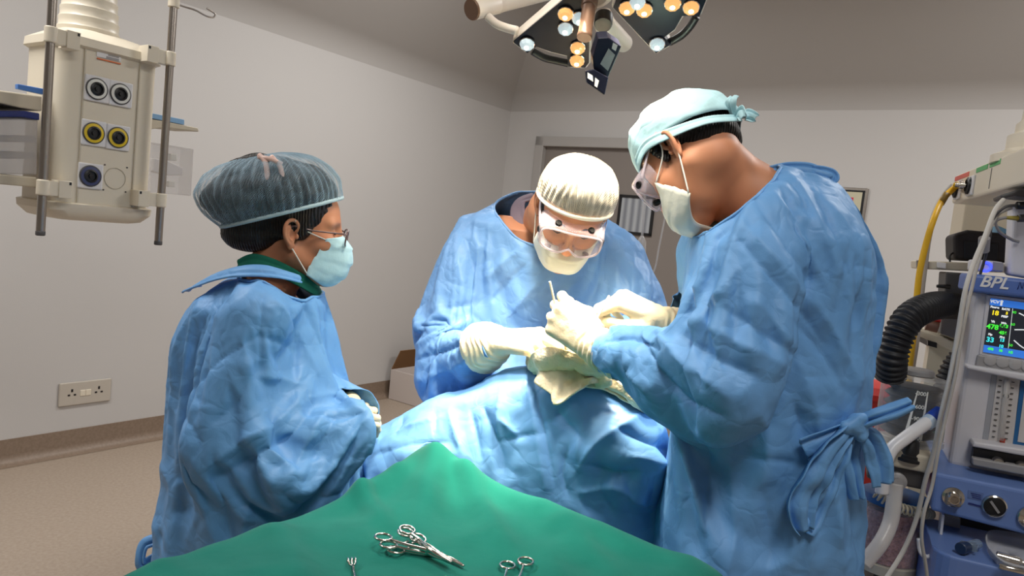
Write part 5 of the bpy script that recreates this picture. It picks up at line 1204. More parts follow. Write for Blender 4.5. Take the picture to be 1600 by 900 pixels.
# right side of the pendant: small shelf with clear box
pr_ = Pl(pp.p0 - RX * .26, RX)
mb = MB(); pr_.poly(mb, [(236, 186), (256, 189), (310, 200), (311, 206), (258, 199), (236, 202)], .02, .16); mb.build('side_shelf', M['creamd'], pe, False, [BEV(.003)])
mb = MB(); pr_.poly(mb, [(238, 177), (288, 187), (288, 195), (238, 185)], .02, .12); tag(mb.build('folder', mat('pale_blue_folder', (128, 170, 208), .5), None, False, [BEV(.001)]), 'pale blue folder lying on the small shelf right of the pendant', 'folder')
acb = empty('glove_dispenser', tuple(pr_.at(270, 305, -.03)), 'clear acrylic box behind the right rod of the pendant', 'box')
M['acryl'], _, _ = clear('acrylic', (218, 214, 212), .28, .08, gloss=.3)
mb = MB(); pr_.poly(mb, [(236, 222), (303, 233), (299, 306), (236, 301)], .0, .09); mb.build('box_shell', M['acryl'], acb, False, [BEV(.003)])
for poly, m_ in (([(240, 247), (262, 251), (286, 262), (286, 274), (262, 274), (240, 268)], 'whitep'), ([(267, 240), (277, 241), (277, 251), (267, 251)], 'white'), ([(264, 283), (274, 284), (274, 293), (264, 292)], 'white')):
    mb = MB(); pr_.poly(mb, poly, -.02, .05); mb.build('box_content', M[m_], acb, False, [BEV(.004, 3)])

# ------------------------------------------------------------------ surgical lamp
ln_ = A3(-.05, -.60, -.80); pl_ = Pl(P(900, 45, 1.62), ln_)
la = empty('surgical_lamp', tuple(pl_.at(919, 20)), 'surgical lamp with dark glass petals, warm and white lenses and bronze handle', 'surgical lamp')
def petal(glass, rim_off, lenses, grip):
    c = np.mean(glass, 0); big = [tuple(A3(*p, 0)[:2] + (A3(*p, 0)[:2] - c) / np.linalg.norm(A3(*p, 0)[:2] - c) * rim_off) for p in glass]
    mb = MB(); pl_.poly(mb, big, -.002, .038); ho = mb.build('petal_housing', M['lampw'], la, False, [BEV(.006, 3)])
    mb = MB(); pl_.poly(mb, glass, .001, .012); mb.build('petal_glass', M['lampblk'], ho)
    for px, py, warm in lenses:
        o_ = pl_.at(px, py, .001); r = .0165
        L_ = MB().lathe(o_, pl_.n, [(r * 1.08, 0), (r * 1.08, .004), (r, .005)], 12).build('lens_bezel', M['chrome'], ho, False)
        MB().lathe(o_ + pl_.n * .004, pl_.n, [(r, 0), (r * .97, .004), (r * .72, .0095), (r * .34, .0125), (.0, .0128)], 9).build('led_lens', M['ledw' if warm else 'ledc'], ho, False)
        MB().lathe(o_ + pl_.n * .0172, pl_.n, [(r * .34, 0), (r * .2, .001), (0, .001)], 8).build('led_core', M['ledhot'], ho, False)
    mb = MB(); mb.tube(catmull([pl_.at(x, y, -.017) for x, y in grip], 8), .0085, 10); mb.build('grip_bar', M['black'], ho, True)
M['ledw'] = mat('led_warm', (150, 110, 70), .15, emit=((255, 186, 112), .95)); M['ledc'] = mat('led_cool', (165, 176, 182), .15, emit=((206, 226, 232), .62)); M['ledhot'] = mat('led_core', (255, 250, 235), .3, emit=((255, 240, 205), 3.0))
petal([(876, 4), (802, 66), (824, 83), (838, 73), (861, 81), (886, 87), (888, 104), (914, 106), (920, 98), (921, 60), (916, 20), (912, -14), (900, -16)], 3.2, [(884, 20, 1), (906, 27, 0), (884, 43, 0), (824, 67, 0), (903, 73, 1), (902, 93, 1)], [(832, 80), (850, 90), (870, 95), (888, 99)])
petal([(958, 12), (1025, 83), (1048, 70), (1038, 58), (1054, 46), (1066, 25), (1093, 25), (1104, -2), (1106, -30), (1060, -44), (1000, -34), (966, -8)], 3.2, [(980, 11, 1), (996, 2, 0), (1007, 14, 1), (1051, 4, 1), (1080, 10, 1), (1027, 67, 0)], [(1046, 66), (1064, 56), (1078, 42), (1088, 26)])
petal([(918, -22), (955, -2), (985, -30), (1000, -70), (960, -96), (915, -90), (896, -60), (904, -30)], 3.2, [], [(905, -90), (930, -100), (960, -104), (985, -94)])
hb = pl_.at(922, 0, .0); MB().lathe(hb, A3(-.06, -.42, -.91), [(.0172, -.01), (.0165, .018), (.014, .02), (.014, .086), (.0152, .088), (.0152, .095), (.014, .097), (0, .097)], 32).build('handle', M['bronze'], la, 'auto')
# hub, arm and control pod
hub = pl_.at(925, -18, -.06); MB().lathe(hub - pl_.n * .05, pl_.n, [(.042, 0), (.05, .01), (.05, .05), (.038, .06), (0, .06)], 32).build('hub', M['lampw'], la, 'auto')
MB().tube([pl_.at(939, 24, -.03), pl_.at(946, 40, -.03), pl_.at(975, 68, -.10)], [.023, .023, .0205], 24).build('pod_arm', M['lampw'], la, 'auto')
c = pl_.at(942, 40, .004); MB().lathe(c - pl_.n * .03, pl_.n, [(.0195, 0), (.0195, .024), (.018, .029), (.010, .03), (0, .029)], 28).build('camera_eye', M['black'], la, 'auto')
pod = Pl(P(945, 100, 1.52), A3(.12, -.80, -.58)); mb = MB(); pod.poly(mb, [(935, 60), (951, 59), (971, 73), (950, 122), (928, 109), (926, 90)], .0, .035); pb = mb.build('control_pod', M['lampblk'], la, False, [BEV(.002)])
mb = MB(); pod.poly(mb, [(951, 76), (961, 86), (950, 111), (938, 100)], .001, .002); tag(mb.build('display', mat('grey_display', (104, 104, 108), .6, spec=.1), pb), 'grey panel')
mb = MB(); pod.poly(mb, [(958, 67), (965, 71), (962, 80), (956, 76)], .001, .002); mb.build('button', M['greyp'], pb)
pod2 = Pl(P(930, 128, 1.52), A3(.05, -.95, -.20)); mb = MB(); pod2.poly(mb, [(915, 111), (928, 108), (951, 121), (945, 149), (917, 129)], .004, .02); pb2 = mb.build('control_tip', M['lampblk'], la, False, [BEV(.002)])
mb = MB(); pod2.poly(mb, [(918, 113), (926, 118), (927, 128), (918, 122)], .005, .0012); pod2.poly(mb, [(930, 121), (936, 126), (933, 137), (929, 134)], .005, .0012); mb.build('sticker', M['white'], pb2)
ax0, ax1 = P(737, 15, 1.66), P(832, -8, 1.79); d = ax1 - ax0; d /= np.linalg.norm(d)
MB().lathe(ax0, d, [(.020, 0), (.023, .003), (.023, .072), (.0223, .074), (.0223, .078), (.023, .08), (.0212, .094), (.0212, .55)], 28).build('arm', M['lampw'], la, 'auto')
MB().lathe(ax0 - d * .002, d, [(.0222, 0), (.0234, .002), (.0234, .005)], 28).build('arm_rim', M['bronze'], la, 'auto')
MB().tube(catmull([P(762, 26, 1.68), P(775, 37, 1.67), P(792, 44, 1.66), P(808, 48, 1.65)], 6), .0094, 14).build('arm_link', M['lampw'], la, True)
MB().tube([ax0 + d * .5, ax0 + d * .5 + UP * (CZ - (ax0 + d * .5)[2])], .035, 20).build('ceiling_post', M['lampw'], la, 'auto')

# ------------------------------------------------------------------ small things on the walls
pw = Pl(RX * LW, RX); so = empty('wall_socket', tuple(pw.at(133, 612)), 'cream double wall socket on the left wall', 'socket')
mb = MB(); pw.box(mb, 93, 604, 173, 622, .012, .012, 0, 0, .03); mb.build('plate', mat('socket_plate', (188, 180, 168), .5, spec=.3), so, False, [BEV(.006, 3)])
for x0, y0 in ((112.5, 617), (154.5, 612)):
    mb = MB()
    for dx, dy, w_, h_ in ((0, .016, .010, .016), (-.015, -.008, .012, .009), (.015, -.008, .012, .009)): mb.box(pw.at(x0, y0 - 2, .012) + pw.u * dx + pw.w * dy, (w_, h_, .002), pw.R)
    mb.build('pin_holes', M['black'], so)
    mb = MB(); mb.box(pw.at(x0, y0 - 1, .012) + pw.u * .055 * (1 if x0 < 130 else -1), (.028, .034, .006), pw.R); mb.build('switch', M['cream'], so, False, [BEV(.003)])
pb_ = Pl(RY * BW, -RY); nf = empty('framed_notice', tuple(pb_.at(1330, 330)), 'framed notice with red print on the back wall behind the right surgeon', 'framed notice')
mb = MB(); pb_.box(mb, 1272, 290, 1349, 352, .02, .02); tag(mb.build('frame', M['steel'], nf, False, [BEV(.004)]), 'silver frame')
mb = MB(); pb_.box(mb, 1276, 294, 1345, 348, .0215, .004); mb.build('mount', M['black'], nf)
mb = MB(); pb_.box(mb, 1279, 297, 1341.5, 345, .023, .003); pa_ = mb.build('paper', mat('notice_paper', (196, 190, 164), .7), nf)
mb = MB(); pb_.box(mb, 1322, 308, 1333, 314, .0245, .002); pb_.box(mb, 1326, 314, 1332, 320, .0245, .002); tag(mb.build('print', mat('notice_red', (206, 44, 70), .6), pa_), 'red print')
# ring above the door and drip line
ring = pb_.at(998, 207, .03); rg = empty('wall_ring', tuple(ring), 'small dark metal ring above the grey door', 'ring')
MB().tube([ring + pb_.u * .030 * math.cos(t) + pb_.w * .034 * math.sin(t) for t in np.linspace(0, 2 * math.pi, 33)[:-1]], .005, 8, True).build('ring', M['dgrey'], rg, True)
MB().box(pb_.at(1003, 201, .015), (.016, .03, .035), pb_.R).build('bracket', M['dgrey'], rg)
M['tubing'], _, _ = clear('clear_tubing', (216, 212, 208), .42, .15)
dl_ = empty('drip_stand', (P(1115, 250, 2.5)[0], 2.5, 0), 'clear drip tubing with chamber on a stand in front of the grey door', 'drip stand')
pbase = P(1115, 250, 2.5); MB().tube([A3(pbase[0], 2.5, .06), pbase], .010, 12).build('stand_pole', M['steel'], dl_, 'auto'); MB().tube([pbase - UP * .02, P(1060, 236, 2.5), P(1010, 240, 2.5)], .003, 8).build('hanger', M['steel'], dl_, True)
for k in range(5): MB().tube([A3(pbase[0], 2.5, .07), A3(pbase[0] + .26 * math.cos(k * 1.2566), 2.5 + .26 * math.sin(k * 1.2566), .03)], .014, 10).build('foot', M['steel'], dl_, 'auto')
MB().tube([P(1010, 240, 2.5), P(1007, 320, 2.5), P(1003, 372, 2.5)], .0045, 10).build('drip_tube', M['tubing'], dl_, True)
MB().lathe(P(1002, 410, 2.5), P(1003, 372, 2.5) - P(1002, 410, 2.5), [(.004, 0), (.014, .008), (.015, .07), (.010, .082), (.005, .09)], 20).build('drip_chamber', M['tubing'], dl_, 'auto')
MB().tube(catmull([P(1002, 410, 2.5), P(1010, 440, 2.5), P(1023, 420, 2.5), P(1030, 385, 2.5), P(1038, 345, 2.5), P(1046, 300, 2.5)], 8), .003, 8).build('drip_line', M['tubing'], dl_, True)
# carton by the corner
cb0 = PZ(612, 622, 0); cn = empty('carton', tuple(cb0 + RX * .22 + RY * .0), 'white carton with open brown flap on the floor by the left wall', 'carton')
ht = float(P(616, 577, cb0[1])[2]); cc = cb0 + RX * .22 + RY * .14
mb = MB(); w_, d_ = .44, .34
for sx, sy in ((-1, 0), (1, 0), (0, -1), (0, 1)): mb.box(cc + RX * sx * w_ / 2 + RY * sy * d_ / 2 + UP * (ht / 2 + .003), ((.012, d_, ht) if sx else (w_, .012, ht)), RR)
mb.box(cc + UP * .010, (w_, d_, .012), RR); mb.build('carton_box', M['boxw'], cn)
def flap(name, e0, e1, out, up, m_):
    mb = MB(); a, b = e0, e1; c_, d__ = e1 + out + UP * up - (e1 - e0) * .06, e0 + out + UP * up + (e1 - e0) * .06; nrm = np.cross(b - a, d__ - a); nrm /= np.linalg.norm(nrm)
    q_ = [a, b, c_, d__]; mb.add(q_ + [p + nrm * .006 for p in q_], [(0, 1, 2, 3), (7, 6, 5, 4), (0, 4, 5, 1), (1, 5, 6, 2), (2, 6, 7, 3), (3, 7, 4, 0)]); return mb.build(name, m_, cn)
cr = lambda sx, sy: cc + RX * sx * w_ / 2 + RY * sy * d_ / 2 + UP * ht
flap('flap', cr(-1, 1), cr(-1, -1), RX * .06, .16, M['brown']); flap('flap', cr(1, 1), cr(-1, 1), RY * .03, .17, M['brown']); tag(bpy.data.objects['flap'], 'brown inside of the flap')
# light from the lamp's lenses
for px, py, e in ((850, 58, 48), (890, 85, 48), (990, 30, 52), (1060, 35, 52), (900, 30, 24)):
    c = pl_.at(px, py, .05); spot('lamp_light', c, P(862, 560, 1.64), e, (1, .85, .63), 52, .045, .75)
# the second dome of the twin lamp, above the frame
spot('lamp_light', A3(.0, 1.15, 2.40), P(800, 585, 1.60), 120, (1, .90, .75), 54, .12, .9)
# ------------------------------------------------------------------ gas pendant on the right
gd = A3(.32, .947, 0); gd /= np.linalg.norm(gd); gn = A3(-gd[1], gd[0], 0)
pg = Pl(P(1493, 274, 2.3), gn); gp = empty('gas_pendant', tuple(pg.at(1540, 360, -.1)), 'cream gas pendant arm with outlets on a column, above the anaesthesia machine', 'medical pendant')
zt_, zb2 = float(pg.at(1493, 274)[2]), float(pg.at(1498, 315)[2])
q0 = pg.p0.copy(); Lb = .72
def gbox(mb, s0, s1, z0, z1, o, t, mi=0): return mb.box(q0 - gd * (s0 + s1) / 2 + UP * ((z0 + z1) / 2 - q0[2]) + gn * (o - t / 2), (s1 - s0, t, z1 - z0), np.column_stack([gd, gn, UP]), mi)
mb = MB(); gbox(mb, 0, Lb, zb2, zt_, 0, .22); hd = mb.build('outlet_head', M['cream'], gp, False, [BEV(.008, 3)])
for s0, s1, c_ in ((.005, .17, (206, 96, 84)), (.25, .36, (96, 176, 110)), (.38, .47, (96, 176, 110))):
    mb = MB(); gbox(mb, s0, s1, zt_ - .019, zt_ - .006, .0015, .002); tag(mb.build('colour_label', mat('label_%d' % int(s0 * 1000), c_, .5), hd), ('red' if c_[0] > 200 else 'green') + ' label')
for s_ in (.075, .22):
    c = q0 - gd * s_ + UP * ((zt_ + zb2) / 2 - .008 - q0[2])
    o_ = MB().box(c + gn * .003, (.062, .008, .056), np.column_stack([gd, gn, UP])).build('gas_outlet', M['whitep'], hd, False, [BEV(.003)])
    MB().lathe(c + gn * .006, gn, [(.024, 0), (.024, .006), (.018, .009), (.016, .004), (0, .004)], 28).build('socket', M['black'], o_, 'auto')
mb = MB(); gbox(mb, .40, .403, zb2 + .012, zt_ - .022, .001, .002); mb.build('panel_seam', M['dgrey'], hd)
cpt = q0 - gd * .42 - gn * .12
cpt[2] = 0
MB().lathe(cpt + UP * (zt_ - .01), UP, [(.13, 0), (.13, .02), (.10, .035), (.10, .07), (.085, .078), (.085, .10), (.075, .11), (.062, .34), (.056, .36), (.050, CZ - zt_)], 40).build('column', M['cream'], gp, 'auto')
pcol = Pl(P(1536, 340, 2.62), A3(-.3, -.95, 0)); mb = MB(); pcol.box(mb, 1510, 306, 1578, 372, 0, .16, 0, 0, .12); mb.build('drop_column', M['creamd'], gp, False, [BEV(.006)])
# hoses from the outlets
o1 = q0 - gd * .22 + UP * ((zt_ + zb2) / 2 - .008 - q0[2]) + gn * .008; o2 = q0 - gd * .075 + UP * ((zt_ + zb2) / 2 - .008 - q0[2]) + gn * .008
yh = empty('oxygen_hose', tuple(o1), 'yellow gas hose curving down from the right pendant outlet', 'hose')
MB().lathe(o1, gn, [(.008, 0), (.008, .012), (.011, .013), (.011, .022), (.007, .024), (.007, .034), (0, .034)], 18).build('plug', M['chrome'], yh, 'auto')
MB().tube(catmull([o1 + gn * .03, P(1494, 291, 2.21), P(1473, 312, 2.2), P(1458, 345, 2.13), P(1446, 385, 2.13), P(1437, 425, 2.13), P(1432, 470, 2.13), P(1428, 520, 2.13), P(1421, 580, 2.13), P(1418, 660, 2.13)], 8), .0088, 12).build('tube', M['yellow'], yh, True)
MB().tube([P(1480, 302, 2.19), P(1470, 319, 2.19)], .0091, 12).build('print_band', mat('hose_print', (120, 92, 16), .5), yh, True)
wh = empty('vacuum_hose', tuple(o2), 'pale grey hose hanging beside the yellow gas hose', 'hose')
MB().tube(catmull([o2, P(1488, 290, 2.26), P(1466, 320, 2.26), P(1452, 365, 2.15), P(1444, 420, 2.15), P(1438, 470, 2.15), P(1432, 530, 2.15), P(1422, 600, 2.15), P(1420, 660, 2.15)], 8), .0085, 12).build('tube', mat('pale_hose', (178, 172, 164), .5), wh, True)

# ------------------------------------------------------------------ anaesthesia machine
mx_ = A3(.914, -.407, 0); mx_ /= np.linalg.norm(mx_); mn = A3(-.407, -.914, 0); mn /= np.linalg.norm(mn)
pm = Pl(P(1480, 728, 1.72), mn)
an = empty('anaesthesia_machine', tuple(pm.at(1530, 800)[:2]) + (0,), 'white and blue anaesthesia machine with screen, flow tubes and dials', 'anaesthesia machine')
UM = lambda px, py, o=0: float((pm.at(px, py, o) - pm.p0) @ pm.u); ZM = lambda px, py, o=0: float(pm.at(px, py, o)[2])
def mbox(mb, u0, u1, z0, z1, o, t, mi=0): return mb.box(pm.p0 + pm.u * (u0 + u1) / 2 + UP * ((z0 + z1) / 2 - pm.p0[2]) + pm.n * (o - t / 2), (abs(u1 - u0), abs(z1 - z0), t), pm.R, mi)
uL, W_ = UM(1482, 728), .62
zt3, zb3 = ZM(1508, 452), ZM(1482, 728)
mb = MB(); mbox(mb, uL, uL + W_, zb3, zt3, 0, .15); mb.build('cabinet', M['machw'], an, False, [BEV(.012, 3)])
mb = MB(); mbox(mb, uL - .018, uL + W_ + .02, zt3 - .004, zt3 + .038, .035, .20); hd2 = mb.build('top_panel', M['blued'], an, False, [BEV(.008, 3)])
text('brand_lettering', 'BPL', pm, 1553, 442, .036, mat('lettering_silver', (226, 226, 226), .35), hd2, .0362, .0007, .28)
mb = MB()
tr = [pm.at(1590, 452, .0362), pm.at(1594, 440, .0362), pm.at(1597, 451, .0362), pm.at(1602, 436, .0362), pm.at(1606, 452, .0362)]; mb.tube(tr, .0009, 6); mb.build('logo_trace', M['navy'], hd2, True)
# screen
cr4 = [(1548, 466), (1640, 478), (1634, 566), (1536, 550)]
mb = MB(); pm.poly(mb, [(1542, 460), (1650, 473), (1642, 574), (1530, 555)], .006, .01); bz = mb.build('screen_bezel', M['machw'], an, False, [BEV(.003)])
scm = mat('screen_black', (38, 40, 46), .25, emit=((40, 44, 54), .35)); mb = MB(); pm.poly(mb, cr4, .008, .003); scr = mb.build('screen', scm, bz)
em = lambda n_, c_, s_=.9: mat(n_, c_, .4, emit=(c_, s_))
eb, ew, ey, eg, ec = em('screen_blue', (52, 118, 214), .6), em('screen_white', (216, 220, 222), .7), em('screen_yellow', (236, 214, 40)), em('screen_green', (70, 232, 60)), em('screen_cyan', (64, 222, 226))
def sp(u, v):   # screen coordinates 0..1
    a, b, c, d = [A3(*p, 0)[:2] for p in cr4]; t = a + (b - a) * u; bt = d + (c - d) * u; return tuple(t + (bt - t) * v)
def srect(u0, v0, u1, v1, m_, nm='readout', o=.009):
    mb = MB(); pm.poly(mb, [sp(u0, v0), sp(u1, v0), sp(u1, v1), sp(u0, v1)], o, .0012); return mb.build(nm, m_, scr)
srect(0, 0, 1, .125, eb, 'header_bar'); srect(0, .865, 1, 1.0, eb, 'footer_bar')
ang = -math.radians(1)
for t_, u, v, s_, m_ in (('VCV', .075, .055, .010, ew), ('18', .105, .26, .016, ey), ('478', .095, .52, .017, eg), ('33', .085, .76, .017, ec), ('5', .30, .235, .009, ey), ('6.63', .275, .475, .011, eg), ('456', .275, .60, .011, eg), ('13', .275, .735, .010, ec), ('10', .27, .845, .010, ec),
                         ('MVe', .27, .42, .006, ew), ('Pmean', .09, .155, .007, ew), ('RATE', .275, .165, .007, ew), ('PEEP', .27, .30, .007, ew), ('Vt', .09, .42, .008, ew), ('Pip', .075, .66, .007, ew), ('Plat', .27, .68, .007, ew), ('478', .11, .925, .008, eg), ('18', .27, .925, .008, eg), ('1:2', .43, .925, .008, eg)):
    px, py = sp(u, v); text('readout', t_, pm, px, py, s_ * .92, m_, scr, .0095, .0004, 0, ang)
srect(.385, .13, .392, .86, ew, 'divider')
px, py = sp(.19, .06); mb = MB(); c = pm.at(px, py, .0095); mb.lathe(c + pm.w * .0035, pm.n, [(.003, 0), (.003, .0008), (0, .0008)], 12); mb.box(c - pm.w * .002, (.004, .008, .0012), pm.R); mb.build('patient_icon', ew, scr)
for k, (v0, pts) in enumerate(((.20, [(0, 0), (.2, .06), (.5, .09)]), (.48, [(-.05, .03), (.2, 0), (.5, .01)]), (.70, [(-.04, 0), (.12, .1), (.3, .15), (.5, .17)]))):
    mb = MB(); mb.tube(catmull([pm.at(*sp(.5 + a * .9, v0 + b), .0095) for a, b in pts], 6), .0014, 6); mb.build('wave_trace', ew, scr, True)
for k, v0 in enumerate((.2, .42, .80)):
    px, py = sp(.42, v0); text('axis_number', ('40', '60', '50')[k], pm, px, py, .008, eg, scr, .0095)
# button row and lip
mb = MB(); pm.poly(mb, [(1528, 554), (1650, 573), (1648, 598), (1524, 574)], .010, .02); br2 = mb.build('button_panel', M['greyp'], an, False, [BEV(.003)])
for k in range(6):
    px, py = 1547 + 19.5 * k, 563 + 3.1 * k; MB().lathe(pm.at(px, py, .010), pm.n, [(.0125, 0), (.0125, .002), (.011, .003), (0, .003)], 24).build('soft_key', mat('soft_key', (170, 168, 168), .45) if k == 0 else bpy.data.materials['soft_key'], br2, 'auto')
mb = MB(); pm.poly(mb, [(1510, 570), (1650, 592), (1650, 606), (1511, 577)], .03, .05); mb.build('screen_ledge', M['machw'], an, False, [BEV(.006, 3)])
# flow tube window
mb = MB(); pm.poly(mb, [(1550, 582), (1650, 598), (1640, 706), (1535, 688)], .002, .004); fw_ = mb.build('flow_window', mat('flow_window', (156, 158, 164), .3), an)
mb = MB(); pm.poly(mb, [(1559, 584), (1594, 590), (1583, 694), (1544, 689)], .004, .004); fp = mb.build('flow_scale', mat('flow_scale', (196, 192, 190), .3), fw_)
mb = MB(); pm.poly(mb, [(1596, 590), (1650, 600), (1642, 708), (1582, 697)], .005, .004); mb.build('blue_surround', mat('flow_blue', (36, 96, 148), .35), fw_)
mb = MB(); pm.poly(mb, [(1603, 594), (1650, 603), (1642, 700), (1590, 690)], .007, .004); mb.build('flow_scale', bpy.data.materials['flow_scale'], fw_)
for x0, x1 in ((1574, 1564),): MB().tube([pm.at(x0, 592, .010), pm.at(x1, 688, .010)], .006, 12).build('flow_tube', M['tubing'], fw_, True)
mb = MB()
for k in range(11):
    f = k / 10
    for xo, w_ in ((-11, .006), (9, .006)): mb.box(pm.at(1574 - 11 * f + xo, 596 + 88 * f + xo * .15, .0062), (w_, .0022, .001), pm.R)
mb.build('scale_marks', M['dgrey'], fp)
MB().box(pm.at(1566, 690, .008), (.010, .014, .004), pm.R).build('flow_mark', mat('flow_mark', (168, 62, 44), .5), fw_)
MB().tube([pm.at(1572, 619, .014) + pm.u * .005 * math.cos(t) + pm.w * .005 * math.sin(t) for t in np.linspace(0, 6.283, 21)[:-1]], .0009, 6, True).build('ring_mark', M['dgrey'], fw_, True)
mb = MB(); pm.poly(mb, [(1521, 690), (1650, 710), (1650, 722), (1519, 698)], .05, .05); mb.build('knob_ledge', M['machw'], an, False, [BEV(.004)])
mb = MB(); pm.poly(mb, [(1521, 701), (1650, 721), (1648, 752), (1518, 726)], .02, .02); kb = mb.build('knob_recess', M['dgrey'], an)
mb = MB(); pm.poly(mb, [(1519, 715), (1650, 738), (1650, 753), (1520, 727)], .06, .02); mb.build('knob_guard', M['greyp'], an, False, [BEV(.003)])
for px, py in ((1556, 720), (1592, 727), (1630, 734)): MB().lathe(pm.at(px, py, .02), pm.n, [(.012, 0), (.012, .012), (.015, .014), (.015, .028), (.012, .033), (0, .034)], 24).build('flow_knob', M['chrome'], kb, 'auto')
# blue base and its fittings
pb3 = Pl(pm.p0 + pm.n * .12, pm.n)
mb = MB(); pb3.poly(mb, [(1460, 738), (1660, 778), (1656, 850), (1454, 798)], 0, .36); bs = mb.build('base_unit', M['blue'], an, False, [BEV(.008, 3)])
c = pb3.at(1489, 776, 0); mb = MB(); mb.lathe(c, pb3.n, [(.022, 0), (.022, .006), (.014, .008), (.014, .022), (.011, .026), (.008, .026), (.007, .01), (0, .01)], 28); mb.build('outlet_port', M['chrome'], bs, 'auto'); MB().box(pb3.at(1489, 781, .012), (.030, .024, .022), pb3.R).build('port_latch', M['steel'], bs, False, [BEV(.003)])
c = pb3.at(1553, 790, 0); MB().lathe(c, pb3.n, [(.024, 0), (.024, .008), (.021, .010), (.0205, .006)], 36).build('dial_bezel', M['chrome'], bs, 'auto'); dk = MB().lathe(c, pb3.n, [(.0205, 0), (.0205, .008), (.019, .009), (0, .009)], 32).build('dial', M['black'], bs, 'auto'); MB().box(c + pb3.n * .010, (.005, .028, .006), pb3.R @ np.array([[.77, -.64, 0], [.64, .77, 0], [0, 0, 1]])).build('dial_pointer', M['greyp'], dk)
MB().lathe(pb3.at(1609, 808, 0), pb3.n, [(.024, 0), (.024, .008), (.021, .010), (0, .010)], 36).build('dial_bezel', M['chrome'], bs, 'auto')
mb = MB(); pb3.poly(mb, [(1513, 766), (1537, 771), (1535, 783), (1512, 778)], .0012, .001); lb_ = mb.build('maker_label', mat('label_blue', (92, 116, 168), .5), bs)
mb = MB()
for k in range(3): pb3.poly(mb, [(1517 + k, 770 + 3 * k), (1533, 773.5 + 3 * k), (1533, 774.8 + 3 * k), (1517 + k, 771.3 + 3 * k)], .002, .0008)
pb3.poly(mb, [(1513, 785), (1532, 790), (1532, 792.5), (1513, 787.5)], .002, .0008); mb.build('label_print', M['navy'], lb_)
mb = MB(); pb3.poly(mb, [(1474, 806), (1500, 812), (1500, 858), (1472, 852)], -.10, .30); mb.build('lower_column', M['greyp'], an)
mb = MB(); pb3.poly(mb, [(1472, 804), (1476, 805), (1470, 856), (1466, 855)], -.02, .04); mb.build('column_edge', M['whitep'], an)
# drawer unit under the base
tp0 = PZ(1460, 852, .86); pd = Pl(tp0, mn)
ud0 = 0.0
mb = MB()
def dpt(u, o, z): return tp0 + pd.u * u + pd.n * o + UP * (z - tp0[2])
pr4 = [(-.005, -.20), (-.005, .0)] + [(-.005 + .045 * (1 - math.cos(a)), .045 * math.sin(a) + .0) for a in np.linspace(0, math.pi / 2, 6)] + [(.62, .045), (.62, -.20)]
n_ = len(pr4); v = [dpt(u, o, .86) for u, o in pr4] + [dpt(u, o, .66) for u, o in pr4]
mb.add(v, [tuple(range(n_)), tuple(range(n_, 2 * n_))[::-1]] + [(k, (k + 1) % n_, n_ + (k + 1) % n_, n_ + k) for k in range(n_)]); mb.build('drawer_unit', M['blue'], an, False, [BEV(.006, 3)])
mb = MB(); mb.box(dpt(.30, -.08, .35), (.56, .22, .58), pd.R @ np.array([[1, 0, 0], [0, 0, 1], [0, 1, 0]]) if False else np.column_stack([pd.u, pd.n, UP])); mb.build('lower_cabinet', M['machw'], an, False, [BEV(.01)])
mb = MB(); pb3.poly(mb, [(1501, 808), (1660, 846), (1660, 905), (1501, 862)], -.16, .05); mb.build('gap_shade_panel', M['dgrey'], an)  # added dark sheet: stands in for the shadow in the gap above the drawer
for u_, o_ in ((.05, .0), (.55, .0), (.05, -.17), (.55, -.17)): MB().lathe(dpt(u_, o_, .036) - pd.u * .012, pd.u, [(.034, 0), (.035, .004), (.035, .020), (.034, .024)], 20).build('castor', M['rubber'], an, 'auto')
# syringe, tray, vials on the drawer top
ptop = lambda px, py, dz=0: PZ(px, py, .86 + dz)
M['syr'], _, _ = clear('syringe_plastic', (150, 170, 190), .5, .1)
sy = empty('syringe', tuple(ptop(1520, 852)), 'syringe with dark blue plunger lying on the blue drawer top', 'syringe')
a, b = ptop(1505, 856, .0145), ptop(1545, 845, .0145); d = (b - a) / np.linalg.norm(b - a)
MB().lathe(a + d * .02, d, [(.0095, 0), (.0105, .001), (.0105, .040), (.004, .044), (.003, .05)], 20).build('barrel', M['syr'], sy, 'auto'); MB().lathe(a - d * .012, d, [(.011, 0), (.0125, .002), (.0125, .022), (.0115, .026), (.006, .028), (.006, .06), (0, .06)], 20).build('plunger', mat('plunger_blue', (34, 52, 84), .35), sy, 'auto')
MB().box(a + d * .022, (.006, .034, .012), frame(d, UP)).build('finger_flange', M['syr'], sy)
M['film'], _, _ = clear('clear_pack', (226, 226, 228), .22, .12, gloss=.3)
ty = empty('kidney_tray', tuple(ptop(1580, 875)), 'clear plastic tray with metal vials on the blue drawer top', 'tray')
el = [ptop(1539, 848), ptop(1548, 842), ptop(1585, 846), ptop(1640, 858), ptop(1640, 905), ptop(1600, 903), ptop(1565, 893), ptop(1545, 874), ptop(1538, 860)]
lp = catmull(el, 5, True); c_ = np.mean(lp, 0); ring = lambda s_, z_: [c_ + (p - c_) * s_ + UP * z_ for p in lp]
n_ = len(lp); v = ring(1.0, .020) + ring(.96, .022) + ring(.90, .004) + ring(.5, .003) + ring(.02, .003)
MB().add(v, [(i * n_ + k, i * n_ + (k + 1) % n_, (i + 1) * n_ + (k + 1) % n_, (i + 1) * n_ + k) for i in range(4) for k in range(n_)]).build('tray', M['film'], ty, True, [SOL(.0012)])
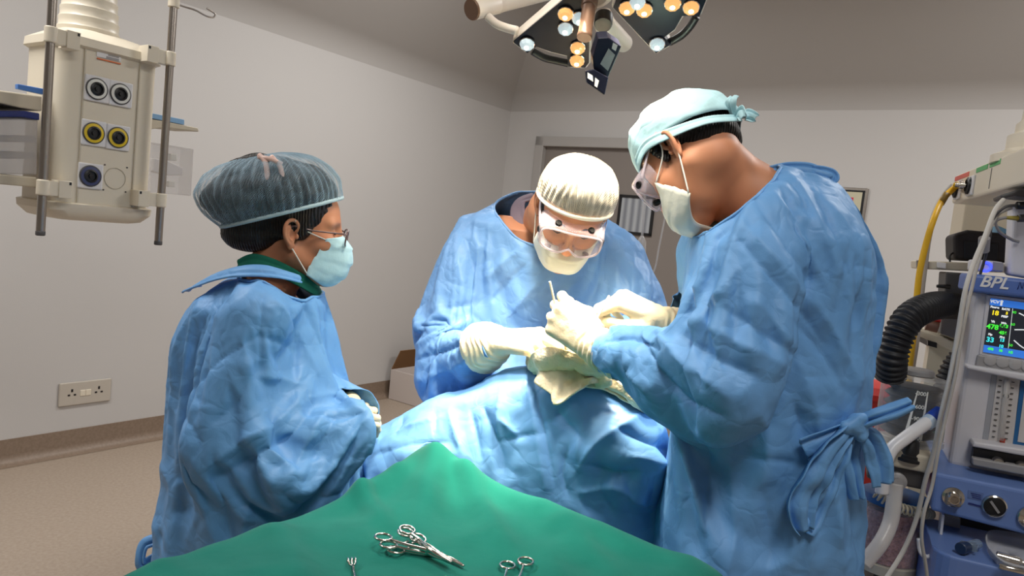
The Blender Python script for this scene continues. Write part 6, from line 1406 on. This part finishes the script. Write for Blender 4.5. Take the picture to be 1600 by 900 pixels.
for k, (x0, y0, x1, y1, r_) in enumerate(((1556, 868, 1600, 880, .010), (1560, 884, 1604, 895, .006))):
    v_ = empty('vial', tuple(ptop(x0, y0)), ('wide metal capped vial in the clear tray on the drawer top', 'slim metal capped vial nearest the edge in the clear tray')[k], 'vial')
    a, b = ptop(x0, y0, .006 + r_), ptop(x1, y1, .006 + r_); d = (b - a) / np.linalg.norm(b - a)
    MB().lathe(a, d, [(r_ * .8, 0), (r_, .002), (r_, .040), (r_ * .55, .046), (r_ * .55, .052)], 20).build('vial_glass', M['chrome'], v_, 'auto'); MB().lathe(a + d * .052, d, [(r_ * .75, 0), (r_ * .8, .002), (r_ * .8, .016), (r_ * .7, .018), (0, .018)], 20).build('vial_cap', M['whitep'], v_, 'auto')

# ------------------------------------------------------------------ things behind and beside the machine
pk = Pl(P(1470, 420, 2.22), mn)
rk_ = empty('equipment_rack', tuple(pk.at(1480, 520)[:2]) + (0,), 'cream equipment rack shelves behind the anaesthesia machine', 'rack')
mb = MB(); pk.poly(mb, [(1434, 407), (1600, 414), (1600, 428), (1434, 420)], 0, .26); s1_ = mb.build('shelf', M['creamd'], rk_, False, [BEV(.004)])
mb = MB(); pk.poly(mb, [(1432, 406), (1452, 408), (1452, 421), (1432, 418)], .006, .02); mb.build('rail_end', M['steel'], s1_, False, [BEV(.002)]); mb = MB(); pk.poly(mb, [(1464, 409), (1479, 411), (1478, 420), (1464, 418)], .008, .02); mb.build('rail_clip', M['whitep'], s1_, False, [BEV(.002)])
mb = MB(); pk.poly(mb, [(1430, 514), (1500, 536), (1500, 552), (1430, 528)], 0, .26); s2_ = mb.build('shelf', M['creamd'], rk_, False, [BEV(.004)])
mb = MB(); pk.poly(mb, [(1424, 520), (1450, 532), (1450, 541), (1424, 527)], .03, .02); mb.build('rail_end', M['steel'], s2_, False, [BEV(.002)]); mb = MB(); pk.poly(mb, [(1450, 532), (1464, 536), (1464, 544), (1450, 540)], .02, .02); mb.build('rail_clip', M['black'], s2_)
c0 = pk.at(1496, 418, -.23); mb = MB(); mb.box(A3(c0[0], c0[1], .66), (.10, .10, 1.26), pk.R @ np.array([[1, 0, 0], [0, 0, 1], [0, 1, 0]])); mb.build('post', M['creamd'], rk_)
mb = MB(); mb.box(A3(c0[0], c0[1], .04), (.26, .26, .07), np.column_stack([pk.u, pk.n, UP])); mb.build('foot', M['greyp'], rk_)
# black bag on the top shelf
mb = MB(); pk.poly(mb, [(1489, 366), (1512, 359), (1545, 362), (1585, 366), (1584, 411), (1490, 406)], -.02, .20); bg = empty('equipment_case', tuple(pk.at(1535, 412, -.1)), 'black fabric case on the top rack shelf', 'case')
mb.build('case_body', mat('case_black', (34, 28, 28), .75), bg, False, [BEV(.012, 3)])
mb = MB(); pk.poly(mb, [(1506, 376), (1560, 380), (1560, 408), (1506, 404)], -.017, .006); mb.build('front_pocket', M['black'], bg, False, [BEV(.003)])
MB().tube(catmull([pk.at(1489, 395, -.03), pk.at(1484, 400, -.02), pk.at(1485, 412, -.02)], 5), .003, 6).build('strap', M['black'], bg, True)
mb = MB(); pk.poly(mb, [(1558, 352), (1583, 362), (1583, 366), (1558, 364)], -.03, .12); tag(mb.build('paper_pack', mat('pale_blue_pack', (118, 166, 196), .6), None, False, [BEV(.002)]), 'pale blue packet lying on the black case', 'packet')
# small device with a glowing blue ring
pv_ = Pl(P(1545, 418, 1.80), mn); dv = empty('charger', tuple(pv_.at(1548, 425)), 'small white device with glowing blue ring on top of the anaesthesia machine', 'device')
mb = MB(); pv_.poly(mb, [(1521, 405), (1555, 408), (1569, 410), (1569, 425), (1519, 423)], 0, .09); mb.build('device_body', M['machw'], dv, False, [BEV(.006, 3)])
mb = MB(); pv_.poly(mb, [(1552, 409), (1568, 411), (1568, 423), (1550, 422)], .001, .003); mb.build('speaker_grille', M['greyp'], dv)
MB().tube([pv_.at(1540, 417, .002) + pv_.u * .011 * math.cos(t) + pv_.w * .011 * math.sin(t) for t in np.linspace(-2.2, 1.9, 20)], .0028, 8).build('glow_ring', mat('led_blue', (50, 60, 240), .4, emit=((50, 64, 255), 3.0)), dv, True)
# white upright post of the machine at the frame edge
pq = Pl(P(1588, 380, 1.75), mn); mb = MB(); pq.poly(mb, [(1584, 318), (1640, 320), (1636, 440), (1578, 430)], 0, .08); mb.build('rear_post', M['machw'], an, False, [BEV(.008, 3)])
mb = MB(); pq.poly(mb, [(1562, 305), (1600, 293), (1640, 293), (1640, 312), (1600, 308), (1585, 306), (1566, 311)], .06, .10); mb.build('cable_arm', M['dgrey'], an, False, [BEV(.004)])
# monitors under the shelf
pn_ = Pl(P(1490, 450, 2.17), mn)
dm = empty('gas_module', tuple(pn_.at(1495, 520)), 'dark grey module with black lid on the lower rack shelf', 'module')
mb = MB(); pn_.poly(mb, [(1478, 425), (1524, 428), (1520, 466), (1476, 462)], 0, .18); mb.build('module_lid', M['dgrey'], dm, False, [BEV(.005)])
mb = MB(); pn_.poly(mb, [(1473, 462), (1524, 468), (1514, 536), (1469, 522)], .004, .20); mb.build('module_body', mat('module_grey', (104, 102, 102), .5), dm, False, [BEV(.006)])
MB().tube([pn_.at(1464, 447, .02), pn_.at(1484, 448, .01)], [.005, .007], 10).build('plug', M['black'], dm, True)
MB().lathe(pn_.at(1514, 505, .004), pn_.n, [(.014, 0), (.014, .006), (0, .006)], 20).build('module_knob', M['black'], dm, 'auto')
sb = empty('sample_bottle', tuple(pn_.at(1458, 522, 0)), 'small brown bottle with red top beside the grey module', 'bottle')
MB().tube([pn_.at(1447, 507, .03), pn_.at(1466, 512, .03)], .016, 16).build('bottle_body', mat('bottle_brown', (128, 92, 76), .4), sb, 'auto'); MB().tube([pn_.at(1448, 498, .03), pn_.at(1470, 501, .03)], .0055, 12).build('bottle_top', M['red'], sb, 'auto')

# corrugated breathing hoses
def corrug(name, pts, r, label, pitch=.0085, m_='rubber', amp=.14):
    pth = np.array(catmull(pts, 40)); s_ = np.r_[0, np.cumsum(np.linalg.norm(np.diff(pth, axis=0), axis=1))]; n_ = int(s_[-1] / pitch * 8); t = np.linspace(0, s_[-1], n_)
    pp_ = np.stack([np.interp(t, s_, pth[:, k]) for k in range(3)], 1); rr = r * (1 + amp * np.sin(2 * math.pi * t / pitch))
    return tag(MB().tube(list(pp_), list(rr), 20).build(name, M[m_], None, True), label, 'hose')
corrug('corrugated_hose', [pn_.at(1512, 482, .05), P(1490, 478, 1.98), P(1466, 477, 1.84), P(1440, 484, 1.76), P(1418, 500, 1.73), P(1403, 528, 1.72), P(1394, 558, 1.72), P(1391, 588, 1.74)], .033, 'thick black corrugated hose arching over the bellows canister', .0125, amp=.085)
corrug('corrugated_hose', [P(1502, 560, 1.98), P(1488, 580, 1.98), P(1478, 610, 1.98), P(1474, 660, 1.98)], .030, 'black corrugated hose going down between canister and machine', .0125, amp=.085)
# bellows canister on its block
cz_ = Pl(P(1421, 690, 1.72), mn); cb = A3(*P(1417, 688, 1.76)); ctop = A3(*P(1424, 588, 1.76)); Hc = float(ctop[2] - cb[2]); rc = .074
bl = empty('bellows_canister', tuple(cb), 'clear bellows canister with black bellows and white volume scale', 'bellows')
M['cyl'], _, _ = clear('canister_clear', (214, 214, 214), .12, .05, gloss=.35)
MB().lathe(cb, UP, [(rc + .004, 0), (rc + .004, .012), (rc, .014), (rc, Hc - .012), (rc + .002, Hc - .008), (rc - .004, Hc), (rc * .6, Hc + .004), (0, Hc + .004)], 48).build('canister', M['cyl'], bl, 'auto')
pr5 = [(rc * .6, .012)]
for k in range(6): pr5 += [(rc * .86, .022 + .0225 * k), (rc * .66, .033 + .0225 * k)]
pr5 += [(rc * .8, .16), (rc * .8, Hc * .86), (0, Hc * .86)]
pr5 = [(r_, min(h_, Hc * .86)) for r_, h_ in pr5]; MB().lathe(cb, UP, pr5, 40).build('bellows', M['rubber'], bl, 'auto')
MB().lathe(cb + UP * (Hc - .03), UP, [(.034, .034), (.038, .036), (.038, .046), (.034, .05)], 28).build('hose_port', M['greyp'], bl, 'auto')
def oncyl(a, z_, r_=rc + .0015): return cb + A3(math.cos(a), math.sin(a), 0) * r_ + UP * z_
ac = math.atan2(-.96, -.28)
for da0, da1 in ((-.14, -.30), (.14, .13)):
    mb = MB(); pth = [oncyl(ac + da0 + (da1 - da0) * t, Hc * (.86 - .72 * t)) for t in np.linspace(0, 1, 10)]; v = []
    for k, p in enumerate(pth):
        t = k / 9; a = ac + da0 + (da1 - da0) * t; tg = A3(-math.sin(a), math.cos(a), 0); w_ = .0012 + .0026 * t; v += [p - tg * w_, p + tg * w_]
    mb.add(v, [(2 * k, 2 * k + 1, 2 * k + 3, 2 * k + 2) for k in range(9)]); mb.build('scale_bar', M['white'], bl, False, [SOL(.0006)])
for t_, h_ in (('300', .82), ('600', .62), ('900', .44), ('1200', .28), ('1500', .13)):
    a = ac - .02; c_ = oncyl(a, Hc * h_); plc = Pl(c_, A3(math.cos(a), math.sin(a), 0)); text('scale_number', '-' + t_ + '-', plc, 0, 0, .0125, M['white'], bl, 0, .0002, 0, 0, c_)
ab = empty('absorber_block', tuple(P(1418, 745, 1.74)), 'cream absorber block with black valve knob below the bellows canister', 'absorber')
pa5 = Pl(P(1418, 715, 1.66), mn); mb = MB(); mb.box(cb + A3(-.030, -.02, -.022), (.135, .19, .04), np.column_stack([mx_, mn, UP])); mb.build('block', M['creamd'], ab, False, [BEV(.008, 3)])
mb = MB(); mb.box(cb + A3(-.030, -.015, -.062), (.12, .17, .045), np.column_stack([mx_, mn, UP])); mb.build('block_under', M['dgrey'], ab, False, [BEV(.006)])
kp = P(1419, 717, 1.66); MB().lathe(kp - UP * .004, UP + A3(.05, 0, 0), [(.027, 0), (.027, .006), (.023, .008), (.0225, .014), (.020, .016), (.0165, .046), (.014, .049), (0, .049)], 28).build('valve_knob', M['black'], ab, 'auto')
c_ = P(1402, 752, 1.655); MB().lathe(c_, A3(-.35, -.9, .1), [(.020, -.03), (.020, .004), (.015, .006), (.010, .012), (.010, .02), (0, .02)], 24).build('port_cap', M['greyp'], ab, 'auto')
# soda lime canister
so_c = A3(*P(1399, 775, 1.78)); zc0 = float(P(1410, 884, 1.78)[2]); sl_ = empty('soda_lime_canister', (so_c[0], so_c[1], zc0), 'clear canister of pink soda lime granules below the absorber block', 'canister')
pink = mat('soda_lime', (206, 152, 148), .8, noise=(90, (168, 112, 110), 3), bump=[(130, .9, 'noise')])
h5 = float(so_c[2]) - zc0; MB().lathe((so_c[0], so_c[1], zc0), UP, [(.066, .02), (.066, h5 - .03), (0, h5 - .03)], 40).build('granules', pink, sl_, 'auto')
MB().lathe((so_c[0], so_c[1], zc0), UP, [(.070, .015), (.070, h5 - .012), (.072, h5 - .01)], 40).build('shell', M['cyl'], sl_, 'auto')
MB().lathe((so_c[0], so_c[1], zc0), UP, [(.074, -.006), (.074, .016), (.070, .018)], 40).build('base_ring', M['creamd'], sl_, 'auto'); MB().lathe((so_c[0], so_c[1], zc0 + h5 - .016), UP, [(.071, 0), (.075, .002), (.075, .022), (.07, .024), (0, .024)], 40).build('lid', mat('lid_blue', (38, 92, 150), .4), sl_, 'auto')
MB().box((so_c[0], so_c[1] + .02, zc0 / 2), (.06, .06, zc0 - .01)).build('stand', M['dgrey'], sl_)
MB().box((so_c[0] - .03, so_c[1] + .02, .02), (.13, .13, .035)).build('stand_foot', M['black'], sl_)
# white breathing hose with blue connector, clear hose, coil
bh = empty('breathing_hose', tuple(P(1385, 740, 1.62)), 'white breathing hose with blue connector beside the bellows canister', 'hose')
MB().tube(catmull([P(1378, 770, 1.62), P(1381, 735, 1.62), P(1392, 704, 1.63), P(1418, 682, 1.64), P(1455, 656, 1.66)], 10), .0145, 16).build('tube', M['whitep'], bh, True)
MB().tube([P(1446, 663, 1.658), P(1457, 655, 1.66)], .0165, 18).build('cuff', mat('cuff_pale', (176, 196, 214), .4), bh, 'auto'); MB().tube([P(1455, 656, 1.66), P(1470, 645, 1.668)], .0175, 18).build('connector', mat('connector_blue', (24, 66, 168), .35), bh, 'auto')
M['clearhose'], _, _ = clear('cloudy_hose', (220, 216, 212), .62, .3)
MB_ = MB().tube(catmull([P(1399, 756, 1.64), P(1396, 790, 1.63), P(1390, 820, 1.62), P(1375, 850, 1.60), P(1350, 880, 1.60)], 10), .0165, 18); tag(MB_.build('drain_hose', M['clearhose'], None, True), 'cloudy clear hose hanging from the absorber block', 'hose')
pc = np.array(catmull([P(1368, 770, 1.685), P(1388, 784, 1.672), P(1410, 795, 1.668), P(1436, 801, 1.672), P(1456, 803, 1.70)], 60)); s_ = np.r_[0, np.cumsum(np.linalg.norm(np.diff(pc, axis=0), axis=1))]; t = np.linspace(0, s_[-1], 700); pc = np.stack([np.interp(t, s_, pc[:, k]) for k in range(3)], 1); a = t / .0105 * 2 * math.pi
tg = np.gradient(pc, axis=0); tg /= np.linalg.norm(tg, axis=1, keepdims=True); b1 = np.cross(tg, UP); b1 /= np.linalg.norm(b1, axis=1, keepdims=True); b2 = np.cross(tg, b1)
tag(MB().tube(list(pc + (b1 * np.cos(a)[:, None] + b2 * np.sin(a)[:, None]) * .0105), .0026, 6).build('coiled_cable', mat('coil_beige', (190, 182, 160), .5), None, True), 'beige coiled cable in front of the soda lime canister', 'cable')
# cables
for nm, pts, r_, lab in (('cable', [P(1568, 312, 1.70), P(1554, 330, 1.68), P(1538, 372, 1.66), P(1522, 410, 1.64), P(1508, 455, 1.62), P(1497, 520, 1.62), P(1484, 590, 1.62), P(1470, 650, 1.62), P(1458, 710, 1.62), P(1446, 750, 1.62), P(1432, 810, 1.62), P(1412, 860, 1.60), P(1384, 905, 1.58)], .0052, 'pale grey cable running down in front of the machine to the floor, the thicker'),
                         ('cable', [P(1580, 325, 1.74), P(1560, 335, 1.72), P(1545, 362, 1.70), P(1528, 412, 1.68), P(1514, 470, 1.64), P(1502, 530, 1.62), P(1492, 590, 1.60), P(1478, 650, 1.59), P(1466, 705, 1.57), P(1456, 760, 1.56), P(1444, 800, 1.54), P(1440, 840, 1.53), P(1446, 880, 1.53), P(1450, 910, 1.53)], .0038, 'thin grey cable beside the thicker pale cable, ending by the white hook')):
    tag(MB().tube(catmull(pts, 8), r_, 10).build(nm, M['white_e'] if r_ > .005 else mat('cable_grey', (172, 168, 162), .5), None, True), lab, 'cable')
for k, (pts, m_, lab) in enumerate((([P(1604, 321, 1.70), P(1588, 321, 1.70), P(1570, 324, 1.70), P(1552, 342, 1.71), P(1546, 372, 1.72), P(1540, 400, 1.74), P(1528, 440, 1.76)], 'dgrey', 'dark grey sensor cable with black plug at the right edge above the screen'),
                                    ([P(1604, 341, 1.71), P(1590, 341, 1.71), P(1572, 340, 1.71), P(1556, 346, 1.72), P(1562, 362, 1.73), P(1580, 374, 1.74), P(1592, 378, 1.74)], 'greyp', 'grey sensor cable with yellow sleeve at the right edge above the screen'))):
    r_ = empty('sensor_cable', tuple(pts[0]), lab, 'cable'); MB().tube(catmull(pts, 8), .0034, 8).build('lead', M[m_], r_, True)
    MB().tube([pts[0], pts[1] - (pts[1] - pts[0]) * .1, pts[1]], [.009, .009, .006], 14).build('plug', M['black'] if k == 0 else M['dgrey'], r_, 'auto')
    if k: MB().tube([pts[1], pts[2]], [.006, .004], 10).build('sleeve', mat('sleeve_yellow', (176, 160, 70), .5), r_, True)
    else: MB().tube([P(1538, 372, 1.715), P(1537, 392, 1.73)], [.012, .012], 12).build('filter_block', M['greyp'], r_, 'auto')
tag(MB().tube(catmull([P(1458, 806, 1.85), P(1448, 822, 1.84), P(1430, 838, 1.84)] , 6), .0035, 8).build('cable', M['black'], None, True), 'short black cable crossing the green bag', 'cable')
tag(MB().tube(catmull([PZ(1416, 868, .3), PZ(1440, 886, .28), PZ(1470, 905, .26)], 6), .004, 8).build('cable', M['black'], None, True), 'black cable near the floor left of the blue drawer', 'cable')
# hook, bags, red bin
hk_ = [P(1436, 842, 1.575), P(1437, 856, 1.575), P(1441, 866, 1.57), P(1449, 870, 1.57), P(1455, 868, 1.575)]
tag(MB().tube(catmull(hk_, 8), .0048, 10).build('hook', M['whitep'], None, True), 'white hook left of the blue drawer unit', 'hook')
def bag(name, c, rad, m_, label, cat, seed, R=None, amp=.018):
    F = Field(A3(*c) - .3, A3(*c) + .3, .006); F.ell(c, rad, R); v, q = F.mesh(); n_ = vnormals(v, q); r1 = 1 - np.abs(vnoise(v * A3(1, 1, .5), .06, seed)); v = v + n_ * (amp * r1 ** 2 + amp * .4 * vnoise(v, .025, seed + 1))[:, None]
    return tag(link(name, pym(v, q), m_, None), label, cat)
bag('reservoir_bag', P(1484, 655, 2.15), (.06, .05, .11), mat('bag_green', (22, 110, 78), .45), 'green breathing bag behind the cables left of the machine', 'bag', 5)
bag('cloth_bundle', P(1418, 835, 2.16), (.07, .05, .10), mat('bundle_green', (70, 116, 100), .8), 'dull green cloth hanging behind the cables near the floor', 'cloth', 15)
bag('waste_bag', P(1456, 828, 2.02), (.045, .05, .075), mat('bag_orange', (206, 138, 30), .45), 'orange yellow bag behind the machine column', 'bag', 25)
rb = empty('waste_bin', (P(1352, 620, 2.85)[0], 2.85, 0), 'red lidded bin behind the right surgeon\'s back', 'bin'); rbx = P(1346, 610, 2.85); zr_ = float(P(1346, 592, 2.85)[2])
MB().lathe((rbx[0], 2.85, 0), UP, [(.12, .004), (.14, zr_ - .06), (.14, zr_ - .055), (0, zr_ - .055)], 36).build('bin_body', mat('bin_red', (172, 30, 28), .45), rb, 'auto'); MB().lathe((rbx[0], 2.85, zr_ - .055), UP, [(.148, 0), (.148, .02), (.13, .045), (.06, .055), (0, .055)], 36).build('bin_lid', M['red'], rb, 'auto')
